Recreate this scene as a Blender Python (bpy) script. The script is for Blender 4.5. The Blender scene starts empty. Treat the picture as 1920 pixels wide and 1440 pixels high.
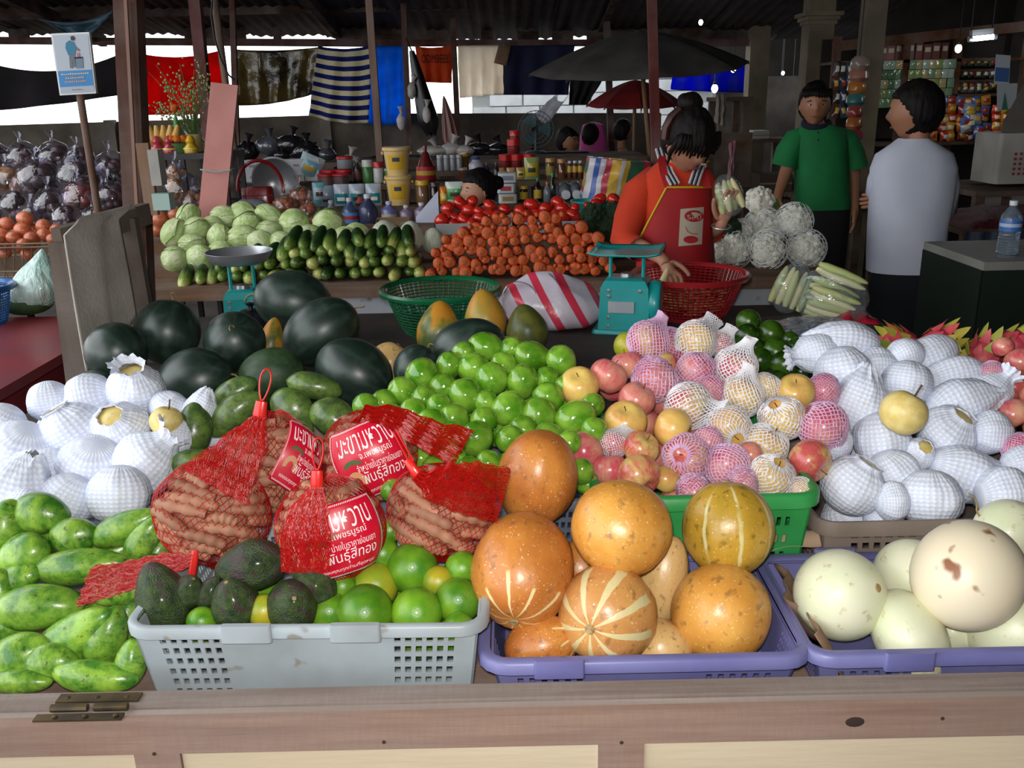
import bpy, math, random
from mathutils import Vector, Matrix, Quaternion, noise as mnoise
R_ = math.radians
random.seed(7)
SC = bpy.context.scene
COL = SC.collection
# ------------------------------------------------------------------ camera
FPX, CAMH = 1700.0, 1.58
TH, RO = R_(17.5), R_(1.25)
_c, _s = math.cos(TH), math.sin(TH)
FW = Vector((0, _c, -_s)); R0 = Vector((1, 0, 0)); U0 = Vector((0, _s, _c))
CR = R0 * math.cos(RO) - U0 * math.sin(RO)
CU = U0 * math.cos(RO) + R0 * math.sin(RO)
cam = bpy.data.cameras.new('camera'); camo = bpy.data.objects.new('camera', cam); COL.objects.link(camo)
cam.sensor_fit = 'HORIZONTAL'; cam.sensor_width = 36.0; cam.lens = 36.0 * FPX / 1920.0
cam.clip_start = 0.05; cam.clip_end = 200
mw = Matrix((CR, CU, -FW)).transposed().to_4x4(); mw.translation = Vector((0, 0, CAMH))
camo.matrix_world = mw
SC.camera = camo
# ------------------------------------------------------------------ light
W = bpy.data.worlds.new('sky'); SC.world = W; W.use_nodes = True
bg = W.node_tree.nodes['Background']; bg.inputs[0].default_value = (0.93, 0.97, 1.0, 1); bg.inputs[1].default_value = 3.3
def lamp(name, kind, loc, energy, color=(1, 1, 1), size=.1, rot=None):
    l = bpy.data.lights.new(name, kind); l.energy = energy; l.color = color
    if kind == 'AREA': l.size = size
    if kind == 'POINT': l.shadow_soft_size = size
    o = bpy.data.objects.new(name, l); COL.objects.link(o); o.location = loc
    if rot is not None: o.matrix_world = rot
    return o
# the photographer's camera flash, just above the lens
fm = mw.copy(); fm.translation = Vector((0, 0, CAMH)) + CU * .055 - CR * .02 - FW * .02
lamp('camera_flash', 'AREA', fm.translation, 24.0, (1.0, .975, .94), .05, fm)
SC.view_settings.view_transform = 'Standard'; SC.view_settings.look = 'None'
SC.view_settings.exposure = 0.0; SC.view_settings.gamma = 1.0; SC.view_settings.use_curve_mapping = False

# ------------------------------------------------------------------ pixel helpers (direction only; depth Y / height z is given)
def ray(px, py):
    return FW + CR * ((px - 960) / FPX) + CU * ((720 - py) / FPX)
def at(px, py, Y):
    d = ray(px, py); return Vector((0, 0, CAMH)) + d * (Y / d.y)
def onz(px, py, z):
    d = ray(px, py); return Vector((0, 0, CAMH)) + d * ((z - CAMH) / d.z)
def ppm(p):                       # pixels per metre at a point
    return FPX / max(.05, (Vector(p) - Vector((0, 0, CAMH))).dot(FW))
def orient(ang=90, tilt=0, spin=0):
    a, t = R_(ang), R_(tilt)
    d = (CR * math.cos(a) + CU * math.sin(a)) * math.cos(t) - FW * math.sin(t)
    q = Vector((0, 0, 1)).rotation_difference(d.normalized())
    return q @ Quaternion((0, 0, 1), R_(spin))
def rnd(a, b): return random.uniform(a, b)
def lerp(a, b, t): return a + (b - a) * t

# ------------------------------------------------------------------ mesh builder
class MB:
    def __init__(s): s.v = []; s.f = []; s.uv = []; s.mi = []
    def add(s, vs, fs, uvs=None, mi=0):
        b = len(s.v); s.v += [tuple(p) for p in vs]
        s.f += [tuple(i + b for i in f) for f in fs]
        s.uv += list(uvs) if uvs else [(0, 0)] * len(vs)
        s.mi += [mi] * len(fs); return s
    def xf(s, M):
        s.v = [tuple(M @ Vector(p)) for p in s.v]; return s
    def box(s, lo, hi, M=None, mi=0):
        (a, b, c), (d, e, f) = lo, hi
        vs = [(a, b, c), (d, b, c), (d, e, c), (a, e, c), (a, b, f), (d, b, f), (d, e, f), (a, e, f)]
        if M is not None: vs = [M @ Vector(p) for p in vs]
        return s.add(vs, [(0, 3, 2, 1), (4, 5, 6, 7), (0, 1, 5, 4), (1, 2, 6, 5), (2, 3, 7, 6), (3, 0, 4, 7)], None, mi)
    def rbox(s, lo, hi, r, M=None, mi=0, n=3):   # box with rounded vertical edges and softened top
        (a, b, c), (d, e, f) = lo, hi
        r = min(r, (d - a) * .49, (e - b) * .49); pts = []
        for cx, cy, st in ((d - r, e - r, 0), (a + r, e - r, 90), (a + r, b + r, 180), (d - r, b + r, 270)):
            for k in range(n + 1):
                t = R_(st + 90 * k / n); pts.append((cx + r * math.cos(t), cy + r * math.sin(t)))
        rings = [[(x, y, c) for x, y in pts], [(x, y, f - r * .4) for x, y in pts]]
        mx, my = (a + d) / 2, (b + e) / 2
        k = 1 - r * .5 / max(d - a, e - b)
        rings.append([(mx + (x - mx) * k, my + (y - my) * k, f) for x, y in pts])
        m = len(pts); vs = [p for rg in rings for p in rg]
        if M is not None: vs = [M @ Vector(p) for p in vs]
        fs = [(i * m + j, i * m + (j + 1) % m, (i + 1) * m + (j + 1) % m, (i + 1) * m + j) for i in range(2) for j in range(m)]
        fs += [tuple(range(m - 1, -1, -1)), tuple(range(2 * m, 3 * m))]
        return s.add(vs, fs, None, mi)
    def lathe(s, prof, n=24, M=None, fn=None, mi=0, cap=False):
        vs, fs, rows = [], [], []
        for r, z in prof:
            if r < 1e-6: rows.append([len(vs)]); vs.append((0, 0, z))
            else:
                rows.append(list(range(len(vs), len(vs) + n)))
                vs += [(r * math.cos(2 * math.pi * k / n), r * math.sin(2 * math.pi * k / n), z) for k in range(n)]
        for A, B in zip(rows, rows[1:]):
            for k in range(n):
                a0, a1 = A[k % len(A)], A[(k + 1) % len(A)]; b0, b1 = B[k % len(B)], B[(k + 1) % len(B)]
                f = [a0, a1, b1, b0]; g = []
                for i in f:
                    if i not in g: g.append(i)
                if len(g) > 2: fs.append(tuple(g))
        if cap:
            if len(rows[0]) > 1: fs.append(tuple(reversed(rows[0])))
            if len(rows[-1]) > 1: fs.append(tuple(rows[-1]))
        if fn: vs = [fn(*p) for p in vs]
        if M is not None: vs = [M @ Vector(p) for p in vs]
        return s.add(vs, fs, None, mi)
    def tube(s, pts, rad, n=8, mi=0, cap=True):
        pts = [Vector(p) for p in pts]; m = len(pts)
        rads = rad if isinstance(rad, (list, tuple)) else [rad] * m
        vs = []; up = None
        for i, p in enumerate(pts):
            t = (pts[min(i + 1, m - 1)] - pts[max(i - 1, 0)]).normalized()
            if up is None:
                up = Vector((0, 0, 1)) if abs(t.z) < .9 else Vector((1, 0, 0))
            sd = t.cross(up)
            if sd.length < 1e-5: sd = t.orthogonal()
            sd.normalize(); up = sd.cross(t).normalized()
            for k in range(n):
                a = 2 * math.pi * k / n
                vs.append(p + (sd * math.cos(a) + up * math.sin(a)) * rads[i])
        fs = [(i * n + k, i * n + (k + 1) % n, (i + 1) * n + (k + 1) % n, (i + 1) * n + k) for i in range(m - 1) for k in range(n)]
        if cap: fs += [tuple(reversed(range(n))), tuple(range((m - 1) * n, m * n))]
        return s.add(vs, fs, None, mi)
    def grid(s, fn, nu, nv, mi=0, two=0.0):
        vs = [fn(i / nu, j / nv) for j in range(nv + 1) for i in range(nu + 1)]
        uv = [(i / nu, j / nv) for j in range(nv + 1) for i in range(nu + 1)]
        fs = [(j * (nu + 1) + i, j * (nu + 1) + i + 1, (j + 1) * (nu + 1) + i + 1, (j + 1) * (nu + 1) + i) for j in range(nv) for i in range(nu)]
        return s.add(vs, fs, uv, mi)
    def bar(s, a, b, w, h, mi=0, roll=0, up=(0, 0, 1)):     # rectangular bar between two points
        a, b = Vector(a), Vector(b); d = b - a; L = d.length; d.normalize()
        u = Vector(up)
        if abs(d.dot(u)) > .97: u = Vector((0, 1, 0))
        x = d.cross(u).normalized(); z = x.cross(d)
        if roll:
            q = Quaternion(d, roll); x = q @ x; z = q @ z
        M = Matrix((x, d, z)).transposed().to_4x4(); M.translation = a
        return s.box((-w / 2, 0, -h / 2), (w / 2, L, h / 2), M, mi)
    def mesh(s, name, smooth=True, ang=45):
        me = bpy.data.meshes.new(name); me.from_pydata(s.v, [], s.f)
        if any(u != (0, 0) for u in s.uv):
            ul = me.uv_layers.new(name='UVMap'); li = [0.0] * (2 * len(me.loops))
            for l in me.loops: li[2 * l.index], li[2 * l.index + 1] = s.uv[l.vertex_index]
            ul.data.foreach_set('uv', li)
        me.polygons.foreach_set('material_index', s.mi)
        if smooth:
            me.polygons.foreach_set('use_smooth', [True] * len(s.f))
            try: me.set_sharp_from_angle(angle=R_(ang))
            except Exception: pass
        me.update(); return me

def link(name, me, mat=None, parent=None, loc=None, rot=None, scale=None):
    o = bpy.data.objects.new(name, me); COL.objects.link(o)
    if mat is not None and me is not None and len(me.materials) == 0:
        for m in (mat if isinstance(mat, (list, tuple)) else [mat]): me.materials.append(m)
    if parent is not None: o.parent = parent
    if loc is not None: o.location = loc
    if rot is not None:
        if isinstance(rot, Quaternion): o.rotation_mode = 'QUATERNION'; o.rotation_quaternion = rot
        else: o.rotation_euler = rot
    if scale is not None: o.scale = scale if hasattr(scale, '__len__') else (scale,) * 3
    return o
def build(mb, name, mat, parent=None, smooth=True, ang=45, **k):
    return link(name, mb.mesh(name, smooth, ang), mat, parent, **k)
def tag(o, label, cat, group=None, kind=None):
    o['label'] = label; o['category'] = cat
    if group: o['group'] = group
    if kind: o['kind'] = kind
    return o
def thing(name, label, cat, loc=(0, 0, 0), rot=None, group=None, scale=None):
    return tag(link(name, None, None, None, loc, rot, scale), label, cat, group)
def struct(o):
    o['kind'] = 'structure'; return o
def local(parent, p):          # world point in an unrotated parent's frame
    return Vector(p) - parent.location
def solid(o, t):
    m = o.modifiers.new('thickness', 'SOLIDIFY'); m.thickness = t; return o

# ------------------------------------------------------------------ materials
class NT:
    def __init__(s, name):
        s.m = bpy.data.materials.new(name); s.m.use_nodes = True
        s.t = s.m.node_tree; s.b = s.t.nodes['Principled BSDF']; s.out = s.t.nodes['Material Output']
    def n(s, ty, props=None, **ins):
        nd = s.t.nodes.new('ShaderNode' + ty)
        for k, v in (props or {}).items(): setattr(nd, k, v)
        for k, v in ins.items():
            key = int(k[1:]) if k[0] == 'i' and k[1:].isdigit() else k.replace('_', ' ')
            s.set(nd.inputs[key], v)
        return nd
    def set(s, sock, v):
        if isinstance(v, bpy.types.NodeSocket): s.t.links.new(v, sock)
        elif isinstance(v, bpy.types.Node): s.t.links.new(v.outputs[0], sock)
        else:
            if hasattr(v, '__len__') and len(v) == 3 and sock.type == 'RGBA': v = (*v, 1)
            sock.default_value = v
    def P(s, **k):
        for a, v in k.items(): s.set(s.b.inputs[a.replace('_', ' ')], v)
        return s
    def math(s, op, a, b=0.0, c=0.0, clamp=False):
        nd = s.n('Math', {'operation': op, 'use_clamp': clamp})
        s.set(nd.inputs[0], a); s.set(nd.inputs[1], b)
        if op in ('MULTIPLY_ADD', 'COMPARE', 'SMOOTH_MIN'): s.set(nd.inputs[2], c)
        return nd.outputs[0]
    def mix(s, f, a, b, mode='MIX'):
        nd = s.n('Mix', {'data_type': 'RGBA', 'blend_type': mode})
        s.set(nd.inputs[0], f); s.set(nd.inputs[6], a); s.set(nd.inputs[7], b); return nd.outputs[2]
    def ramp(s, f, *stops):
        nd = s.n('ValToRGB'); cr = nd.color_ramp
        while len(cr.elements) < len(stops): cr.elements.new(.5)
        for e, (p, c) in zip(cr.elements, stops):
            e.position = p; e.color = (*c, 1) if hasattr(c, '__len__') else (c, c, c, 1)
        s.set(nd.inputs[0], f); return nd.outputs[0]
    def coord(s, kind='Object', stretch=None, jitter=True):
        c = s.n('TexCoord').outputs[kind]
        if jitter:
            r = s.n('ObjectInfo').outputs['Random']
            j = s.n('CombineXYZ', None, X=s.math('MULTIPLY', r, 37.0), Y=s.math('MULTIPLY', r, 19.0), Z=s.math('MULTIPLY', r, 53.0))
            if stretch: c = s.n('Mapping', None, Vector=c, Scale=stretch).outputs[0]
            c = s.n('VectorMath', {'operation': 'ADD'}, i0=c, i1=j.outputs[0]).outputs[0]
        elif stretch: c = s.n('Mapping', None, Vector=c, Scale=stretch).outputs[0]
        return c
    def noise(s, vec, scale, detail=3, rough=.5):
        return s.n('TexNoise', None, Vector=vec, Scale=scale, Detail=float(detail), Roughness=rough).outputs[0]
    def bump(s, h, strength=.3, dist=.01):
        nd = s.n('Bump', None, Height=h, Strength=strength, Distance=dist); s.P(Normal=nd.outputs[0]); return s
    def vary(s, col, amt):
        r = s.n('ObjectInfo').outputs['Random']
        k = s.math('MULTIPLY_ADD', r, 2 * amt, 1 - amt)
        return s.n('HueSaturation', None, Value=k, Color=col, Hue=.5, Saturation=1.0).outputs[0]
_mc = {}
def srgb(r, g=None, b=None):
    if g is None:
        r = r.lstrip('#'); r, g, b = (int(r[i:i + 2], 16) for i in (0, 2, 4))
    return tuple(((x / 255) / 12.92 if x / 255 < .04045 else ((x / 255 + .055) / 1.055) ** 2.4) for x in (r, g, b))
def mat(name, c1, c2=None, rough=.5, scale=6.0, lo=.35, hi=.65, var=0.0, bump=None, spots=None, metal=0.0, coat=0.0,
        stretch=None, alpha=1.0, trans=0.0, emit=0.0, translucent=0.0, spec=.5, coord='Object', detail=4, jitter=True):
    if name in _mc: return _mc[name]
    N = NT(name); c1 = srgb(c1) if isinstance(c1, str) else c1
    col = N.n('RGB').outputs[0]; col.default_value = (*c1, 1)
    vec = None
    if c2 is not None or bump or spots: vec = N.coord(coord, stretch, jitter)
    if c2 is not None:
        c2 = srgb(c2) if isinstance(c2, str) else c2
        col = N.ramp(N.noise(vec, scale, detail), (lo, c1), (hi, c2))
    if spots:
        sc, ss, th = spots; sc = srgb(sc) if isinstance(sc, str) else sc
        f = N.ramp(N.noise(vec, ss, 2), (th, 0.0), (th + .06, 1.0)); col = N.mix(f, col, sc)
    if var: col = N.vary(col, var)
    N.P(Base_Color=col, Roughness=rough, Metallic=metal, Coat_Weight=coat, Coat_Roughness=.15, Specular_IOR_Level=spec)
    if trans: N.P(Transmission_Weight=trans, IOR=1.3)
    if alpha < 1: N.P(Alpha=alpha)
    if emit: N.P(Emission_Color=col, Emission_Strength=emit)
    if bump: N.bump(N.noise(vec, bump[0], 4), bump[1], bump[2] if len(bump) > 2 else .01)
    if translucent:
        tr = N.n('BsdfTranslucent', None, Color=col); mx = N.n('MixShader', None, i0=translucent, i1=N.b.outputs[0], i2=tr.outputs[0])
        N.t.links.new(mx.outputs[0], N.out.inputs[0])
    _mc[name] = N.m; return N.m
def film(name, tint, body=.06, bscale=10, bdist=.02):
    """thin clear plastic: see-through with sharp reflections"""
    if name in _mc: return _mc[name]
    N = NT(name); t = srgb(tint); v = N.coord()
    bp = N.n('Bump', None, Height=N.noise(v, bscale, 4), Strength=1.0, Distance=bdist)
    tr = N.n('BsdfTransparent', None, Color=t); gl = N.n('BsdfGlossy', None, Color=(1, 1, 1), Roughness=.10, Normal=bp.outputs[0]); df = N.n('BsdfDiffuse', None, Color=t)
    lw = N.n('LayerWeight', None, Blend=.25, Normal=bp.outputs[0])
    m1 = N.n('MixShader', None, i0=N.math('MULTIPLY_ADD', lw.outputs['Facing'], .45, .05), i1=tr.outputs[0], i2=gl.outputs[0]); m2 = N.n('MixShader', None, i0=body, i1=m1.outputs[0], i2=df.outputs[0])
    N.t.links.new(m2.outputs[0], N.out.inputs[0]); _mc[name] = N.m; return N.m
def wood(name, c1, c2, axis=0, scale=9, rough=.8, bump=.4):
    if name in _mc: return _mc[name]
    st = [1.0, 1.0, 1.0]; st[axis] = .07
    N = NT(name); c1, c2 = srgb(c1), srgb(c2); v = N.coord('Object', tuple(st), False)
    g = N.noise(v, scale * 4, 6, .65); d = N.noise(N.coord('Object', None, False), 5, 4)
    col = N.ramp(g, (.3, c1), (.7, c2)); col = N.mix(N.ramp(d, (.35, .0), (.75, .45)), col, srgb('#8d8480'))
    saw = N.noise(N.coord('Object', tuple(6.0 if i == axis else .8 for i in range(3)), False), 30, 1)
    col = N.mix(N.math('MULTIPLY', N.ramp(saw, (.42, 0.), (.6, 1.)), .18), col, c1)
    N.P(Base_Color=col, Roughness=rough, Specular_IOR_Level=.2).bump(g, bump, .004)
    _mc[name] = N.m; return N.m
def angular(N, coordsock):
    s = N.n('SeparateXYZ', None, Vector=coordsock)
    return N.math('ARCTAN2', s.outputs[1], s.outputs[0]), s.outputs[2]

# ------------------------------------------------------------------ fruit prototypes: unit size (width 1, length 1 along z)
PROTO = {}
def spheroid(n=28, m=16, fn=None, k=1.0):
    prof = [(0, -.5)] + [(.5 * math.sin(math.pi * i / m) ** k, -.5 * math.cos(math.pi * i / m)) for i in range(1, m)] + [(0, .5)]
    return MB().lathe(prof, n, fn=fn)
def lump(amp, freq, seed=0):
    o = Vector((seed * 7.3, seed * 3.1, seed * 5.7))
    def fn(x, y, z):
        k = 1 + amp * mnoise.noise(Vector((x, y, z)) * freq + o); return (x * k, y * k, z * k)
    return fn
def proto(name, *parts):        # parts: (part_name, mesh, material); the first is the body
    for pn, me, mt in parts:
        if len(me.materials) == 0:
            for m in (mt if isinstance(mt, (list, tuple)) else [mt]): me.materials.append(m)
    PROTO[name] = parts
def put(pn, name, label, cat, loc, rot=None, scale=1.0, group=None, skip=()):
    parts = PROTO[pn]
    o = link(name, parts[0][1], None, None, loc, rot, scale); tag(o, label, cat, group)
    for q, me, mt in parts[1:]:
        if q not in skip: link(q, me, None, o)
    return o
def fruit(pn, name, label, cat, px, py, Y, w, l=None, ang=90, tilt=0, spin=None, group=None, depth=None, skip=()):
    p = at(px, py, Y); k = 1 / ppm(p); l = l or w
    sc = (w * k, (depth or w) * k, l * k)
    return put(pn, name, label, cat, p, orient(ang, tilt, rnd(0, 360) if spin is None else spin), sc, group, skip)

def relax(objs, it=14, k=.86, floor=None):
    """Push heaped fruits of one pile apart (bounding spheres), mostly along the sight line so the heap keeps its look."""
    P = [o.location.copy() for o in objs]; Rr = [sum(o.scale) / 6 * k for o in objs]
    eye = Vector((0, 0, CAMH)); n = len(P)
    for _ in range(it):
        for i in range(n):
            for j in range(i + 1, n):
                d = P[j] - P[i]; L = d.length; m = Rr[i] + Rr[j]
                if L < m:
                    push = (m - L) * .5
                    a, b = (i, j) if (P[i] - eye).length < (P[j] - eye).length else (j, i)
                    P[b] += (P[b] - eye).normalized() * push * .8
                    dn = d / L if L > 1e-6 else Vector((1, 0, 0))
                    P[i] -= dn * push * .25; P[j] += dn * push * .25
        if floor is not None:
            for i in range(n): P[i].z = max(P[i].z, floor + Rr[i] * .9)
    for o, p in zip(objs, P):
        f = (p - eye).length / (o.location - eye).length; f = min(1.12, max(.95, f))
        o.scale = [c * f for c in o.scale]; o.location = p
def fill(objs, pn, name, label, cat, base, group, n=1, k=.9, tries=1, box=None):
    """Hidden second layer that carries the fruits in view."""
    occ = [(o.location.copy(), sum(o.scale) / 6) for o in objs]; new = []
    src = list(occ)
    for (p, r) in src:
        for _ in range(tries):
            q = p + Vector((rnd(-.8, .8) * r, rnd(.5, 1.3) * r, -rnd(1.3, 1.7) * r))
            if q.z < base + r * .8 or (box and not (box[0] < q.x < box[1] and box[2] < q.y < box[3])): continue
            if any((q - a).length < (r + b) * .80 for a, b in occ): continue
            occ.append((q, r))
            new.append(put(pn, name, label, cat, q, Quaternion((rnd(-1, 1), rnd(-1, 1), rnd(-1, 1), rnd(-1, 1))).normalized(), (2 * r * k,) * 3, group)); break
    return new
def pack2d(n, x0, x1, rs, top, slope=.0, lean=None):
    """Drop circles into a bin seen from the front: list of (x, z, r) with z from 0."""
    out = []
    for _ in range(n):
        r = random.choice(rs) * rnd(.9, 1.1); best = None
        for _ in range(40):
            x = rnd(x0 + r, x1 - r); z = r
            for (a, b, c) in out:
                dx = abs(x - a)
                if dx < r + c: z = max(z, b + math.sqrt((r + c) ** 2 - dx * dx))
            if x - x0 < r + slope * z or x1 - x < r + slope * z: continue
            if z > top(x): continue
            if best is None or z < best[1]: best = (x, z, r)
        if best: out.append(best)
    return out
# ================================================================== the setting
M_conc = mat('concrete', '#6d665e', '#4a4540', .9, 3, bump=(25, .3))
M_floor = mat('floor_dirt', '#5a5048', '#3b342e', .95, 2, bump=(20, .3))
struct(build(MB().box((-60, -30, -.1), (60, 60, 0)), 'floor', M_floor))
# roof of rusty corrugated sheets on purlins
M_roof = mat('rusty_roof', '#3a2f2c', '#241b19', .9, 4)
M_dwood = wood('dark_roof_wood', '#3c2a22', '#23170f', 0)
roof = struct(link('ceiling', None))
def roof_z(y): return 3.62 - y * .143
def roof_z2(y): return 3.9 - (y - 5) * .05
def sheet(x0, x1, y0, y1, zf, nm='roof_sheet'):
    n = 30
    def g(u, v):
        x = lerp(x0, x1, u); y = lerp(y0, y1, v); return (x, y, zf(y) + .009 * math.sin(u * n * math.pi * .5))
    o = build(MB().grid(g, 44, 1), nm, M_roof, roof); solid(o, .004)
for i in range(16):
    x = -8.2 + i * .72
    sheet(x, x + .76, -5.0 if x > -3.0 else 4.6, 9.42 + rnd(-.12, .1), lambda y, d=rnd(-.012, .012) - .024 * (x + 4.7) - .02: roof_z(y) + d)  # unseen part shaped for light: extended behind camera, cut short at left for daylight
for i in range(9):
    x = 3.3 + i * .8
    sheet(x, x + .86, -5.0, 16, roof_z2)  # stretch behind the camera is unseen, added to cut ambient light
for y in (-4.0, -1.5, 1.2, 2.8, 4.4, 6.0, 7.4, 8.3):
    build(MB().box((-8.2 if y > 4.5 else -3.0, y, roof_z(y) - .13), (3.3, y + .05, roof_z(y) - .025)), 'purlin', M_dwood, roof)
for x in (-6.2, -3.8, -1.55, .9, 3.2):
    y0 = -4.9 if x > -3 else 4.6
    build(MB().bar((x, y0, roof_z(y0) - .15), (x, 9.2, roof_z(9.2) - .13), .06, .1), 'rafter', M_dwood, roof)
for y in (3, 6, 9, 12, 15):
    build(MB().box((3.3, y, roof_z2(y) - .16), (10.5, y + .06, roof_z2(y) - .03)), 'purlin', M_dwood, roof)
# eave beam, seen against the sky
eb = MB()
a, b, c = at(-160, 75, 9), at(700, 81, 9), at(1420, 80, 9)
eb.bar(a, b, .05, .065); eb.bar(b, c, .05, .06)
struct(build(eb, 'trim_1', wood('eave_wood', '#53302a', '#34201b', 0)))
# scraps of board that close parts of the slit above the beam
for k, (x0, x1, y0, y1) in enumerate(((16, 55, 62, 72), (228, 262, 58, 78), (345, 462, 58, 78), (512, 528, 62, 78), (632, 760, 60, 80), (800, 840, 66, 82), (902, 924, 64, 80), (970, 1010, 66, 82), (1035, 1075, 66, 82), (1100, 1400, 64, 84))):
    p, q = at(x0, y0, 9.05), at(x1, y1, 9.05)
    struct(build(MB().box((p.x, 9.04, q.z), (q.x, 9.07, p.z + .04)), 'trim_%d' % (k + 2), M_dwood))
# low grey wall behind the stalls
wb = MB()
pa, pb, pc = at(-250, 243, 9.15), at(700, 213, 9.15), at(1240, 212, 9.15)
wallb = struct(build(MB().add([(pa.x, 9.15, 0), (pb.x, 9.15, 0), (pc.x, 9.15, 0), (pa.x, 9.15, pa.z), (pb.x, 9.15, pb.z), (pc.x, 9.15, pc.z),
                       (pa.x, 9.3, 0), (pb.x, 9.3, 0), (pc.x, 9.3, 0), (pa.x, 9.3, pa.z), (pb.x, 9.3, pb.z), (pc.x, 9.3, pc.z)],
                      [(0, 1, 4, 3), (1, 2, 5, 4), (3, 4, 10, 9), (4, 5, 11, 10), (7, 6, 9, 10), (8, 7, 10, 11), (0, 3, 9, 6), (2, 8, 11, 5)]), 'wall_back', mat('grimy_wall', '#5d554b', '#37322c', .95, 3, bump=(30, .4)), smooth=False))
for px in (205, 610, 985):
    p = at(px, 225, 9.12); build(MB().box((p.x - .05, 9.09, 0), (p.x + .05, 9.16, p.z)), 'pilaster', M_conc, wallb, smooth=False)
# pale block wall outside, behind a wire fence
ext = thing('block_wall', 'pale concrete block wall outside the market beyond the low wall', 'wall', (2.0, 11.2, 0))
M_blk = mat('pale_block', '#c9cdd0', '#b4b7b8', .9, 5, var=.06)
build(MB().box((-2.4, .03, 0), (.45, .15, 1.86)), 'mortar', mat('pale_mortar', '#8f9290', rough=.95), ext, smooth=False)
blk = MB().box((-.19, 0, -.062), (.19, .06, .062)).mesh('brick', False)
for r in range(14):
    if r < 8: continue
    for i in range(10):
        x = -2.2 + i * .4 + (r % 2) * .2
        if x < .3: link('brick', blk, M_blk, ext, (x, rnd(0, .008), .07 + r * .135))
# right-hand interior: dark shop building, with an added baffle wall behind the camera
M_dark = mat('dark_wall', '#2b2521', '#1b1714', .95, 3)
struct(build(MB().box((8.2, -5, 0), (8.35, 16, 4.4)), 'wall_right', M_dark, smooth=False))  # lengthened out of view behind the camera to reduce ambient light
struct(build(MB().box((-2.6, -5.2, 0), (8.35, -5.0, 4.4)), 'wall_light_baffle', M_dark, smooth=False))  # unseen wall added behind the camera to block ambient light from there
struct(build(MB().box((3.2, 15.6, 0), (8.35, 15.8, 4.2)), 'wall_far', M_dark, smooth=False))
struct(build(MB().box((2.2, 9.95, 0), (3.5, 10.1, 1.74)), 'wall_low', M_conc, smooth=False))
# ================================================================== front fruit stall
M_rail = wood('stall_rail_wood', '#77685f', '#978a83', 0, 10)
M_fascia = wood('stall_fascia_wood', '#84695d', '#a08474', 0, 9)
M_ply = mat('plywood', '#d6c6ac', '#c8b598', .7, 3, stretch=(.4, 1, 3), bump=(30, .1))
M_table = mat('dark_table_top', '#3b322e', '#282220', .75, 5, bump=(18, .2))
M_brass = mat('old_brass', '#6b5a3c', '#4b4134', .45, 20, metal=.7)
stall = thing('fruit_stall', 'long wooden fruit stall with brown plank front and pale plywood panels', 'stall', (0, 1.2, 0))
def sp(mb, name, m, smooth=False): return build(mb, name, m, stall, smooth=smooth, loc=(0, -1.2, 0))
sp(MB().box((-2.2, 1.157, .672), (2.2, 1.192, .722)), 'top_rail', M_rail)
sp(MB().box((-2.2, 1.1405, .672), (2.2, 1.1535, .717)), 'lid_board', wood('pale_strip_wood', '#8f8078', '#a89a90', 0, 8))
sp(MB().box((-2.2, 1.116, .667), (2.2, 1.1365, .720)), 'fascia_board', M_fascia)
for x0, x1 in ((-2.2, -.572), (-.502, .117), (.184, 2.2)):
    sp(MB().box((x0, 1.122, .02), (x1, 1.134, .666)), 'plywood_panel', M_ply)
for x in (-.537, .150, 1.35, -1.5):
    sp(MB().box((x - .034, 1.117, .0), (x + .034, 1.16, .6665)), 'post', M_fascia)
for i in range(5):
    y0 = 1.194 + i * .172
    sp(MB().box((-1.75, y0, .61), (1.75, y0 + .168, .635)), 'bed_plank', M_fascia)
for i in range(6):
    y0 = 2.06 + i * .19
    sp(MB().box((-1.22, y0, .825), (1.75 if i < 2 else 1.22, y0 + .188, .85)), 'table_plank', M_table)
sp(MB().box((-1.22, 2.055, .60), (1.22, 2.062, .85)), 'step_board', M_fascia)
for x in (-1.1, 1.1):
    for y in (2.12, 3.12): sp(MB().box((x - .03, y - .03, 0), (x + .03, y + .03, .825)), 'leg', M_fascia)
h = link('hinge', MB().box((-.70, 1.165, .7222), (-.575, 1.185, .7252)).box((-.715, 1.125, .7202), (-.585, 1.140, .7232)).mesh('hinge', False), M_brass, stall, (0, -1.2, 0))
build(MB().tube([(-.70, 1.152, .724), (-.645, 1.152, .724)], .006), 'hinge_barrel', M_brass, h)
build(MB().tube([(-.635, 1.152, .724), (-.585, 1.152, .724)], .006), 'hinge_barrel', M_brass, h)
for x in (-.685, -.64, -.595):
    for y in (1.175, 1.132):
        build(MB().lathe([(0, .0015), (.004, .0005), (.004, 0)], 8), 'screw', M_brass, h, loc=(x, y, .725))
nl = MB().lathe([(0, .002), (.003, .001), (.003, 0)], 8, Matrix.Rotation(R_(90), 4, 'X')).mesh('nail')
for x, z in ((-.54, .668), (-.2, .68), (.15, .67), (.62, .70), (.8, .68), (-.9, .69)):
    link('nail', nl, mat('rusty_nail', '#3a2a22', rough=.8), stall, (x, -.084, z))
knot = MB().lathe([(0, .0006), (.009, .0004), (.011, 0)], 12, Matrix.Rotation(R_(90), 4, 'X') @ Matrix.Diagonal((1.3, .8, 1, 1))).mesh('knot')
link('knot', knot, mat('wood_knot', '#33241d', rough=.9), stall, (.492, -.0842, .697))

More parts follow.
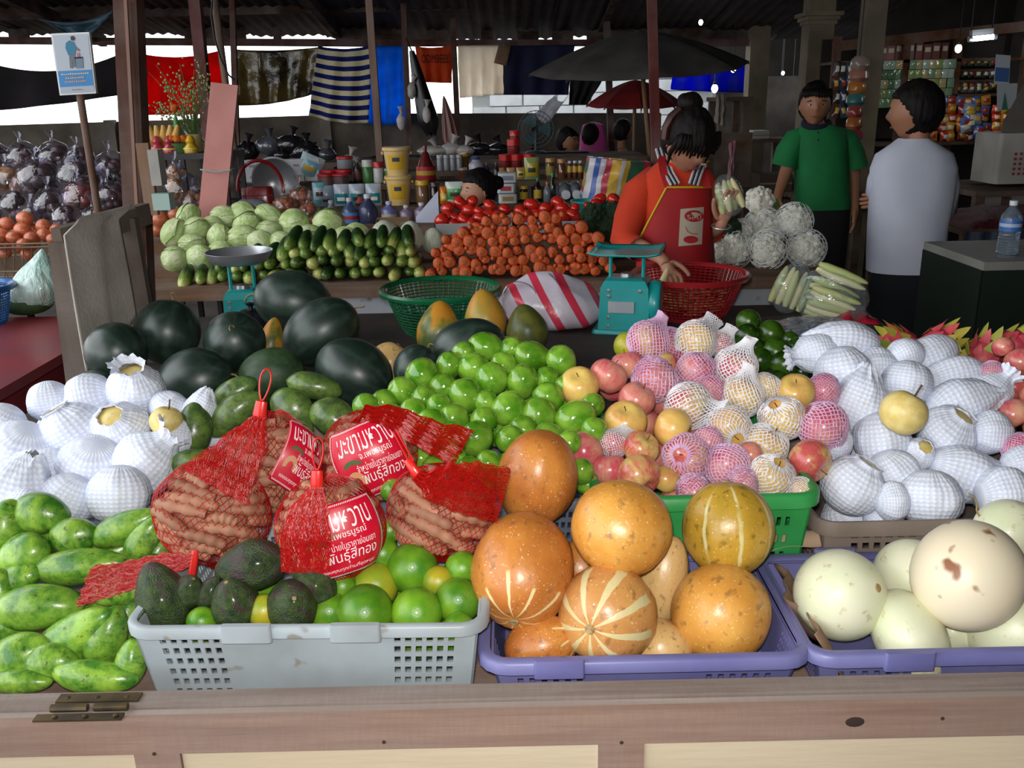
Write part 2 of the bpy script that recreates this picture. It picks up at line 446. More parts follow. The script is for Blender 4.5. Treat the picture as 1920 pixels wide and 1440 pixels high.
# ------------------------------------------------------------------ plastic crates
def holed(mb, w, h, windows, th, M):
    us, vs = {0, w}, {0, h}; holes = []
    for (u0, u1, v0, v1, nx, nz, fr) in windows:
        du, dv = (u1 - u0) / nx, (v1 - v0) / nz
        for i in range(nx):
            for j in range(nz):
                a, b, c, d = u0 + du * (i + .5 - fr / 2), u0 + du * (i + .5 + fr / 2), v0 + dv * (j + .5 - fr / 2), v0 + dv * (j + .5 + fr / 2)
                holes.append((a, b, c, d)); us |= {a, b}; vs |= {c, d}
    us, vs = sorted(us), sorted(vs)
    for i in range(len(us) - 1):
        run = None
        for j in range(len(vs) - 1):
            cu, cv = (us[i] + us[i + 1]) / 2, (vs[j] + vs[j + 1]) / 2
            hole = any(a < cu < b and c < cv < d for a, b, c, d in holes)
            if not hole and run is None: run = vs[j]
            if (hole or j == len(vs) - 2) and run is not None:
                top = vs[j] if hole else vs[j + 1]
                mb.box((us[i], 0, run), (us[i + 1], th, top), M); run = None
def crate(label, X0, X1, Y0, Y1, z0, z1, m, win_f, win_s, rimw=.014, rimh=.02, taper=.02, rz=0, tab=None, name='plastic_crate'):
    cx, cy = (X0 + X1) / 2, (Y0 + Y1) / 2; w, d, h = X1 - X0, Y1 - Y0, z1 - z0
    t = thing(name, label, 'crate', (cx, cy, z0), (0, 0, R_(rz)), 'plastic crates on the front stall')
    th = .004
    def face(L, off, ang, wins, nm):
        mb = MB()
        L2 = L - 2 * taper
        holed(mb, L2, h - rimh * .5, [(u0 * L2, u1 * L2, v0 * h, v1 * h, nx, nz, fr) for u0, u1, v0, v1, nx, nz, fr in wins], th,
              Matrix.Translation((-L2 / 2, -off, 0)))
        # lean outwards with height
        mb.v = [(x * (1 + 2 * taper / L2 * z / h), y - (z / h) * taper, z) for x, y, z in mb.v]
        mb.xf(Matrix.Rotation(R_(ang), 4, 'Z')); build(mb, nm, m, t, smooth=False)
    face(w, d / 2 - taper, 0, win_f, 'side_wall'); face(w, d / 2 - taper, 180, win_f, 'side_wall')
    face(d, w / 2 - taper, 90, win_s, 'end_wall'); face(d, w / 2 - taper, 270, win_s, 'end_wall')
    build(MB().box((-w / 2 + taper, -d / 2 + taper, 0), (w / 2 - taper, d / 2 - taper, .004)), 'base', m, t, smooth=False)
    # rolled rim: a rounded frame
    mb = MB()
    def ring(ex, z):
        r = .03; pts = []
        for sx, sy, st in ((1, 1, 0), (-1, 1, 90), (-1, -1, 180), (1, -1, 270)):
            for k in range(5):
                a = R_(st + 22.5 * k); pts.append((sx * (w / 2 - r) + (r + ex) * math.cos(a), sy * (d / 2 - r) + (r + ex) * math.sin(a), z))
        return pts
    prof = [(0, h - .002), (rimw * .7, h), (rimw, h - .004), (rimw, h - rimh), (rimw - .003, h - rimh), (rimw - .004, h - .006), (0, h - .008)]
    rs = [ring(e, z) for e, z in prof]; n = 20; vs = [p for r in rs for p in r]
    fs = [(i * n + k, i * n + (k + 1) % n, ((i + 1) % len(rs)) * n + (k + 1) % n, ((i + 1) % len(rs)) * n + k) for i in range(len(rs)) for k in range(n)]
    mb.add(vs, fs); build(mb, 'rim', m, t, ang=60)
    for u in (tab or ()):
        for s in (-1, 1):
            build(MB().rbox((u * w - .04, s * (d / 2 + rimw) - .006, h - rimh - .004), (u * w + .04, s * (d / 2 + rimw) + .004, h + .006), .006), 'rim_tab', m, t)
    return t
M_cgrey = mat('grey_crate_plastic', '#a9b4ba', '#989fa2', .42, 7, spots=('#8a857b', 22, .66))
M_cpurp = mat('violet_crate_plastic', '#7a79aa', '#66659a', .4, 6, spots=('#5a5468', 18, .68))
M_cgreen = mat('green_crate_plastic', '#3fa95a', '#2f9148', .4, 6)
M_cbrown = mat('dusty_crate_plastic', '#8d7d70', '#75675d', .6, 5)
M_cblue = mat('dull_blue_crate_plastic', '#6b7586', '#5a6270', .5, 5)
WF = [(.06, .25, .12, .86, 6, 6, .58), (.75, .94, .12, .86, 6, 6, .58)]
crate('pale grey plastic crate of avocados and green oranges behind the hinge', -.605, -.055, 1.245, 1.60, .636, .803, M_cgrey, WF, WF, rz=-1.3, tab=(-.16, .15))
crate('violet plastic crate holding striped orange melons', -.045, .452, 1.243, 1.56, .636, .735, M_cpurp, [(.06, .30, .1, .8, 6, 3, .5), (.7, .94, .1, .8, 6, 3, .5)], WF, .02, .022, tab=(-.28,))
crate('violet plastic crate holding pale white melons', .472, .98, 1.243, 1.545, .636, .735, M_cpurp, [(.06, .30, .1, .8, 6, 3, .5)], WF, .02, .022, tab=(-.22,))
crate('bright green plastic crate heaped with apples', .165, .566, 1.565, 2.02, .636, .862, M_cgreen, [(.08, .34, .12, .8, 6, 4, .5), (.66, .92, .12, .8, 6, 4, .5)], WF, .018, .028)
crate('dusty brown plastic crate heaped with foam-wrapped pears beside the apples', .585, 1.11, 1.565, 2.03, .636, .80, M_cbrown, [(.1, .36, .12, .86, 6, 5, .6), (.42, .66, .12, .86, 5, 5, .6), (.72, .95, .12, .86, 5, 5, .6)], WF, .012, .03)
crate('dull blue plastic crate under the red apples beyond the pears', 1.135, 1.55, 1.63, 2.03, .636, .79, M_cblue, WF, WF)
crate('dull blue plastic crate under the heap of green jujubes', -.27, .145, 1.63, 2.03, .636, .83, M_cblue, WF, WF)
crate('dull blue plastic crate under the foam-wrapped pears by the mangoes', -1.17, -.66, 1.64, 2.03, .636, .80, M_cblue, WF, WF)
crate('dull blue plastic crate of smudged green mangoes behind the tamarind bags', -.645, -.29, 1.66, 2.03, .636, .80, M_cblue, WF, WF)
# torn cardboard liner in the white-melon crate, and a brown paper scrap
M_card = mat('cardboard', '#8d6f56', '#79604b', .85, 5)
def torn(u, v):
    x = lerp(.478, .53, v) + .012 * math.sin(u * 9) + .006 * math.sin(u * 23); y = lerp(1.27, 1.5, u); z = .66 + (1 - v) * .085
    return (x, y, z)
o = build(MB().grid(torn, 20, 3), 'cardboard_liner', M_card); solid(o, .003)
tag(o, 'torn brown cardboard liner along the inner side of white-melon crate', 'cardboard')
def scrap(u, v):
    p = at(lerp(1435, 1570, u), lerp(1040, 1012, u) - v * 22, 1.575); return p + Vector((0, v * .02, .008 * math.sin(u * 6)))
o = build(MB().grid(scrap, 8, 2), 'paper_scrap', mat('kraft_paper', '#b79a80', '#a58a72', .9, 6)); solid(o, .002)
tag(o, 'crumpled strip of brown paper wedged before the dusty brown crate', 'paper')
# ================================================================== fruit on the front stall
def fmat(name, build_fn):
    N = NT(name); build_fn(N); return N.m
# ---- materials
def _mango(N, g1, g2, smudge, th=.62):
    v = N.coord('Object', (1, 1, 2.0)); col = N.ramp(N.noise(v, 2.0, 6, .65), (.38, srgb(g1)), (.62, srgb(g2)))
    col = N.mix(N.ramp(N.noise(v, 5.5, 6, .7), (th, 0.), (th + .1, .85)), col, srgb(smudge))
    col = N.mix(N.ramp(N.noise(v, 26, 2), (.70, 0.), (.74, .8)), col, srgb('#2e2418'))
    N.P(Base_Color=N.vary(col, .12), Roughness=.32, Coat_Weight=.25, Coat_Roughness=.2).bump(N.noise(v, 9, 3), .06, .02)
M_mango = fmat('green_mango', lambda N: _mango(N, '#3c7a22', '#94bc42', '#3e3320', .57))
M_mango2 = fmat('smudged_mango', lambda N: _mango(N, '#3f5a2e', '#6f8a3c', '#4d463a', .54))
M_stem = mat('fruit_stem', '#4a3420', '#6b5232', .8, 20)
def _foam(N):
    c = N.n('TexCoord').outputs['Object']; a, z = angular(N, c)
    s1 = N.math('SINE', N.math('ADD', N.math('MULTIPLY', a, 16.0), N.math('MULTIPLY', z, 42.0)))
    s2 = N.math('SINE', N.math('SUBTRACT', N.math('MULTIPLY', a, 16.0), N.math('MULTIPLY', z, 42.0)))
    h = N.math('MULTIPLY', s1, s2)
    col = N.mix(N.ramp(h, (-.0, 0.), (.9, 1.)), srgb('#dfe5f6'), srgb('#f8faff'))
    N.P(Base_Color=col, Roughness=.55, Subsurface_Weight=.15, Subsurface_Radius=(.02, .02, .02)); N.bump(N.math('ADD', h, N.math('MULTIPLY', N.noise(N.coord(), 5, 4), 5.0)), .17, .014)
M_foam = fmat('white_foam_net', _foam)
M_pear = mat('pear_skin', '#ecd890', '#dcc070', .4, 5, spots=('#7a5a2c', 30, .72))
def _wm(N):
    c = N.coord(); a, z = angular(N, N.n('TexCoord').outputs['Object'])
    st = N.math('SINE', N.math('ADD', N.math('MULTIPLY', a, 9.0), N.math('MULTIPLY', N.noise(c, 5, 4), 5.0)))
    col = N.ramp(st, (.2, srgb('#1c2c25')), (1., srgb('#283c31')))
    col = N.mix(N.ramp(N.noise(c, 4, 5), (.5, 0.), (.8, .5)), col, srgb('#566660'))
    N.P(Base_Color=col, Roughness=.40, Coat_Weight=.35, Coat_Roughness=.35)
M_wm = fmat('dark_watermelon_rind', _wm)
M_wm2 = mat('dull_green_rind', '#1f3420', '#3a5230', .5, 6, var=.1)
def _juj(N):
    v = N.coord(); col = N.ramp(N.noise(v, 1.8, 3), (.35, srgb('#4f8a1a')), (.70, srgb('#8fba40')))
    N.P(Base_Color=N.vary(col, .13), Roughness=.14, Coat_Weight=.6, Coat_Roughness=.06, Subsurface_Weight=.06, Subsurface_Radius=(.03, .05, .01)).bump(N.noise(v, 5, 2), .08, .03)
M_juj = fmat('glossy_jujube', _juj)
def _apple(N, base, red, lo, hi):
    v = N.coord('Object', (9, 9, .8)); v2 = N.coord()
    f = N.math('ADD', N.math('MULTIPLY', N.noise(v2, 1.3, 2), .75), N.math('MULTIPLY', N.noise(v, 1.2, 4, .6), .35))
    col = N.ramp(f, (lo, srgb(base)), (hi, srgb(red)))
    col = N.mix(N.ramp(N.noise(v2, 34, 1), (.68, 0.), (.72, .35)), col, srgb('#f0d8a8'))
    N.P(Base_Color=N.vary(col, .08), Roughness=.26, Coat_Weight=.3, Coat_Roughness=.12)
M_apr = fmat('red_apple_skin', lambda N: _apple(N, '#e8b48c', '#cc5060', .32, .66))
M_apy = fmat('yellow_apple_skin', lambda N: _apple(N, '#e6c268', '#d98a58', .50, .80))
M_apm = fmat('blush_apple_skin', lambda N: _apple(N, '#dcc070', '#cc5a58', .44, .62))
M_netw = mat('white_fruit_net', '#f2f0f4', rough=.5, translucent=.2)
M_netp = mat('pink_fruit_net', '#ecc4e4', rough=.5, translucent=.25)
M_avo = mat('avocado_skin', '#1e3216', '#40531f', .42, 6, bump=(38, .5, .03), spots=('#40302c', 4, .56), var=.15, coat=.15)
M_gor = mat('green_orange_skin', '#3f7d18', '#7aa826', .3, 1.6, var=.15, bump=(60, .12, .02), coat=.2)
M_gory = mat('yellowish_orange_skin', '#8aa02a', '#b8a828', .3, 1.6, var=.1, bump=(60, .12, .02), coat=.2)
M_gord = mat('dark_green_orange_skin', '#183a0c', '#3f6416', .2, 1.8, var=.2, bump=(60, .1, .02), coat=.4)
M_cal = mat('stem_scar', '#b59a68', '#7c6844', .8, 30)
def _melon(N, c1, c2, ray, zmin, nst, sw=.86, full=False, sp='#7a5436'):
    c = N.n('TexCoord').outputs['Object']; v = N.coord(); a, z = angular(N, c)
    col = N.ramp(N.noise(v, 1.7, 5, .6), (.34, srgb(c1)), (.68, srgb(c2)))
    col = N.mix(N.ramp(N.noise(v, 11, 4), (.58, 0.), (.68, .55)), col, srgb(sp))
    col = N.mix(N.ramp(N.noise(v, 40, 2), (.66, 0.), (.70, .6)), col, srgb('#efe0b8'))
    w = N.math('SINE', N.math('ADD', N.math('MULTIPLY', a, float(nst)), N.math('MULTIPLY', N.noise(v, 6, 4), 1.1)))
    st = N.ramp(w, (sw, 0.), (sw + .08, 1.))
    lim = N.math('ADD', z, N.math('MULTIPLY', N.math('SUBTRACT', N.noise(v, 3.5, 2), .5), .5))
    msk = N.ramp(lim, (zmin, 0.), (min(.999, zmin + .05), 1.)) if not full else N.ramp(N.noise(v, 4, 3), (.40, .25), (.55, 1.))
    col = N.mix(N.math('MULTIPLY', N.math('MULTIPLY', st, msk), .85), col, srgb(ray))
    N.P(Base_Color=col, Roughness=.36, Coat_Weight=.12, Coat_Roughness=.25).bump(N.noise(v, 14, 3), .05, .02)
M_mel1 = fmat('orange_melon_rind', lambda N: _melon(N, '#b5672c', '#d08a3c', '#ecd8a0', .30, 9))
M_mel2 = fmat('striped_melon_rind', lambda N: _melon(N, '#c08448', '#d8a058', '#d6cc98', .02, 9, .62))
M_mel3 = fmat('golden_melon_rind', lambda N: _melon(N, '#cf8a36', '#e2a850', '#ecd8a0', .42, 7))
M_mel4 = fmat('olive_melon_rind', lambda N: _melon(N, '#a8882a', '#c79a34', '#d8d098', 0, 8, .90, True, '#5a4a20'))
M_mel5 = fmat('pale_melon_rind', lambda N: _melon(N, '#d8b070', '#e4bc7c', '#ead8a8', .5, 6))
def _honey(N):
    v = N.coord(); col = N.ramp(N.noise(v, 1.6, 4), (.35, srgb('#d9dfb8')), (.65, srgb('#e8e6c8')))
    col = N.mix(N.ramp(N.noise(v, 7, 3, .7), (.60, 0.), (.70, .5)), col, srgb('#b08a58'))
    N.P(Base_Color=col, Roughness=.4, Coat_Weight=.1)
M_hon = fmat('white_melon_rind', _honey)
M_hon2 = mat('blotched_melon_rind', '#e4d8bc', '#ead9ba', .42, 2, spots=('#8a5634', 3.6, .66))
M_tend = mat('dry_tendril', '#a58c58', '#8a7446', .8, 12)
def _papaya(N):
    v = N.coord(); s = N.n('SeparateXYZ', None, Vector=N.n('TexCoord').outputs['Object'])
    f = N.math('ADD', N.math('MULTIPLY', N.noise(v, 2.6, 5), 1.0), N.math('MULTIPLY', s.outputs[2], .25))
    col = N.ramp(f, (.40, srgb('#4a5a2c')), (.52, srgb('#7d7a30')), (.62, srgb('#c98a2c')))
    N.P(Base_Color=col, Roughness=.4, Coat_Weight=.1)
M_pap = fmat('ripening_papaya_skin', _papaya)
M_papo = mat('orange_papaya_skin', '#c88a34', '#8f8a34', .4, 2.5)
M_papg = mat('green_papaya_skin', '#3f4a26', '#6a6a2c', .4, 3)

# ---- prototypes
def mango_fn(seed):
    L = lump(.06, 2.5, seed)
    def fn(x, y, z):
        k = 1 - .20 * (z + .5) ** 2; x2 = x * k + .16 * (.25 - z * z) * 1.0; return L(x2 - .02, y * k * .92, z)
    return fn
stem_bit = MB().lathe([(.05, .47), (.035, .485), (.02, .50), (.022, .515), (0, .516)], 8).mesh('stem_scar')
for i in range(3):
    proto('mango%d' % i, ('mango', spheroid(26, 18, mango_fn(i + 1)).mesh('mango'), M_mango), ('stem_scar', MB().lathe([(.045, -.49), (.03, -.505), (0, -.508)], 8).mesh('stem_scar'), M_stem))
    proto('mangos%d' % i, ('mango', spheroid(26, 18, mango_fn(i + 5)).mesh('mango'), M_mango2), ('stem_scar', MB().lathe([(.045, -.49), (.03, -.505), (0, -.508)], 8).mesh('stem_scar'), M_stem))
def dimple(x, y, z, d=.13, w=.16):
    r2 = x * x + y * y; e = math.exp(-r2 / (w * w)); s = 1 if z > 0 else -1
    return (x, y, z - s * d * e * (1.0 if z > 0 else .7))
def apple_fn(seed):
    L = lump(.05, 1.6, seed)
    def fn(x, y, z):
        x, y, z = dimple(x, y, z); k = 1 + .10 * z; return L(x * k, y * k, z * .92)
    return fn
curl = MB().tube([(0, 0, .34), (.01, 0, .42), (.03, .01, .50)], [.013, .011, .015], 6).mesh('stem')
for nm, mt, sd in (('apr', M_apr, 1), ('apy', M_apy, 2), ('apm', M_apm, 3)):
    proto(nm, ('apple', spheroid(28, 18, apple_fn(sd)).mesh('apple'), mt), ('stem', curl, M_stem))
pstem = MB().tube([(0, 0, .36), (.01, 0, .5), (.05, .01, .66), (.07, .01, .72)], [.028, .022, .02, .03], 6).mesh('stem')
pearme = spheroid(28, 18, lambda x, y, z: lump(.03, 1.5, 4)(*dimple(x, y, z, .09, .15))).mesh('pear')
proto('pear', ('pear', pearme, M_pear), ('stem', pstem, M_stem))
def foam_mesh(kind, seed):
    o = Vector((seed * 3.7, seed * 1.9, seed * 8.3)); n = 44
    if kind == 'open':     # a hole that shows the fruit, with a rolled rim
        prof = [(.5 * math.sin(R_(a)), -.5 * math.cos(R_(a))) for a in range(0, 160, 8)]; prof[0] = (0, -.5)
        prof += [(.20, .475), (.215, .50), (.235, .485)]
    elif kind == 'twist':  # gathered into a flared tuft
        prof = [(.5 * math.sin(R_(a)), -.5 * math.cos(R_(a))) for a in range(0, 132, 8)]; prof[0] = (0, -.5)
        prof += [(.30, .40), (.22, .47), (.19, .53), (.22, .60), (.29, .67)]
    elif kind == 'point':
        prof = [(.5 * math.sin(R_(a)), -.5 * math.cos(R_(a))) for a in range(0, 120, 8)]; prof[0] = (0, -.5)
        prof += [(.40, .36), (.31, .47), (.21, .58), (.13, .66), (.10, .70)]
    else:
        prof = [(.5 * math.sin(math.pi * i / 20), -.5 * math.cos(math.pi * i / 20)) for i in range(21)]; prof[0] = (0, -.5); prof[-1] = (0, .5)
    def fn(x, y, z):
        a = math.atan2(y, x); t = max(0, z - .15) / .5 if kind != 'blob' else .25
        p = Vector((x, y, z)); k = 1 + .10 * t * math.sin(7 * a + seed) + .05 * t * math.sin(13 * a + 2 * seed) + .12 * mnoise.noise(p * 2.1 + o)
        k += .07 * abs(mnoise.noise(p * 5 + o)) * (1 + t)
        zz = z + (.03 * math.sin(11 * a) if z > .55 else 0)
        if kind in ('point', 'twist') and z > .3: x += (z - .3) * .35
        return (x * k, y * k, zz)
    return MB().lathe(prof, n, fn=fn).mesh('foam_net')
for i, kd in enumerate(('open', 'twist', 'point', 'blob', 'open', 'blob')):
    small = spheroid(24, 14, lambda x, y, z: (x * .93, y * .93, z * .93)).mesh('pear')
    proto('foam%d' % i, ('wrapped_pear', small, M_pear), ('foam_net', foam_mesh(kd, i + 1), M_foam))
def strands(P, nu, nv, w, closed=True, jit=0.0, edges='diamond'):
    """Lattice of thin three-sided strands on a surface P(u, v)."""
    mb = MB()
    pts = {}
    def pt(i, j):
        key = (i % nu if closed else i, j)
        if key not in pts:
            u = (key[0] + (.5 if j % 2 else 0)) / nu + rnd(-jit, jit) / nu
            pts[key] = Vector(P(u if closed else min(1, u), j / nv + rnd(-jit, jit) / nv))
        return pts[key]
    cen = None
    for j in range(nv):
        for i in range(nu if closed else nu + 1):
            for di in ((0, -1) if j % 2 == 0 else (0, 1)):
                ii = i + di
                if not closed and (ii < 0 or ii > nu): continue
                a, b = pt(i, j), pt(ii, j + 1); d = b - a
                if d.length < 1e-6: continue
                d.normalize(); n1 = d.orthogonal().normalized(); n2 = d.cross(n1)
                vs = []
                for p in (a, b):
                    for t in (0, 120, 240): vs.append(p + (n1 * math.cos(R_(t)) + n2 * math.sin(R_(t))) * w)
                mb.add(vs, [(0, 1, 4, 3), (1, 2, 5, 4), (2, 0, 3, 5)])
    return mb
def apple_net(kind, seed):
    top = .46 if kind == 'snug' else .78
    def P(u, v):
        a = 2 * math.pi * u; z = lerp(-.47, top, v)
        if z < .40: r = .525 * math.sqrt(max(.02, 1 - (z / .52) ** 2))
        else:
            r0 = .525 * math.sqrt(1 - (.40 / .52) ** 2); t = (z - .40) / (top - .40)
            r = r0 * (1 - .55 * math.sin(min(1, t * 1.3) * math.pi / 2)) + (.10 * t if kind == 'flare' else 0)
        k = 1 + .04 * math.sin(5 * a + seed)
        off = max(0, z - .4) * .5
        return (r * k * math.cos(a) + off, r * k * math.sin(a), z)
    return strands(P, 26, 16 if kind == 'snug' else 22, .0155, True, .14).mesh('fruit_net')
netm = {}
for nm, mt in (('w', M_netw), ('p', M_netp)):
    for kd in ('snug', 'tall', 'flare'):
        me = apple_net(kd, len(netm)); netm[nm + kd] = me
        for ap, am, sd in (('r', M_apr, 1), ('y', M_apy, 2), ('m', M_apm, 3)):
            body = PROTO['ap' + ap][0][1]
            proto('n%s%s%s' % (nm, kd, ap), ('netted_apple', body, am), ('fruit_net', me, mt), ('stem', curl, M_stem))
proto('wm', ('watermelon', spheroid(36, 24, lump(.02, 1.2, 3)).mesh('watermelon'), M_wm),
      ('vine_stub', MB().tube([(0, 0, .49), (.02, .0, .54), (.06, .03, .58), (.07, .09, .60), (.05, .13, .60)], [.018, .012, .010, .010, .008], 6).mesh('vine_stub'), M_tend))
proto('wm2', ('watermelon', spheroid(36, 24, lump(.03, 1.4, 5)).mesh('watermelon'), M_wm2))
def juj_fn(seed):
    L = lump(.06, 1.7, seed)
    def fn(x, y, z):
        x, y, z = dimple(x, y, z, .06, .10); k = 1 + .12 * z; return L(x * k, y * k, z)
    return fn
for i in range(4):
    proto('juj%d' % i, ('jujube', spheroid(24, 16, juj_fn(i + 2)).mesh('jujube'), M_juj), ('stem_end', MB().lathe([(.035, .44), (.03, .452), (0, .455)], 8).mesh('stem_end'), M_cal))
def avo_fn(seed):
    L = lump(.05, 2, seed)
    def fn(x, y, z):
        k = 1 - .42 * max(0, z + .05) * 1.1; return L(x * k, y * k, z)
    return fn
proto('avo', ('avocado', spheroid(26, 18, avo_fn(1)).mesh('avocado'), M_avo), ('stem_scar', MB().lathe([(.05, .475), (.04, .50), (0, .503)], 8).mesh('stem_scar'), M_cal))
cal = MB().lathe([(.06, .487), (.045, .503), (.02, .498), (0, .50)], 9).mesh('stem_scar')
for nm, mt in (('gor', M_gor), ('gory', M_gory), ('gord', M_gord)):
    proto(nm, ('green_orange', spheroid(28, 18, lump(.025, 1.6, 2)).mesh('green_orange'), mt), ('stem_scar', cal, M_cal))
scar = MB().lathe([(.05, .492), (.04, .504), (.02, .497), (0, .499)], 10).mesh('stem_scar')
for i, mt in enumerate((M_mel1, M_mel2, M_mel3, M_mel4, M_mel5)):
    def mf(x, y, z, L=lump(.035, 1.5, i + 3)):
        a = math.atan2(y, x); x, y, z = dimple(x, y, z, .03, .12); k = 1 + .012 * math.cos(9 * a); return L(x * k, y * k, z)
    proto('mel%d' % (i + 1), ('melon', spheroid(36, 24, mf).mesh('melon'), mt), ('stem_scar', scar, M_cal))
tend = MB().tube([(0, 0, .49), (.01, 0, .53), (.06, .02, .58), (.14, .03, .62), (.20, .02, .70), (.21, .0, .82)], [.022, .016, .014, .012, .012, .010], 6).mesh('vine_stub')
proto('hon', ('melon', spheroid(36, 24, lump(.02, 1.3, 6)).mesh('melon'), M_hon), ('vine_stub', tend, M_tend))
proto('hons', ('melon', spheroid(36, 24, lump(.02, 1.3, 8)).mesh('melon'), M_hon), ('stem_scar', scar, M_cal))
proto('honb', ('melon', spheroid(36, 24, lump(.02, 1.3, 7)).mesh('melon'), M_hon2), ('stem_scar', scar, M_cal))
def pap_fn(x, y, z):
    k = 1 - .45 * max(0, z - .05) * 1.3; return lump(.04, 1.5, 4)(x * k, y * k, z)
for nm, mt in (('pap', M_pap), ('papo', M_papo), ('papg', M_papg)):
    proto(nm, ('papaya', spheroid(28, 20, pap_fn).mesh('papaya'), mt), ('stem_scar', MB().lathe([(.05, .47), (.03, .49), (0, .485)], 8).mesh('stem_scar'), M_stem))

# ---- mangoes, front left
def Yl(py, a, b): (p0, y0), (p1, y1) = a, b; return lerp(y0, y1, (py - p0) / (p1 - p0))
G = 'green mangoes heaped at the front'
LM = 'large green mango in the heap beside the grey crate'
ms = []
for k, (x, y, l, w, a, t) in enumerate(((78, 963, 105, 84, -5, 10), (10, 990, 105, 76, 80, 0), (48, 1043, 105, 86, 30, 20), (140, 1005, 90, 72, 10, 0), (235, 990, 130, 66, 22, 0),
        (270, 1012, 105, 54, 55, 0), (150, 1062, 175, 72, 6, 0), (0, 1112, 90, 60, 90, 0), (76, 1138, 165, 90, 4, 0), (35, 1228, 120, 84, 20, 0), (128, 1208, 205, 88, 38, 10),
        (225, 1108, 100, 58, 10, 0), (200, 1195, 120, 74, 68, 0), (245, 1243, 90, 62, 80, 0), (180, 1268, 160, 62, -5, 0), (40, 1278, 110, 50, 0, 0), (36, 1085, 85, 60, 20, 0), (100, 1240, 100, 70, 0, 0), (200, 1035, 110, 64, 15, 0), (95, 1000, 90, 66, 40, 0), (255, 1070, 110, 60, 30, 0), (20, 1170, 110, 70, 10, 0), (160, 1150, 120, 70, 20, 0), (230, 1165, 100, 60, 70, 0), (290, 1040, 90, 60, 60, 0), (60, 1255, 130, 66, 8, 0), (-40, 1040, 120, 80, 30, 0), (-50, 1110, 140, 80, 0, 0), (-60, 1190, 150, 84, 20, 0), (-55, 1260, 150, 80, -10, 0), (-45, 975, 110, 76, 60, 0), (-110, 1080, 130, 80, 10, 0), (-120, 1160, 140, 80, 60, 0), (-120, 1240, 140, 80, 0, 0))):
    lb = LM
    lb = 'large green mango ' + ('touching the foam-wrapped pears' if y < 1012 else 'against the side of the grey crate' if x > 185 else 'in the front row behind the wooden rail' if y > 1215 else 'in the middle of the mango heap')
    if k == 2: lb = 'green mango with dark brown smudges on its blunt end beside the grey crate'
    if k == 10: lb = 'long green mango slanting at the front with a brown scuffed side'
    ms.append(fruit('mango%d' % (k % 3), 'mango', lb, 'mango', x, y, Yl(y, (1280, 1.275), (940, 1.60)) + (.05 if k > 17 else 0), w * 1.08, l * 1.05, a, t, group=G))
relax(ms, 6, .5, .636)
# ---- smudged mangoes behind the tamarind bags
ms2 = []
for k, (x, y, l, w, a, t) in enumerate(((362, 806, 108, 74, 82, 0), (438, 775, 125, 66, 38, 0), (590, 724, 108, 58, -12, 0), (550, 768, 95, 78, -40, 10), (628, 785, 100, 78, -30, 10), (365, 868, 95, 62, 10, 0), (470, 830, 100, 70, 30, 0), (440, 735, 95, 55, 30, 0), (555, 830, 95, 65, 60, 0), (350, 900, 80, 60, 60, 0), (640, 830, 80, 60, 20, 0))):
    ms2.append(fruit('mangos%d' % (k % 3), 'mango', 'dull green mango with grey smudges in the heap behind the tamarind bags', 'mango', x, y, Yl(y, (880, 1.76), (700, 2.03)), w, l, a, t, group='smudged mangoes behind the tamarind bags'))
relax(ms2, 6, .52, .636)
# ---- foam-wrapped pears
def pears(L, lab, grp, a, b):
    out = []
    for k, (x, y, w, l, an, t, pv) in enumerate(L):
        look = {'foam0': 'torn open to show its yellow skin', 'foam4': 'torn open to show its yellow skin', 'foam1': 'gathered into a frilled tuft', 'foam2': 'twisted to a point', 'foam3': 'closed all round', 'foam5': 'closed and crumpled'}[pv]
        out.append(fruit(pv, 'wrapped_pear', lab % look, 'pear', x, y, Yl(y, a, b), w * 1.07, l * 1.07, an, t, group=grp, skip=()))
    return out
pl = pears(((45, 850, 118, 112, 60, 20, 'foam3'), (140, 806, 108, 104, 120, 20, 'foam4'), (168, 757, 105, 85, 20, 0, 'foam3'), (255, 733, 98, 96, 80, 35, 'foam1'), (95, 752, 72, 72, 100, 0, 'foam5'),
        (28, 922, 122, 116, 70, 10, 'foam2'), (165, 882, 118, 112, 70, 30, 'foam5'), (276, 868, 112, 110, 40, 0, 'foam1'), (222, 805, 98, 92, 95, 55, 'foam0'), (225, 925, 108, 104, 90, 0, 'foam3'), (125, 935, 95, 95, 60, 0, 'foam5'),
        (318, 768, 66, 66, 60, 0, 'foam3'), (375, 775, 62, 66, 60, 0, 'foam2'), (5, 800, 80, 80, 60, 0, 'foam5'), (60, 965, 100, 90, 0, 0, 'foam3'), (90, 880, 80, 80, 30, 0, 'foam3'), (330, 820, 70, 70, 0, 0, 'foam3')),
        'pear in white foam net %s, heaped beside the watermelons', 'foam-wrapped pears beside the watermelons', (960, 1.63), (720, 1.99))
relax(pl, 8, .82, .64)
pb = fruit('pear', 'pear', 'bare yellow pear peeping out between foam-wrapped pears and mangoes', 'pear', 312, 790, 1.84, 62, 58, 75, 10)
fill(pl, 'foam3', 'wrapped_pear', 'pear in white foam net under the others beside the watermelons', 'pear', .66, 'foam-wrapped pears beside the watermelons', box=(-1.14, -.66, 1.66, 2.02))
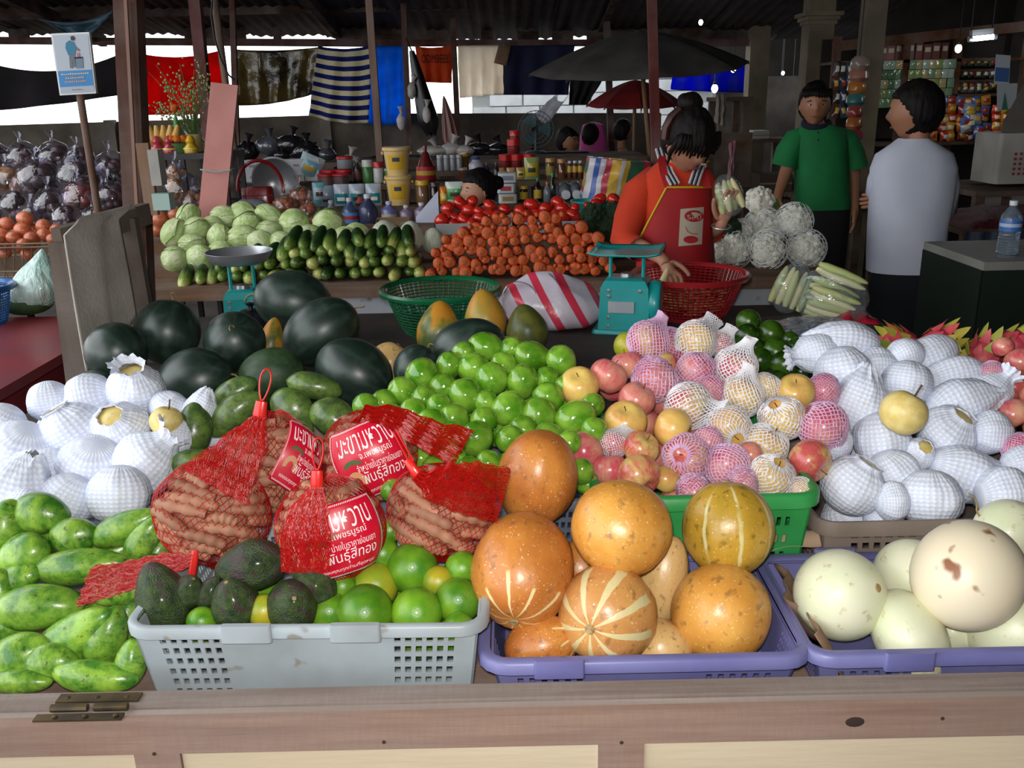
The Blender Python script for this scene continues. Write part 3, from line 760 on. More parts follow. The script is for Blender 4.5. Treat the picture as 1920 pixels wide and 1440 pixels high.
pr = pears(((1590, 652, 82, 118, 170, 10, 'foam2'), (1545, 668, 70, 80, 190, 0, 'foam1'), (1582, 697, 100, 100, 100, 0, 'foam3'), (1605, 755, 98, 104, 70, 10, 'foam2'), (1750, 675, 68, 110, 200, 10, 'foam1'), (1782, 704, 70, 112, 10, 0, 'foam3'),
        (1697, 716, 85, 80, 80, 0, 'foam5'), (1797, 757, 90, 112, 20, 0, 'foam2'), (1657, 830, 96, 100, 100, 0, 'foam5'), (1778, 812, 98, 96, 60, 40, 'foam4'), (1855, 810, 78, 78, 0, 0, 'foam3'), (1600, 912, 108, 104, 60, 20, 'foam0'),
        (1678, 890, 88, 92, 300, 0, 'foam5'), (1815, 888, 100, 128, 340, 0, 'foam2'), (1737, 930, 108, 100, 90, 0, 'foam3'), (1873, 925, 100, 96, 0, 0, 'foam5'), (1717, 850, 60, 60, 80, 60, 'foam0'), (1640, 690, 80, 80, 0, 0, 'foam3'), (1690, 670, 60, 70, 200, 0, 'foam1'), (1850, 740, 70, 80, 45, 0, 'foam1'), (1560, 830, 70, 70, 0, 0, 'foam3'), (1920, 880, 80, 80, 0, 0, 'foam3'), (1545, 740, 60, 60, 0, 0, 'foam3'), (1670, 940, 70, 60, 0, 0, 'foam5')),
        'pear in white foam net %s, in the brown crate', 'foam-wrapped pears in the brown crate', (930, 1.66), (640, 2.03))
bp = fruit('pear', 'pear', 'bare yellow pear with a long dark stem on the foam-wrapped pears', 'pear', 1694, 774, 1.70, 88, 84, 62, 15)
relax(pr, 8, .82, .64)
fill(pr, 'foam3', 'wrapped_pear', 'pear in white foam net under the others in the brown crate', 'pear', .66, 'foam-wrapped pears in the brown crate', box=(.62, 1.08, 1.62, 2.02))
# ---- jujubes
jj = []
J = ((910, 650, 52, 64, 170), (960, 655, 44, 46, 20), (995, 667, 54, 66, 175), (1053, 677, 54, 60, 120), (843, 686, 48, 52, 60), (790, 702, 58, 62, 30), (885, 689, 54, 60, 20), (943, 688, 50, 54, 150), (923, 710, 60, 60, 80), (981, 716, 56, 68, 80),
     (1022, 712, 46, 50, 60), (753, 735, 52, 56, 160), (833, 728, 52, 54, 40), (872, 742, 62, 66, 100), (793, 750, 50, 52, 20), (718, 754, 48, 52, 10), (910, 754, 42, 46, 90), (952, 766, 60, 66, 40), (1028, 745, 54, 58, 140), (1008, 780, 64, 68, 70),
     (1080, 783, 62, 78, 15), (823, 764, 46, 50, 90), (770, 772, 50, 54, 30), (850, 784, 52, 58, 160), (907, 790, 50, 54, 60), (807, 795, 56, 62, 20), (893, 823, 60, 66, 70), (957, 822, 50, 54, 30), (733, 782, 50, 52, 0), (790, 858, 46, 50, 0),
     (917, 872, 50, 54, 80), (880, 877, 44, 46, 40), (853, 862, 46, 50, 120), (1030, 824, 58, 64, 60), (1092, 885, 44, 56, 100), (1113, 808, 48, 54, 80), (1065, 725, 48, 52, 0), (690, 760, 46, 48, 0), (840, 822, 50, 54, 40), (980, 805, 50, 54, 0),
     (1000, 850, 54, 58, 0), (760, 820, 48, 52, 50), (870, 660, 40, 44, 0), (1062, 830, 46, 50, 30), (815, 875, 44, 48, 0), (700, 790, 44, 48, 0), (950, 870, 46, 50, 0), (1110, 760, 44, 46, 0), (738, 920, 44, 50, 0))
for k, (x, y, w, l, a) in enumerate(J):
    jj.append(fruit('juj%d' % (k % 4), 'jujube', 'shiny green jujube ' + ('on the crest of the heap' if y < 692 else 'beside the tamarind bags' if x < 830 else 'against the apples' if x > 1000 else 'in the middle of the heap'), 'jujube', x, y, Yl(y, (885, 1.63), (650, 2.0)), w * 1.06, l * 1.06, a, rnd(-30, 50), group='heap of green jujubes'))
relax(jj, 8, .82, .66)
fill(jj, 'juj1', 'jujube', 'shiny green jujube under the others in the heap', 'jujube', .68, 'heap of green jujubes', tries=2)
# ---- apples
aps = []
LB = {'r': 'red apple without a net in the green crate', 'y': 'yellow apple without a net in the green crate', 'm': 'half red half yellow bare apple in the green crate'}
for k, (x, y, w, ty, a, t) in enumerate(((1087, 723, 76, 'y', 100, 50), (1143, 703, 72, 'r', 60, 0), (1170, 688, 62, 'r', 100, 0), (1173, 789, 82, 'y', 95, 45), (1195, 748, 72, 'r', 60, 20), (1100, 848, 78, 'r', 200, 0), (1202, 841, 70, 'm', 60, 30),
        (1262, 801, 78, 'y', -25, 20), (1197, 891, 84, 'm', -50, 40), (1147, 881, 72, 'r', 90, 0), (1493, 738, 74, 'y', 100, 45), (1518, 864, 84, 'm', -45, 40), (1240, 898, 56, 'y', 60, 0), (1515, 790, 66, 'y', 60, 0), (1410, 850, 50, 'r', 0, 0), (1240, 690, 60, 'm', 0, 0))):
    lab = LB[ty] if k not in (0, 11) else ('golden apple resting on the green jujubes' if k == 0 else 'red and green bare apple over the corner of the green crate')
    aps.append(fruit('ap' + ty, 'apple', lab, 'apple', x, y, Yl(y, (920, 1.62), (640, 1.99)), w, w, a, t, group='bare apples in the green crate'))
naps = []
for k, (x, y, w, c, kd, ty, a, t) in enumerate(((1230, 708, 84, 'p', 'snug', 'r', 40, 0), (1307, 699, 74, 'p', 'snug', 'r', 80, 0), (1380, 690, 78, 'w', 'tall', 'r', 80, 20), (1248, 650, 72, 'p', 'flare', 'r', 30, 0), (1307, 640, 76, 'w', 'flare', 'y', 50, 0), (1226, 645, 76, 'p', 'tall', 'm', 50, 0),
        (1388, 742, 80, 'w', 'tall', 'y', 65, 10), (1292, 762, 86, 'w', 'flare', 'm', -20, 20), (1365, 804, 82, 'w', 'snug', 'y', -70, 60), (1437, 728, 56, 'w', 'snug', 'y', 60, 0), (1467, 786, 82, 'w', 'snug', 'y', 120, 30), (1533, 795, 88, 'p', 'tall', 'r', -40, 0),
        (1287, 858, 86, 'p', 'snug', 'm', 150, 60), (1430, 838, 84, 'w', 'snug', 'y', 60, 20), (1367, 874, 82, 'p', 'snug', 'r', -60, 50), (1447, 894, 82, 'w', 'snug', 'y', 70, 40), (1300, 922, 66, 'p', 'snug', 'r', 0, 0), (1148, 832, 54, 'w', 'flare', 'r', 60, 0), (1540, 733, 62, 'p', 'snug', 'r', 0, 0), (1330, 735, 62, 'p', 'snug', 'r', 0, 0), (1390, 905, 60, 'p', 'snug', 'r', 0, 0), (1345, 645, 50, 'w', 'flare', 'r', 60, 0), (1330, 830, 60, 'p', 'snug', 'r', 20, 0), (1500, 920, 50, 'w', 'snug', 'y', 0, 0))):
    nm = 'pink' if c == 'p' else 'white'
    naps.append(fruit('n%s%s%s' % (c, kd, ty), 'netted_apple', '%s apple in a %s %s foam net' % ({'r': 'red', 'y': 'yellow', 'm': 'blushed'}[ty], {'snug': 'close-fitting', 'tall': 'twist-topped', 'flare': 'flared'}[kd], nm), 'apple', x, y, Yl(y, (920, 1.62), (640, 1.99)), w, w, a, t, group='apples in %s nets' % nm))
relax(aps + naps, 8, .85, .66)
fill(aps + naps, 'apr', 'apple', 'red apple without a net in the green crate', 'apple', .68, 'bare apples in the green crate', tries=2, box=(.2, .54, 1.6, 2.0))
# ---- red apples at the right end
ra = []
for k, (x, y, w, pn) in enumerate(((1907, 680, 58, 'apr'), (1906, 722, 70, 'apm'), (1904, 778, 62, 'apr'), (1860, 702, 48, 'npsnugr'), (1912, 842, 60, 'npsnugr'), (1935, 740, 60, 'apr'), (1945, 800, 60, 'apr'), (1885, 655, 40, 'apr'))):
    lab = 'apple in a pink net beyond the foam-wrapped pears' if 'snug' in pn else 'red apple beyond the foam-wrapped pears in the brown crate'
    ra.append(fruit(pn, 'netted_apple' if 'snug' in pn else 'apple', lab, 'apple', x, y, Yl(y, (850, 1.75), (650, 2.02)), w, w, -60, 20, group='red apples at the end of the stall'))
relax(ra, 8, .92, .64)
fill(ra, 'apr', 'apple', 'red apple under the others beyond the foam-wrapped pears', 'apple', .66, 'red apples at the end of the stall', tries=4, box=(1.14, 1.5, 1.66, 2.0))
# ---- watermelons
Lw = 'dark green round watermelon on the stall behind the foam-wrapped pears'
wl = []
for k, (x, y, Y, w, l, a, t, pn) in enumerate(((218, 660, 2.22, 112, 112, -20, 20, 'wm'), (314, 622, 2.36, 120, 122, 80, 0, 'wm'), (440, 641, 2.30, 114, 116, 60, 60, 'wm'), (368, 714, 2.16, 125, 146, 10, 10, 'wm'), (178, 728, 2.14, 70, 84, 10, 0, 'wm'),
        (550, 566, 2.60, 118, 146, 170, 10, 'wm'), (602, 622, 2.40, 118, 154, 35, 0, 'wm'), (664, 698, 2.20, 125, 152, -28, 10, 'wm'), (508, 705, 2.18, 105, 128, 20, 0, 'wm2'), (780, 690, 2.16, 84, 90, 60, 0, 'wm'), (878, 650, 2.24, 105, 142, 15, 0, 'wm'))):
    lab = Lw
    if pn == 'wm2': lab = 'dull mottled green watermelon low between the dark watermelons'
    elif k in (5, 6, 7): lab = 'large dark oblong watermelon beside the green plastic basket'
    elif k in (9, 10): lab = 'dark watermelon in front of the upright papayas'
    wl.append(fruit(pn, 'watermelon', lab, 'watermelon', x, y, Y, w, l, a, t, group='dark watermelons'))
# ---- papayas and a yellow melon
fruit('pap', 'papaya', 'green and orange papaya standing before the green basket', 'papaya', 822, 622, 2.50, 84, 116, 84, 0, 0)
fruit('papo', 'papaya', 'orange ripe papaya standing between two greener papayas', 'papaya', 910, 598, 2.50, 80, 112, 95, 0, 0)
fruit('papg', 'papaya', 'dark green papaya standing beside the striped plastic bag', 'papaya', 988, 620, 2.46, 80, 100, 100, 0, 0)
fruit('pap', 'papaya', 'yellow streaked papaya half hidden between the watermelons', 'papaya', 508, 645, 2.46, 50, 100, 80, 0, 0)
fruit('mel5', 'melon', 'pale yellow melon half hidden behind the oblong watermelons', 'melon', 728, 680, 2.32, 74, 80, 60, 0, 0)
fruit('gory', 'melon', 'yellow melon peeping up behind the pink netted apples', 'melon', 1180, 650, 2.10, 60, 56, 60, 0, 0)
# ---- dark green oranges behind the apples
go = []
for k, (x, y, w) in enumerate(((1403, 607, 46), (1407, 630, 48), (1447, 627, 50), (1447, 659, 50), (1493, 655, 50), (1432, 674, 48), (1475, 685, 54), (1513, 684, 40), (1457, 710, 34), (1480, 640, 34), (1420, 648, 40), (1500, 690, 36))):
    go.append(fruit('gord', 'green_orange', 'dark green orange in the heap behind the netted apples', 'orange', x, y, Yl(y, (710, 2.12), (605, 2.36)), w, w, rnd(0, 180), rnd(-20, 60), group='dark green oranges'))
relax(go, 12, .95, .86)
# ---- avocados and green oranges in the grey crate
av = []
for k, (x, y, w, l, a, t) in enumerate(((306, 1118, 100, 138, 112, 0), (352, 1108, 62, 70, 60, 30), (393, 1110, 44, 66, 60, 0), (470, 1060, 100, 138, 192, 0), (440, 1130, 94, 104, 100, 30), (551, 1132, 102, 102, 60, 60), (588, 1098, 72, 90, 150, 0))):
    av.append(fruit('avo', 'avocado', ('tall pear-shaped dark avocado with narrow neck at the crate corner' if k == 0 else 'dark green avocado in the pale grey crate'), 'avocado', x, y, 1.315 + (1150 - y) * .0007, w, l, a, t, group='avocados in the grey crate'))
og = []
for k, (x, y, w, pn) in enumerate(((680, 1143, 107, 'gor'), (781, 1150, 98, 'gor'), (771, 1069, 97, 'gor'), (855, 1125, 88, 'gor'), (706, 1100, 88, 'gory'), (862, 1068, 66, 'gor'), (722, 1040, 62, 'gor'), (628, 1142, 76, 'gor'), (730, 996, 48, 'gor'), (822, 1088, 60, 'gory'), (495, 1145, 64, 'gory'), (860, 1175, 60, 'gor'), (378, 1165, 56, 'gor'), (640, 1105, 56, 'gor'), (660, 1050, 60, 'gor'))):
    lab = ('green orange ' + ('among the avocados in the grey crate' if x < 600 else 'along the front rim of the grey crate' if y > 1120 else 'under the tamarind bags in the grey crate')) if pn == 'gor' else 'yellowish green orange in the pale grey crate'
    og.append(fruit(pn, 'green_orange', lab, 'orange', x, y, 1.325 + (1150 - y) * .0009, w, w, rnd(0, 360), rnd(-20, 60), group='green oranges in the grey crate'))
relax(og, 8, .85, .645); relax(av, 4, .6, .645)
fill(av + og, 'gor', 'green_orange', 'green orange at the bottom of the grey crate', 'orange', .645, 'green oranges in the grey crate', tries=3, box=(-.55, -.1, 1.3, 1.56))
# ---- orange melons
om = []
for lab, pn, x, y, Y, w, l, a, t, sp in (
        ('tall oblong orange melon standing behind the tamarind bag', 'mel1', 1007, 897, 1.56, 152, 188, 262, -20, 0),
        ('big russet oblong melon with white star at its lower end', 'mel1', 980, 1068, 1.38, 192, 226, 258, 44, 0),
        ('round golden melon without stripes on top of the melon heap', 'mel3', 1165, 990, 1.40, 190, 176, 250, -30, 0),
        ('orange melon with broad pale stripes fanning from its navel', 'mel2', 1141, 1153, 1.325, 188, 180, 190, 62, 0),
        ('olive yellow melon with upright pale lines before the green crate', 'mel4', 1365, 992, 1.46, 170, 182, 92, 0, 40),
        ('golden scuffed melon at the right end of the melon crate', 'mel3', 1351, 1150, 1.36, 186, 190, 60, -20, 0),
        ('orange melon with one rough pale stripe low in the melon crate', 'mel1', 1015, 1210, 1.31, 110, 142, 20, 0, 90),
        ('pale oblong melon wedged under the round golden melon', 'mel5', 1243, 1085, 1.46, 92, 176, 80, 0, 0),
        ('yellow melon low in the crate under the scuffed golden melon', 'mel5', 1238, 1215, 1.325, 118, 110, 60, 0, 0),
        ('dark orange melon hidden low between the larger melons', 'mel1', 1090, 1060, 1.50, 90, 110, 60, -20, 0)):
    om.append(fruit(pn, 'melon', lab, 'melon', x, y, Y, w, l, a, t, sp, group='orange melons'))
relax(om, 8, .86, .645)
fill(om, 'mel5', 'melon', 'pale melon at the bottom of the melon crate', 'melon', .60, 'orange melons', tries=3, box=(.03, .38, 1.30, 1.5))
# ---- white melons
hm = []
for lab, pn, x, y, Y, w, l, a, t, sp in (
        ('pale green round melon with a brown stem scar, beside the cardboard liner', 'hons', 1580, 1118, 1.37, 170, 168, 30, 50, 20),
        ('large cream melon with brown blotches on top of the white melons', 'honb', 1818, 1084, 1.34, 200, 212, 45, -20, 60),
        ('pale melon at the front of its crate with a long curled vine', 'hon', 1699, 1192, 1.315, 180, 130, 30, 20, 150),
        ('pale melon with an upright dry vine behind the blotched cream melon', 'hon', 1712, 1085, 1.46, 150, 140, 200, 10, 200),
        ('pale melon in the rear corner of its crate beside brown crate', 'hon', 1893, 1000, 1.48, 126, 130, 150, 0, 0),
        ('pale melon at the front under the blotched cream melon', 'hon', 1885, 1188, 1.315, 165, 130, 10, -40, 0),
        ('small pale melon wedged between the front melons', 'hon', 1795, 1190, 1.36, 80, 70, 100, -60, 0)):
    hm.append(fruit(pn, 'melon', lab, 'melon', x, y, Y, w, l, a, t, sp, group='white melons'))
relax(hm, 6, .86, .645)
fill(hm, 'hon', 'melon', 'pale melon hidden at the bottom of the white-melon crate', 'melon', .60, 'white melons', tries=4, box=(.55, .93, 1.32, 1.5))
# ---- dragon fruit
M_drag = mat('dragon_fruit_skin', '#c03a50', '#d8605c', .45, 3)
M_scale = mat('dragon_fruit_scale', '#c8b048', '#8aa038', .5, 2)
db = spheroid(20, 14, lump(.05, 2, 2)).mesh('dragon_fruit')
dl = []
def dscale(th, z, L):
    def g(u, v):
        r = .5 * math.sqrt(max(.05, 1 - (z * 1.8) ** 2)) * .96; w = (u - .5) * .34 * (1 - v) ** .7
        rr = r + .03 + .07 * v; return (rr * math.cos(th) - w * math.sin(th), rr * math.sin(th) + w * math.cos(th), z + v * L * .9)
    return MB().grid(g, 2, 4).mesh('scale')
dparts = [('dragon_fruit', db, M_drag)]
for r, z in enumerate((-.3, -.12, .06, .24, .38)):
    for k in range(6):
        dparts.append(('scale', dscale(2 * math.pi * (k + .5 * (r % 2)) / 6, z, .26 + .05 * r), [M_drag, M_scale][1 if (r > 3 or (r > 1 and k % 3 == 0)) else 0]))
proto('drag', *dparts)
dg = []
for k, (x, y, w, l, a) in enumerate(((1690, 652, 62, 74, 150), (1757, 648, 62, 76, 30), (1847, 668, 62, 76, 60), (1897, 650, 60, 70, 30), (1708, 688, 54, 60, 100), (1800, 690, 50, 60, 100))):
    dg.append(fruit('drag', 'dragon_fruit', 'pink dragon fruit with green tipped scales behind the foam-wrapped pears', 'dragon fruit', x, y, 2.16 if k < 4 else 2.08, w, l, a, 0, group='dragon fruits'))
relax(dg, 8, .95, .70)
# ================================================================== tamarind pods in red net bags
M_pod = mat('tamarind_pod', '#b07c60', '#8e5e46', .65, 7, var=.12, bump=(24, .35, .004))
M_rednet = mat('red_net', '#d8201a', rough=.35, translucent=.45)
M_redpl = mat('red_plastic', '#d8241c', rough=.3, coat=.3)
M_card_red = mat('red_label', '#d01030', rough=.35, coat=.2)
M_white = mat('white_print', '#f6efee', rough=.5)
M_lav = mat('clear_film', '#cfc8dc', rough=.3, alpha=.55)
M_leaf = mat('leaf_print', '#1f6a38', rough=.5)
M_podp = mat('pod_print', '#d09060', rough=.5)
def text_mesh(body, size=1.0, res=2):
    cu = bpy.data.curves.new('t', 'FONT'); cu.body = body; cu.size = size; cu.align_x = 'CENTER'; cu.align_y = 'CENTER'; cu.resolution_u = res
    o = bpy.data.objects.new('t', cu); COL.objects.link(o)
    dg = bpy.context.evaluated_depsgraph_get(); me = bpy.data.meshes.new_from_object(o.evaluated_get(dg))
    bpy.data.objects.remove(o)
    vs = [tuple(v.co) for v in me.vertices]; fs = [tuple(p.vertices) for p in me.polygons]
    return vs, fs
def flat_text(body, w=None, hgt=None):
    """verts scaled so the text is w wide (centred on 0,0)"""
    vs, fs = text_mesh(body)
    if not vs: return [], []
    x0, x1 = min(v[0] for v in vs), max(v[0] for v in vs); y0, y1 = min(v[1] for v in vs), max(v[1] for v in vs)
    k = w / max(1e-6, x1 - x0) if w else hgt / max(1e-6, y1 - y0); cx, cy = (x0 + x1) / 2, (y0 + y1) / 2
    ky = hgt / max(1e-6, y1 - y0) if (hgt and w) else k
    return [((x - cx) * k, (y - cy) * ky) for x, y, z in vs], fs
def bag_rot(roll):
    q = Matrix((CR, FW, CU)).transposed().to_quaternion()          # local x right, y away, z up in the picture
    return q @ Quaternion((0, 1, 0), R_(-roll))
def net_bag(label, px, py, Y, W, H, roll, seed, card=None, where=''):
    random.seed(seed); p = at(px, py, Y); k = 1 / ppm(p); a, c = W * k / 2, H * k / 2; b = min(a, c) * .72
    t = thing('tamarind_net_bag', label, 'net bag', p, bag_rot(roll), 'tamarind net bags')
    def E(lon, lat, s):
        z = math.sin(lat); q = math.cos(lat)
        kk = s * (1 + .05 * mnoise.noise(Vector((lon * 1.3, lat * 1.7, seed))))
        return Vector((a * kk * q * math.sin(lon), -b * kk * q * math.cos(lon), c * kk * z))
    def P(u, v):
        return E(2 * math.pi * u, lerp(-1.42, 1.45, v), 1.03)
    build(strands(P, 46, 34, .0006, True, .1), 'net', M_rednet, t, smooth=False)
    Mw = t.matrix_basis.copy(); Mw = Matrix.LocRotScale(p, bag_rot(roll), None)
    # pods in bands that follow the bag
    r = .0118; lat = -1.25; n = 0
    while lat < 1.25:
        R = a * math.cos(lat); lon = rnd(0, 1)
        step = .0215 / math.sqrt((a * math.sin(lat)) ** 2 * .5 + (c * math.cos(lat)) ** 2 + 1e-6)
        end = lon + 2 * math.pi - .25
        while lon < end - .2:
            dl = rnd(.09, .14) / max(.03, (R + b * math.cos(lat)) / 2); l1 = min(end, lon + dl)
            if abs(((lon + l1) / 2 + math.pi) % (2 * math.pi) - math.pi) < 1.7:
                tilt = rnd(-.28, .28); pts = []; rr = []
                for i in range(20):
                    f = i / 19; lo_ = lerp(lon, l1, f); la = lat + tilt * (f - .5) * .8 + .06 * math.sin(f * 3.1)
                    pts.append(E(lo_, max(-1.4, min(1.4, la)), .92 - .02 * (n % 2))); rr.append(r * (.45 + .55 * math.sin(math.pi * (.08 + .84 * f)) ** .5) * (1 + .13 * math.sin(f * 27 + n)))
                o = build(MB().tube(pts, rr, 8), 'tamarind_pod', M_pod, ang=80); o.matrix_world = Mw
                tag(o, 'brown tamarind pod packed in the red net bag ' + where, 'tamarind', 'tamarind pods ' + where); n += 1
            lon = l1 + .05
        lat += step * 1.0
    # filler core keeps light from showing through the gaps between the pods
    core = build(spheroid(20, 12, lambda x, y, z: (x * 2 * a * .80, y * 2 * b * .80, z * 2 * c * .80)), 'pod_mass', M_pod, t)
    if card:
        lo0, lo1, la0, la1, rot, clip = card
        ct, st = math.cos(R_(rot)), math.sin(R_(rot)); w2, h2 = (lo1 - lo0) / 2, (la1 - la0) / 2; cl, cb = (lo0 + lo1) / 2, (la0 + la1) / 2
        def S(x, y, s):                       # x, y in -1..1 on the card
            X, Yy = x * w2, y * h2; return E(cl + X * ct - Yy * st, cb + X * st + Yy * ct, s)
        cd = build(MB().grid(lambda u, v: S(2 * u - 1, 2 * v - 1, 1.11), 18, 14), 'label_card', M_card_red, t); solid(cd, .0006)
        def line(body, w, y, hgt=None, x=0, m=M_white, nm='lettering'):
            vs, fs = flat_text(body, w, hgt)
            if vs: build(MB().add([S(x + vx, y + vy, 1.125) for vx, vy in vs], fs), nm, m, cd)
        line('มะขามหวาน', 1.5, .52, .46); line('จ.เพชรบูรณ์', .82, .16, .22, .15); line('จำหน่ายในราคาย่อมเยา', 1.15, -.08, .20, .15)
        line('พันธุ์สีทอง', 1.15, -.40, .42, .18); line('ขอขอบคุณทุกท่านที่อุดหนุน', 1.5, -.74, .15)
        hb = MB()
        for i in range(46):                   # leaf border
            for s in (-1, 1):
                x = -0.93 + 1.86 * i / 45; hb.add([S(x, s * .90, 1.124), S(x + .018, s * .90, 1.124), S(x + .036, s * .95, 1.124), S(x + .018, s * .95, 1.124)], [(0, 1, 2, 3)])
                y = -0.88 + 1.76 * i / 45; hb.add([S(s * .93, y, 1.124), S(s * .93, y + .018, 1.124), S(s * .97, y + .036, 1.124), S(s * .97, y + .018, 1.124)], [(0, 1, 2, 3)])
        build(hb, 'border_print', M_white, cd, smooth=False)
        pod = MB()
        def arc(u, v): A = R_(lerp(-20, 200, u)); rr = lerp(.12, .25, v); return S(-.55 + rr * math.cos(A), -.42 + rr * math.sin(A) * 1.2, 1.124)
        build(MB().grid(arc, 10, 2), 'pod_picture', M_podp, cd)
        lf = MB()
        for i in range(9):
            A = R_(20 + i * 17); lf.add([S(-.5 + .1 * math.cos(A), -.02 + .05 * math.sin(A), 1.126), S(-.5 + .26 * math.cos(A - .15), -.02 + .18 * math.sin(A - .15), 1.126), S(-.5 + .26 * math.cos(A + .15), -.02 + .18 * math.sin(A + .15), 1.126)], [(0, 1, 2)])
        build(lf, 'leaf_picture', M_leaf, cd, smooth=False)
    return t, Mw
def to_local(Mw, px, py, Y): return Mw.inverted() @ at(px, py, Y)
def clip_loop(t, Mw, cx, cy, Y, ang, loop=True, h=34, w=26):
    """moulded red clip with a loop; ang = direction of the loop in the picture"""
    p = at(cx, cy, Y); k = 1 / ppm(p); d = CR * math.cos(R_(ang)) + CU * math.sin(R_(ang)); s = CR * math.cos(R_(ang - 90)) + CU * math.sin(R_(ang - 90))
    inv = Mw.inverted()
    M = Matrix((s, FW, d)).transposed().to_4x4(); M.translation = p; M = inv @ M
    hh, ww = h * k / 2, w * k / 2
    mb = MB().lathe([(0, -hh), (ww * .75, -hh), (ww, -hh * .6), (ww * .85, hh * .9), (ww * .5, hh), (0, hh)], 14, M @ Matrix.Diagonal((1, .55, 1, 1)))
    build(mb, 'clip', M_redpl, t)
    if loop:
        L = 60 * k
        pts = []
        for i in range(25):
            A = 2 * math.pi * i / 24; pts.append(M @ Vector((ww * .75 * math.sin(A) * (1 - .35 * math.cos(A)), 0, hh + L * .5 * (1 - math.cos(A)))))
        build(MB().tube(pts, 3.2 * k / 2 * 1.1, 8), 'loop', M_redpl, t)
def net_fan(t, Mw, stations, nu=30, nv=34, layers=2, seed=1, nm='net_tail'):
    """gathered tail of the net: stations of (px, py, Y, half width px, angle of the cross direction)"""
    random.seed(seed); inv = Mw.inverted(); mb = MB()
    S = []
    for (x, y, Y, hw, an) in stations:
        p = at(x, y, Y); k = 1 / ppm(p); S.append((p, (CR * math.cos(R_(an)) + CU * math.sin(R_(an))) * hw * k))
    for L in range(layers):
        ph = rnd(0, 6)
        def P(u, v):
            f = v * (len(S) - 1); i = min(len(S) - 2, int(f)); f -= i; f2 = f * f * (3 - 2 * f)
            p = S[i][0].lerp(S[i + 1][0], f); w = S[i][1].lerp(S[i + 1][1], f2)
            q = p + w * (2 * u - 1) * (1 - .04 * L) - FW * (.004 * L + .004 * math.sin(u * 22 + ph) + .003 * math.sin(v * 9 + ph)) + CU * .002 * math.sin(v * 40 + ph)
            return inv @ q
        m2 = strands(P, nu, nv, .0005, False, .28); mb.add(m2.v, m2.f)
    return build(mb, nm, M_rednet, t, smooth=False)
# A : upper left, label peeping out; B : lower left; C : upper middle; D : front with full label; E : right
tA, mA = net_bag('red net bag of tamarind with upright loop, behind the bag with red tail', 512, 868, 1.63, 168, 190, 0, 11, (.35, 1.5, -.6, .75, -30, None), 'with upright loop behind')
clip_loop(tA, mA, 488, 768, 1.55, 80)
net_fan(tA, mA, ((487, 782, 1.545, 14, 0), (455, 840, 1.50, 45, -20), (415, 890, 1.46, 62, -28), (405, 915, 1.45, 68, -30)), seed=3)
tB, mB = net_bag('red net bag of tamarind without label, red tail lying over mangoes', 398, 962, 1.50, 216, 192, -12, 12, None, 'with its tail over the mangoes')
clip_loop(tB, mB, 360, 1075, 1.42, 262, False, 90, 16)
net_fan(tB, mB, ((362, 1050, 1.43, 12, 80), (300, 1062, 1.42, 24, 85), (225, 1085, 1.40, 32, 75), (158, 1100, 1.38, 40, 70)), seed=4)
tC, mC = net_bag('red net bag of tamarind with slanting label and knotted tail over jujubes', 692, 855, 1.64, 178, 172, 12, 13, (-.62, .95, -.85, .75, 10, None), 'knotted at the top beside the jujubes')
net_fan(tC, mC, ((664, 792, 1.575, 9, 0), (680, 772, 1.57, 13, 70), (735, 780, 1.58, 22, 60), (800, 815, 1.57, 30, 60), (868, 840, 1.56, 40, 60)), seed=5)
tD, mD = net_bag('red net bag of tamarind with large red label facing the front', 620, 990, 1.42, 200, 196, 8, 14, (-.55, 1.15, -.85, .50, 8, None), 'with the large label in front')
clip_loop(tD, mD, 594, 898, 1.36, 88)
net_fan(tD, mD, ((594, 914, 1.352, 14, 0), (578, 960, 1.335, 38, -4), (572, 1010, 1.33, 48, 0), (572, 1072, 1.335, 46, 0)), seed=6)
tE, mE = net_bag('red net bag of tamarind without label leaning against the russet melon', 826, 960, 1.48, 198, 176, -20, 15, None, 'leaning against the russet melon')
clip_loop(tE, mE, 774, 878, 1.43, 125, False, 40, 20)
net_fan(tE, mE, ((782, 892, 1.425, 12, 45), (830, 905, 1.40, 42, 60), (885, 915, 1.40, 52, 70), (945, 930, 1.41, 52, 75)), seed=7)
build(MB().tube([mE.inverted() @ at(x, y, Y) for x, y, Y in ((768, 868, 1.43), (750, 835, 1.45), (737, 810, 1.46), (742, 806, 1.46), (757, 832, 1.45), (776, 864, 1.43))], .0016, 6), 'loop', M_redpl, tE)
random.seed(21)
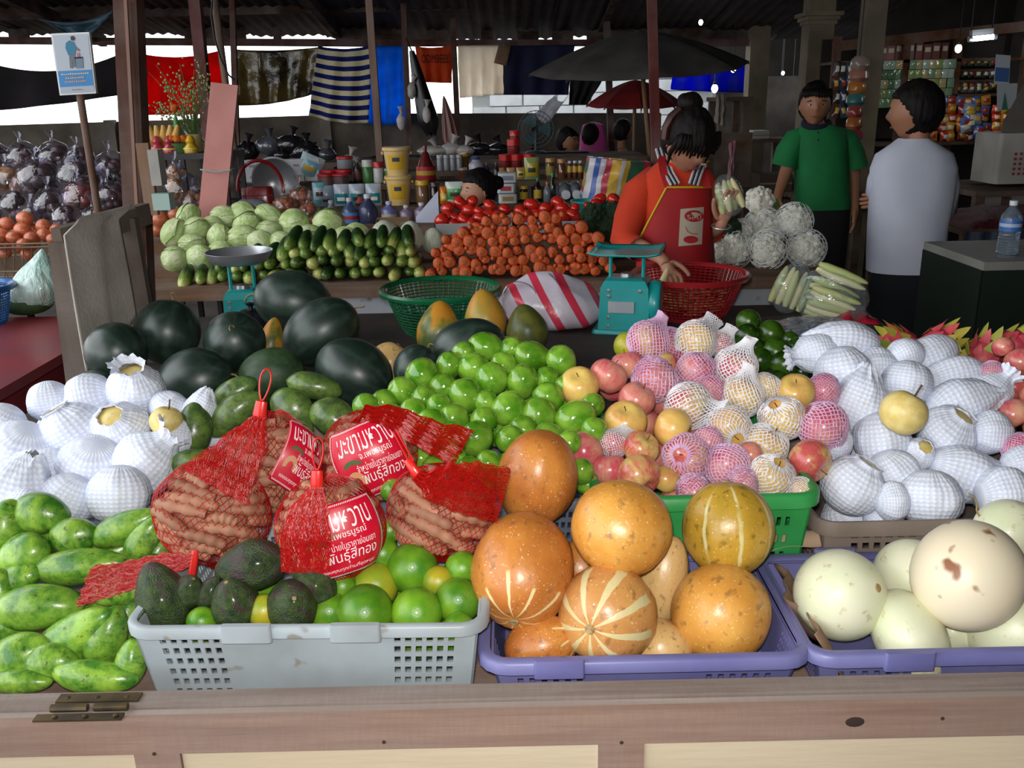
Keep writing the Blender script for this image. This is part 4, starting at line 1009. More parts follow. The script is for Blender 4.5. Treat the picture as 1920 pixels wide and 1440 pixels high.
# ================================================================== things on the dark rear table
M_teal = mat('teal_enamel', '#1fa0a0', '#1a9090', .35, 6, coat=.2)
M_steel = mat('worn_steel', '#c4c6ca', '#a8aab0', .3, 8, metal=.55)
M_steelm = mat('dull_steel', '#8d8f92', rough=.4, metal=.7)
def spring_scale(label, base, w, d, h, rz, pan):
    t = thing('market_scale', label, 'scale', base, (0, 0, R_(rz)), 'market scales')
    build(MB().rbox((-w * .62, -d * .62, 0), (w * .62, d * .62, h * .05), .02), 'base', M_teal, t)
    n = 14; prof = []
    body = MB()
    for z, kx in ((h * .05, 1), (h * .56, .92), (h * .64, .78), (h * .66, .6)):
        prof.append([(sx * w / 2 * kx, sy * d / 2 * kx, z) for sx, sy in ((-1, -1), (1, -1), (1, 1), (-1, 1))])
    vs = [p for r in prof for p in r]; fs = [(i * 4 + k, i * 4 + (k + 1) % 4, (i + 1) * 4 + (k + 1) % 4, (i + 1) * 4 + k) for i in range(3) for k in range(4)] + [(12, 13, 14, 15)]
    body.add(vs, fs); b = build(body, 'body', M_teal, t, smooth=False)
    build(MB().lathe([(0, 0), (h * .27, 0), (h * .29, .008), (h * .29, .03), (h * .27, .036), (0, .036)], 32, Matrix.Translation((w * .46, 0, h * .33)) @ Matrix.Rotation(R_(90), 4, 'Y')), 'dial_housing', M_teal, t)
    build(MB().lathe([(0, 0), (h * .26, 0)], 32, Matrix.Translation((w * .46 + .037, 0, h * .33)) @ Matrix.Rotation(R_(90), 4, 'Y')), 'dial_face', mat('dial_face', '#d8dcd8', rough=.4), t)
    for sx in (-.30, .30):
        for z in (.09, .20, .46, .53):
            if (sx > 0 and z in (.20, .46)): continue
            build(MB().lathe([(0, .003), (.006, .002), (.006, 0)], 8, Matrix.Translation((sx * w, -d / 2 * (1 - .08 * z) - .001, h * z)) @ Matrix.Rotation(R_(90), 4, 'X')), 'screw', M_steelm, b)
    build(MB().box((-w * .30, -d / 2 - .003, h * .26), (w * .20, -d / 2 + .004, h * .40)), 'name_plate', mat('name_plate', '#9aa0a8', '#b0b0b4', .5, 12), b, smooth=False)
    for sx in (-1, 1):
        build(MB().tube([(sx * w * .32, 0, h * .62), (sx * w * .32, 0, h * .95)], .006, 8), 'pan_post', M_teal, t)
    build(MB().lathe([(0, h * .72), (.02, h * .70), (.022, h * .66), (.03, h * .655)], 12), 'adjuster', M_steelm, t)
    if pan == 'plate':
        g = lambda u, v: (lerp(-.5, .5, u) * w * 1.36, lerp(-.5, .5, v) * d * 1.5, h * .955 + .018 * (abs(2 * v - 1) ** 6 + abs(2 * u - 1) ** 6) * .5)
        solid(build(MB().grid(g, 16, 16), 'weighing_plate', M_teal, t), .004)
    else:
        build(MB().bar((-w * .5, 0, h * .95), (w * .5, 0, h * .95), .02, .008), 'cross_bar', M_teal, t)
        r = w * .90
        build(MB().lathe([(0, h * .965), (r * .55, h * .967), (r * .8, h * 1.0), (r * .98, h * 1.10), (r, h * 1.115), (r * 1.02, h * 1.11), (r * .99, h * 1.09), (r * .82, h * .99), (r * .56, h * .96), (0, h * .957)], 36), 'weighing_pan', M_steel, t)
        for s in (-1, 1):
            build(MB().box((s * .012 - .01, -r * .2, h * .968), (s * .012 + .01, r * .2, h * .972)), 'pan_seam', M_steel, t, smooth=False)
    return t
pb_ = onz(1172, 612, .85)
spring_scale('teal market scale with flat plate in front of the woman', (pb_.x, 2.90, .85), .165, .15, .262, -14, 'plate')
ps = onz(460, 600, .85)
sc2 = spring_scale('teal market scale with a round metal pan behind the watermelons', (at(460, 580, 2.85).x, 2.85, .85), .115, .12, .26, 4, 'pan')
p = at(470, 577, 2.66)
# woven plastic baskets
def basket(label, cx, cy, z0, r0, r1, h, m, sq=1.0):
    t = thing('plastic_basket', label, 'basket', (cx, cy, z0), None, 'plastic baskets')
    R = lambda v: r0 + (r1 - r0) * (v ** .7)
    mb = MB(); n = 60
    for k in range(n):
        a = 2 * math.pi * k / n
        mb.tube([(R(v) * math.cos(a), R(v) * math.sin(a) * sq, v * h) for v in (0, .2, .45, .7, 1)], .0022, 4, cap=False)
    build(mb, 'upright_strands', m, t)
    mb = MB()
    for j in range(15):
        v = j / 14
        mb.tube([(R(v) * math.cos(2 * math.pi * k / 48), R(v) * math.sin(2 * math.pi * k / 48) * sq, v * h) for k in range(49)], .0024, 4, cap=False)
    build(mb, 'ring_strands', m, t)
    build(MB().lathe([(0, 0), (r0, 0), (r0, .006), (0, .006)], 40), 'base', m, t)
    mb = MB(); rim = []
    for e, z in ((-.004, h - .004), (.004, h + .006), (.016, h + .008), (.022, h), (.020, h - .010), (.016, h - .004), (.004, h - .002)):
        rim.append((r1 + e, z))
    rim.append(rim[0]); build(MB().lathe(rim, 48), 'rim', m, t)
    return t
M_bgreen = mat('green_basket_plastic', '#156a40', '#0f5a36', .3, 5, coat=.3)
M_bred = mat('red_basket_plastic', '#9c1f24', '#86181e', .35, 5, coat=.25)
c = onz(825, 540, 1.0)
basket('dark green plastic mesh basket behind the papayas', c.x, 2.90, .85, .11, .178, .145, M_bgreen)
c = onz(1300, 520, .995)
basket('dark red plastic mesh basket of peelings before the woman', c.x, 3.06, .85, .115, .182, .145, M_bred)
M_peel = mat('pale_peelings', '#b59a5c', '#8a7040', .8, 14, bump=(40, .5))
pm = MB(); random.seed(5)
for k in range(150):
    a, r = rnd(0, 6.28), .145 * math.sqrt(rnd(0, 1)); dz = rnd(0, .065); r *= (.095 + .5 * dz) / .145; q = Vector((c.x + r * math.cos(a), 3.06 + r * math.sin(a), .868 + dz))
    d = Vector((rnd(-1, 1), rnd(-1, 1), rnd(-.3, .3))).normalized() * rnd(.015, .028); pm.tube([q - d, q + Vector((0, 0, .006)), q + d], [.004, .008, .003], 5)
pm = build(pm, 'peelings', M_peel); tag(pm, 'pale yellow peelings heaped in the red mesh basket', 'peelings', kind='stuff')
# red and white striped plastic bag
N = NT('striped_bag_plastic'); uv = N.n('TexCoord').outputs['Object']; s = N.n('SeparateXYZ', None, Vector=uv)
w_ = N.math('SINE', N.math('MULTIPLY', N.math('ADD', s.outputs[0], N.math('MULTIPLY', s.outputs[2], .55)), 2 * math.pi * 12))
col = N.mix(N.ramp(w_, (.45, 0.), (.55, 1.)), srgb('#c9c0cc'), srgb('#cf3a52'))
N.P(Base_Color=col, Roughness=.3, Subsurface_Weight=.1, Coat_Weight=.2).bump(N.noise(N.coord('Object', None, False), 26, 4), .5, .006); M_sbag = N.m
bt = thing('plastic_bag', 'red and white striped plastic bag slumped beside the teal scale', 'bag', (onz(1045, 620, .85).x, 2.92, .85))
def bagf(u, v):
    a = 2 * math.pi * u; k = math.sin(math.pi * min(.999, max(.02, v)) ** .8) ** .6
    x = .165 * k * math.cos(a); y = .10 * k * math.sin(a); z = .19 * v ** 1.1
    n = mnoise.noise(Vector((x * 14, y * 14, z * 14))) * .016
    x += -.05 * v * v + .02 * math.sin(a * 3) * v; return (x * 1.05 + n, y + n, max(.001, z + n * (1 - v)))
build(MB().grid(bagf, 48, 26), 'bag_body', M_sbag, bt)
def strap(u, v):
    a = lerp(-.3, math.pi + .3, u); w = (v - .5) * .028
    return (-.125 + .055 * math.cos(a) * .9 - .02 * math.sin(a), -.06 + w, .145 + .055 * math.sin(a) * .9 - .06 * u)
solid(build(MB().grid(strap, 16, 2), 'handle', M_sbag, bt), .002)
# baby corn in clear bags
M_corn = mat('baby_corn', '#d8cc96', '#e4d8a8', .5, 4)
M_husk = mat('corn_husk', '#b4bc78', '#c4c488', .55, 4, stretch=(1, 1, .2))
M_film = film('clear_plastic_film', '#f4faff', .06, 12, .02)
def corn_bag(label, px, py, Y, ang, n, L, tilt=10):
    p = at(px, py, Y); q = orient(ang, tilt, 0); t = thing('corn_bag', label, 'bag', p, q, 'bags of baby corn')
    film = spheroid(24, 16, lambda x, y, z: (x * L * .82 * (1 + .12 * mnoise.noise(Vector((x, y, z)) * 7)), y * L * .40 * (1 + .12 * mnoise.noise(Vector((y, x, z)) * 7)), z * L * 1.22))
    build(film, 'clear_bag', M_film, t)
    for k in range(n):
        x = (k - (n - 1) / 2) * .028; a = rnd(-.12, .12)
        base = Vector((x * .9, rnd(-.012, .018), -L * .45)); tip = Vector((x * .7 + a * .1, rnd(-.015, .01), L * rnd(.38, .48)))
        m = q.to_matrix().to_4x4(); m.translation = p
        o = build(MB().tube([m @ base.lerp(tip, f) for f in (0, .15, .5, .8, .95, 1)], [.008, .014, .015, .012, .007, .003], 8), 'corn_ear', [M_husk, M_corn][k % 2])
        tag(o, 'baby corn ear in the clear bag ' + ('standing upright' if n < 6 else 'lying flat'), 'corn', 'baby corn ears')
corn_bag('clear bag of baby corn standing beside the red basket', 1484, 540, 3.05, 70, 5, .15)
corn_bag('clear bag of baby corn lying flat near the table end', 1565, 548, 3.0, -22, 7, .19)
corn_bag('lower clear bag of baby corn spreading over the table', 1560, 580, 2.92, -15, 6, .18)
# printed plastic bags lying on the table
N = NT('printed_clear_plastic'); v = N.coord('Object', None, False); n1 = N.noise(v, 16, 1)
col = N.ramp(n1, (.40, srgb('#8f98a8')), (.46, srgb('#6a7280')), (.60, srgb('#a8a8b4')), (.66, srgb('#c0384c')))
N.P(Base_Color=col, Roughness=.15, Coat_Weight=.5, Alpha=.7).bump(N.noise(v, 30, 4), .5, .006); M_prt = N.m
def crumple(label, px, py, Y0, w, d, m, hgt=.03, seed=1):
    p = onz(px, py, .852)
    def g(u, v):
        x, y = (u - .5) * w, (v - .5) * d; e = (1 - (2 * u - 1) ** 4) * (1 - (2 * v - 1) ** 4)
        return (x + .02 * mnoise.noise(Vector((v * 3, seed, 1))), y + .02 * mnoise.noise(Vector((u * 4, seed, 5))), .001 + e * (hgt * .5 + hgt * abs(mnoise.noise(Vector((x * 16, y * 16, seed))))))
    o = build(MB().grid(g, 30, 20), 'plastic_bag', m, loc=(p.x, p.y, .852)); tag(o, label, 'bag', 'loose plastic bags'); return o
crumple('clear printed plastic bag crumpled on the table before the baby corn', 1535, 615, 0, .24, .22, M_prt, .03, 2)
crumple('red tinted plastic bag crumpled on the table under the baby corn', 1590, 600, 0, .18, .14, mat('red_film', '#b02438', '#8a1a2c', .2, 8, coat=.5), .04, 3)
p = at(470, 580, 2.62)
t = thing('pot_lid', 'small black pot lid with knob lying behind the round watermelon', 'lid', (p.x, p.y, .85))
build(MB().lathe([(0, p.z - .85), (.03, p.z - .852), (.055, p.z - .87), (.07, p.z - .90), (.07, .0), (0, 0)], 24), 'lid_body', mat('black_plastic', '#15161a', rough=.35), t)
build(MB().lathe([(.008, p.z - .852), (.007, p.z - .84), (.015, p.z - .832), (0, p.z - .828)], 14), 'knob', mat('black_plastic', '#15161a'), t)
# ================================================================== vegetable stall behind the woman
random.seed(31)
M_vw = wood('veg_board', '#5f4634', '#785c46', 0, 8)
M_panel = mat('white_panel', '#b8bcc4', '#a4a8b0', .7, 4, spots=('#7c7670', 9, .66))
vs_ = thing('vegetable_stall', 'vegetable stall with brown board edge and scuffed white front panel', 'stall', (0, 3.8, 0))
def vp(mb, nm, m, smooth=False): return build(mb, nm, m, vs_, smooth=smooth, loc=(0, -3.8, 0))
for i in range(5): vp(MB().box((-1.85, 3.74 + i * .2, .815), (1.42, 3.935 + i * .2, .845)), 'shelf_plank', M_vw)
vp(MB().box((-1.85, 3.715, .80), (1.42, 3.739, .848)), 'front_edge', M_vw)
vp(MB().box((-.75, 3.745, .25), (1.40, 3.76, .80)), 'front_panel', M_panel)
vp(MB().box((-1.85, 3.76, .28), (-.76, 3.775, .60)), 'lower_shelf', mat('dark_red_board', '#4a2a24', '#3a211c', .8, 5))
for x in (-1.8, -.8, .3, 1.36):
    for y in (3.78, 4.68): vp(MB().box((x - .03, y - .03, 0), (x + .03, y + .03, .815)), 'leg', M_vw)
# sloping risers that carry the heaps
for i in range(4): vp(MB().box((-1.80, 4.05 + i * .16, .845), (.42, 4.21 + i * .16, .875 + i * .035)), 'riser', M_vw)
# carrots
M_car = mat('carrot_skin', '#d2602a', '#c04c20', .55, 6, stretch=(1, 1, 5), var=.13, bump=(20, .2, .01))
M_core = mat('carrot_top', '#8a4a24', '#c8662c', .7, 12)
def carf(x, y, z): return lump(.06, 3, 3)(x, y, z)
prof = [(0, -.5), (.20, -.5), (.38, -.485), (.47, -.46), (.5, -.40), (.47, -.1), (.40, .2), (.28, .4), (.15, .48), (0, .5)]
proto('carrot', ('carrot', MB().lathe(prof, 14, fn=carf).mesh('carrot'), M_car), ('crown', MB().lathe([(0, -.506), (.12, -.507), (.20, -.499), (.22, -.49)], 10).mesh('crown'), M_core))
xl, xr = -.335, .44
def ctop(x): return .05 + .20 * max(0, 1 - abs((x - .06) / .45) ** 3)
def hexpack(x0, x1, dx, dz, r0, r1, top, small):
    out = []; row = 0; z = r1 * .9
    while z < .4:
        x = x0 + dx * (.5 if row % 2 else 0) + z * .25
        while x < x1 - z * .25:
            if z < top(x):
                out.append((x + rnd(-.009, .009), z + rnd(-.008, .008), rnd(r0, r1)))
                if small and rnd(0, 1) < .7: out.append((x + dx * .5, z + dz * .35 + rnd(-.004, .004), rnd(*small)))
            x += dx
        z += dz; row += 1
    return out
for (x, z, r) in hexpack(xl, xr, .050, .042, .020, .0295, ctop, (.009, .014)):
    L = rnd(.16, .2)
    put('carrot', 'carrot', 'orange carrot stacked crown outwards ' + ('in the bottom row on the board' if z < .05 else 'along the top of the stack' if z > ctop(x) - .05 else 'in the middle of the stack'), 'carrot', (x, 3.79 + L / 2 + z * .16 + rnd(-.008, .012), .848 + z), Vector((rnd(-.05, .05), 1, rnd(-.16, -.04))).to_track_quat('Z', 'Y'), (2 * r, 2 * r, L), 'carrots stacked crown outwards')
for px, py, a, w, l in ((895, 437, -35, 17, 42), (838, 465, 60, 18, 44), (1046, 425, 95, 20, 38), (1092, 446, -35, 22, 44), (925, 431, 20, 16, 34), (826, 478, 70, 15, 40), (850, 455, 75, 18, 36)):
    fruit('carrot', 'carrot', 'orange carrot lying loose and crosswise on the carrot stack', 'carrot', px, py, 3.99 if py < 450 else 3.86, w, l, a, 0, group='loose carrots on the stack')
# cucumbers
N = NT('cucumber_skin'); c = N.n('TexCoord').outputs['Object']; s = N.n('SeparateXYZ', None, Vector=c); v = N.coord('Object', (6, 6, .7))
f = N.math('ADD', s.outputs[2], N.math('MULTIPLY', N.math('SUBTRACT', N.noise(v, 1.5, 3), .5), .5))
f = N.math('ADD', f, N.math('MULTIPLY', N.math('SUBTRACT', N.n('ObjectInfo').outputs['Random'], .5), .55))
N.P(Base_Color=N.ramp(f, (.16, srgb('#b9bd6c')), (.34, srgb('#6f8a38')), (.62, srgb('#1f3a18'))), Roughness=.35, Coat_Weight=.15)
# the pale blossom end sits at z = -.5
for nd in N.t.nodes:
    if nd.bl_idname == 'ShaderNodeValToRGB':
        for e, ps_ in zip(nd.color_ramp.elements, (.0, .0, .0)): pass
M_cuc = N.m
for nd in N.t.nodes:
    if nd.bl_idname == 'ShaderNodeValToRGB':
        nd.color_ramp.elements[0].position = .0; nd.color_ramp.elements[1].position = .18; nd.color_ramp.elements[2].position = .5
mad = N.n('Math', {'operation': 'ADD'}); 
lk = [l for l in N.t.links if l.to_node.bl_idname == 'ShaderNodeValToRGB'][0]; src = lk.from_socket; dst = lk.to_socket
N.t.links.new(src, mad.inputs[0]); mad.inputs[1].default_value = .60; N.t.links.new(mad.outputs[0], dst)
proto('cuc', ('cucumber', spheroid(16, 14, lump(.05, 2.2, 2), .72).mesh('cucumber'), M_cuc))
def utop(x): return .055 + .115 * max(0, min(1, (x + 1.32) / .35))
for (x, z, r) in hexpack(-1.40, -.34, .056, .046, .026, .032, utop, None):
    L = rnd(.13, .17)
    put('cuc', 'cucumber', 'green cucumber stacked pale end outwards ' + ('in the bottom row' if z < .05 else 'above the bottom row'), 'cucumber', (x, 3.80 + L / 2 + z * .3 + rnd(-.01, .03), .848 + z), Vector((rnd(-.25, .25), 1, rnd(-.12, .12) if z < utop(x) - .05 else rnd(.25, .6))).to_track_quat('Z', 'Y'), (2 * r, 2 * r, L), 'stacked cucumbers')
# cabbages
N = NT('cabbage_leaf'); v = N.coord(); c = N.n('TexCoord').outputs['Object']; a, z = angular(N, c)
vein = N.math('ABSOLUTE', N.math('SINE', N.math('ADD', N.math('MULTIPLY', a, 4.0), N.math('MULTIPLY', N.noise(v, 3.5, 3), 7.0))))
col = N.ramp(N.noise(v, 2.5, 4), (.35, srgb('#a2bc6c')), (.68, srgb('#d4dcae'))); col = N.mix(N.ramp(vein, (0., .4), (.10, 0.)), col, srgb('#e4e8c8'))
N.P(Base_Color=N.vary(col, .1), Roughness=.45).bump(vein, .2, .02); M_cab = N.m
def cabf(sd):
    o = Vector((sd * 3.1, sd, sd * 2.7))
    def fn(x, y, z):
        a = math.atan2(y, x); k = 1 + .05 * mnoise.noise(Vector((x, y, z)) * 2 + o) + .02 * abs(math.sin(2.5 * a + z * 4 + sd)); return (x * k, y * k, z * k)
    return fn
def leaf_wrap(sd):
    a0 = sd * 1.7
    def g(u, v):
        lat = lerp(-1.1, 1.0, v); lon = a0 + (u - .5) * 2.6 * (1 - .35 * abs(2 * v - 1)); r = .52 + .03 * abs(2 * u - 1) ** 3
        return (r * math.cos(lat) * math.cos(lon), r * math.cos(lat) * math.sin(lon), r * math.sin(lat))
    return MB().grid(g, 10, 10).mesh('outer_leaf')
for i in range(3): proto('cab%d' % i, ('cabbage', spheroid(28, 20, cabf(i + 1)).mesh('cabbage'), M_cab), ('outer_leaf', leaf_wrap(i), M_cab), ('outer_leaf', leaf_wrap(i + 2.1), M_cab))
cb = []
for k, (x, y, w, l, a) in enumerate(((353, 405, 40, 50, 60), (327, 437, 46, 58, 60), (373, 430, 46, 52, 20), (412, 445, 44, 50, 70), (360, 458, 40, 50, 10), (328, 486, 48, 50, 0), (377, 483, 48, 52, 0), (420, 408, 42, 54, -5), (458, 401, 42, 52, -20), (463, 421, 46, 54, 30), (505, 405, 42, 56, -25), (505, 433, 38, 50, 0), (553, 421, 58, 58, 0),
        (457, 446, 48, 60, 0), (530, 457, 44, 50, -30), (582, 452, 60, 66, 0), (617, 422, 60, 60, 0), (650, 457, 62, 58, 20), (668, 442, 44, 50, 0), (490, 455, 46, 50, 0), (415, 475, 46, 50, 0), (610, 465, 50, 50, 0), (395, 425, 40, 44, 0), (540, 480, 46, 50, 0))):
    cb.append(fruit('cab%d' % (k % 3), 'cabbage', ('large round pale cabbage in the heap behind the cucumbers' if w > 56 else 'small pale green cabbage in the heap behind the metal pan'), 'cabbage', x, y, Yl(y, (490, 3.98), (400, 4.42)), w, l, a, 0, group='cabbages'))
relax(cb, 8, .8, .86)
# wrapped white cabbages
M_napa = mat('white_cabbage', '#d8dcd0', '#c0c8a8', .4, 3, coat=.2, stretch=(4, 4, .6))
def napf(x, y, z): k = (1 - .25 * z) * (1 + .04 * math.sin(6 * math.atan2(y, x))); return (x * k, y * k, z)
proto('napa', ('napa_cabbage', spheroid(20, 14, napf).mesh('napa_cabbage'), M_napa), ('outer_leaf', leaf_wrap(.5), M_napa))
for x, y, w, l in ((720, 441, 50, 56), (770, 443, 50, 58), (812, 452, 40, 50)):
    fruit('napa', 'napa_cabbage', 'white film-wrapped napa cabbage between cabbages and tomatoes', 'cabbage', x, y, 4.12, w, l, 90, 0, group='napa cabbages')
# tomatoes in metal trays
M_tom = mat('tomato_skin', '#c4201a', '#d83424', .16, 2, var=.1, coat=.5)
M_cx = mat('tomato_calyx', '#3f5a24', rough=.7)
star = MB()
for k in range(5):
    a = 2 * math.pi * k / 5; star.add([(0, 0, .41), (.06 * math.cos(a - .5), .06 * math.sin(a - .5), .425), (.22 * math.cos(a), .22 * math.sin(a), .45), (.06 * math.cos(a + .5), .06 * math.sin(a + .5), .425)], [(0, 1, 2, 3)])
proto('tom', ('tomato', spheroid(20, 14, lambda x, y, z: lump(.05, 1.6, 1)(*dimple(x, y, z * .92, .08, .15))).mesh('tomato'), M_tom), ('calyx', star.mesh('calyx'), M_cx))
T1 = ((230, 880, 30), (285, 770, 27), (405, 730, 30), (500, 705, 24), (490, 790, 31), (340, 850, 24), (425, 870, 26), (580, 860, 30), (665, 745, 26), (750, 850, 31), (800, 778, 25), (345, 915, 22), (500, 910, 24), (640, 825, 26), (560, 800, 24), (300, 840, 22))
T2 = ((935, 790, 25), (1040, 740, 31), (1010, 835, 26), (1155, 780, 29), (1170, 845, 28), (1280, 725, 29), (1310, 772, 28), (1260, 825, 24), (1400, 835, 31), (1420, 778, 24), (980, 870, 26), (1070, 822, 24), (1240, 860, 22), (1340, 850, 22))
T3 = ((1550, 750, 20), (1650, 690, 26), (1780, 690, 26), (1620, 720, 22))
def trayM(label, x0, x1, Y0, Y1, z):
    t = thing('metal_tray', label, 'tray', ((x0 + x1) / 2, (Y0 + Y1) / 2, z), None, 'tomato trays'); w, d = (x1 - x0) / 2, (Y1 - Y0) / 2
    build(MB().box((-w, -d, 0), (w, d, .004)), 'tray_base', M_steelm, t, smooth=False)
    build(MB().box((-w, -d, .004), (w, -d + .004, .05)).box((-w, d - .004, .004), (w, d, .05)).box((-w, -d, .004), (-w + .004, d, .05)).box((w - .004, -d, .004), (w, d, .05)), 'tray_wall', M_steelm, t, smooth=False)
z1 = .985
build(MB().box((-.36, 4.20, .845), (.42, 4.62, z1)), 'crate_step', M_vw, vs_, smooth=False, loc=(0, -3.8, 0))
trayM('dull metal tray of tomatoes before the dark-haired girl', at(815, 425, 4.2).x, at(962, 425, 4.2).x, 4.20, 4.60, z1)
trayM('dull metal tray of tomatoes beside the broccoli', at(968, 415, 4.2).x, at(1100, 415, 4.2).x, 4.20, 4.60, z1)
for T, lab in ((T1, 'shiny red tomato in the tray before the dark-haired girl'), (T2, 'shiny red tomato in the tray beside the broccoli'), (T3, 'red tomato behind the broccoli heads')):
    tt = [fruit('tom', 'tomato', lab, 'tomato', 780 + x / 4.8, 230 + y / 4.8, Yl(y, (900, 4.26), (690, 4.46)), w, w * .92, rnd(40, 140), rnd(-10, 40), group='tomatoes') for x, y, w in T]
    relax(tt, 8, .9, z1 + .0)
# broccoli
M_broc = mat('broccoli_floret', '#3a5a34', '#2a4228', .8, 7, bump=(50, .9, .03), var=.1)
M_brst = mat('broccoli_stalk', '#7a9450', '#66803f', .6, 4)
def broc(seed):
    random.seed(seed); mb = MB()
    for k in range(46):
        d = Vector((rnd(-1, 1), rnd(-1, 1), rnd(-.25, 1))).normalized(); r = rnd(.09, .14)
        b = spheroid(8, 6, lambda x, y, z: (x * 2 * r, y * 2 * r, z * 2 * r)); M = Matrix.Translation(d * .40)
        mb.add([M @ Vector(p) for p in b.v], b.f)
    b = spheroid(14, 10, lambda x, y, z: (x * .84, y * .84, z * .84)); mb.add(b.v, b.f); return mb.mesh('broccoli')
for i in range(2): proto('broc%d' % i, ('broccoli', broc(50 + i), M_broc), ('stalk', MB().lathe([(.0, -.62), (.16, -.6), (.18, -.3), (.24, -.1)], 10).mesh('stalk'), M_brst))
random.seed(33)
for k, (x, y, w) in enumerate(((1112, 402, 46), (1100, 440, 52), (1140, 425, 46), (1122, 475, 52), (1145, 462, 40), (1150, 395, 36))):
    fruit('broc%d' % (k % 2), 'broccoli', 'dark green broccoli head heaped between carrots and the woman', 'broccoli', x, y, 4.12 if y < 430 else 4.0, w, w, 100, 25, group='broccoli heads')
for x, y, w in ((1362, 432, 56), (1345, 405, 44)):
    fruit('broc1', 'broccoli', 'dark green broccoli head beside the netted cauliflowers', 'broccoli', x, y, 4.05, w, w, 80, 20, group='broccoli by the cauliflowers')
# cauliflowers, most of them in white nets
M_caul = mat('cauliflower_curd', '#f2f0e6', '#e6e2d0', .7, 6, bump=(40, .3, .01))
M_cleaf = mat('cauliflower_leaf', '#7a9a58', '#a4b880', .55, 4)
M_cnet = mat('white_veg_net', '#fbffff', rough=.5, translucent=.35)
def caul(seed):
    random.seed(seed); mb = MB()
    for k in range(60):
        d = Vector((rnd(-1, 1), rnd(-1, 1), rnd(-.5, 1))).normalized(); r = rnd(.07, .11)
        b = spheroid(8, 6, lambda x, y, z: (x * 2 * r, y * 2 * r, z * 2 * r)); M = Matrix.Translation(d * .40); mb.add([M @ Vector(p) for p in b.v], b.f)
    b = spheroid(14, 10, lambda x, y, z: (x * .86, y * .86, z * .86)); mb.add(b.v, b.f); return mb.mesh('cauliflower')
def cnet(u, v):
    a = 2 * math.pi * u; z = lerp(-.52, .52, v); r = .55 * math.sqrt(max(.03, 1 - (z / .545) ** 2)); return (r * math.cos(a), r * math.sin(a), z)
cl = caul(61); cn = strands(cnet, 14, 12, .009, True, .1).mesh('white_net')
proto('caul', ('cauliflower', cl, M_caul), ('leaf', MB().grid(lambda u, v: ((.5 + .1 * v) * math.cos(lerp(2.2, 4.6, u)), (.5 + .1 * v) * math.sin(lerp(2.2, 4.6, u)), lerp(-.5, .1 - .3 * abs(u - .5), v)), 10, 6).mesh('leaf'), M_cleaf))
proto('cauln', ('cauliflower', cl, M_caul), ('white_net', cn, M_cnet))
random.seed(35); cf = []
for k, (x, y, w, a, t, pn) in enumerate(((1425, 380, 60, 90, 20, 'caul'), (1425, 427, 72, 120, 30, 'cauln'), (1488, 415, 66, 60, 0, 'cauln'), (1372, 472, 66, 60, 20, 'cauln'), (1440, 470, 70, 200, 10, 'cauln'), (1512, 466, 68, 260, 30, 'cauln'), (1345, 470, 50, 60, 0, 'cauln'), (1395, 440, 50, 0, 0, 'cauln'))):
    cf.append(fruit(pn, 'cauliflower', ('bare white cauliflower on top of the netted ones' if k == 0 else 'white cauliflower in a net on the vegetable stall'), 'cauliflower', x, y, Yl(y, (490, 3.92), (380, 4.16)), w, w, a, t, group='cauliflowers'))
relax(cf, 8, .85, .86)
# ================================================================== grocery stall: bottles, jars, packs on stepped shelves
random.seed(41)
M_step = wood('grocery_step', '#5a4636', '#47372a', 0, 8)
gs = thing('grocery_shelf', 'stepped wooden grocery stand carrying bottles and jars', 'shelf', (0, 5.2, 0))
ROW = {'a': (4.78, .955), 'b': (5.05, 1.035), 'c': (5.42, 1.125), 'd': (5.82, 1.16), 'e': (6.6, 1.19)}
def row_z(r, px): return ROW[r][1]
for k, (Y, z) in ROW.items():
    d = .12 if k != 'e' else .3
    build(MB().box(({'a': -1.5, 'b': -1.38}.get(k, -1.85), Y - d, z - .03), (.95 if k != 'a' else -.22, Y + d, z)), 'step_board', M_step, gs, smooth=False, loc=(0, -5.2, 0))
    for x in ((-1.4, -.4, .85) if k != 'a' else (-1.4, -.3)): build(MB().box((x - .025, Y - .025, 0), (x + .025, Y + .025, z - .03)), 'support', M_step, gs, smooth=False, loc=(0, -5.2, 0))
def cmat(hx, rough=.35, coat=.2): return mat('plain_' + hx.strip('#'), hx, rough=rough, coat=coat)
def spot(row, px, wpx, hpx, py):
    """position, width and height in metres of an item standing on a row, seen centred at px"""
    Y, z = ROW[row]; c = at(px, py, Y); k = 1 / ppm(c); return Vector((c.x, Y, z)), wpx * k, hpx * k
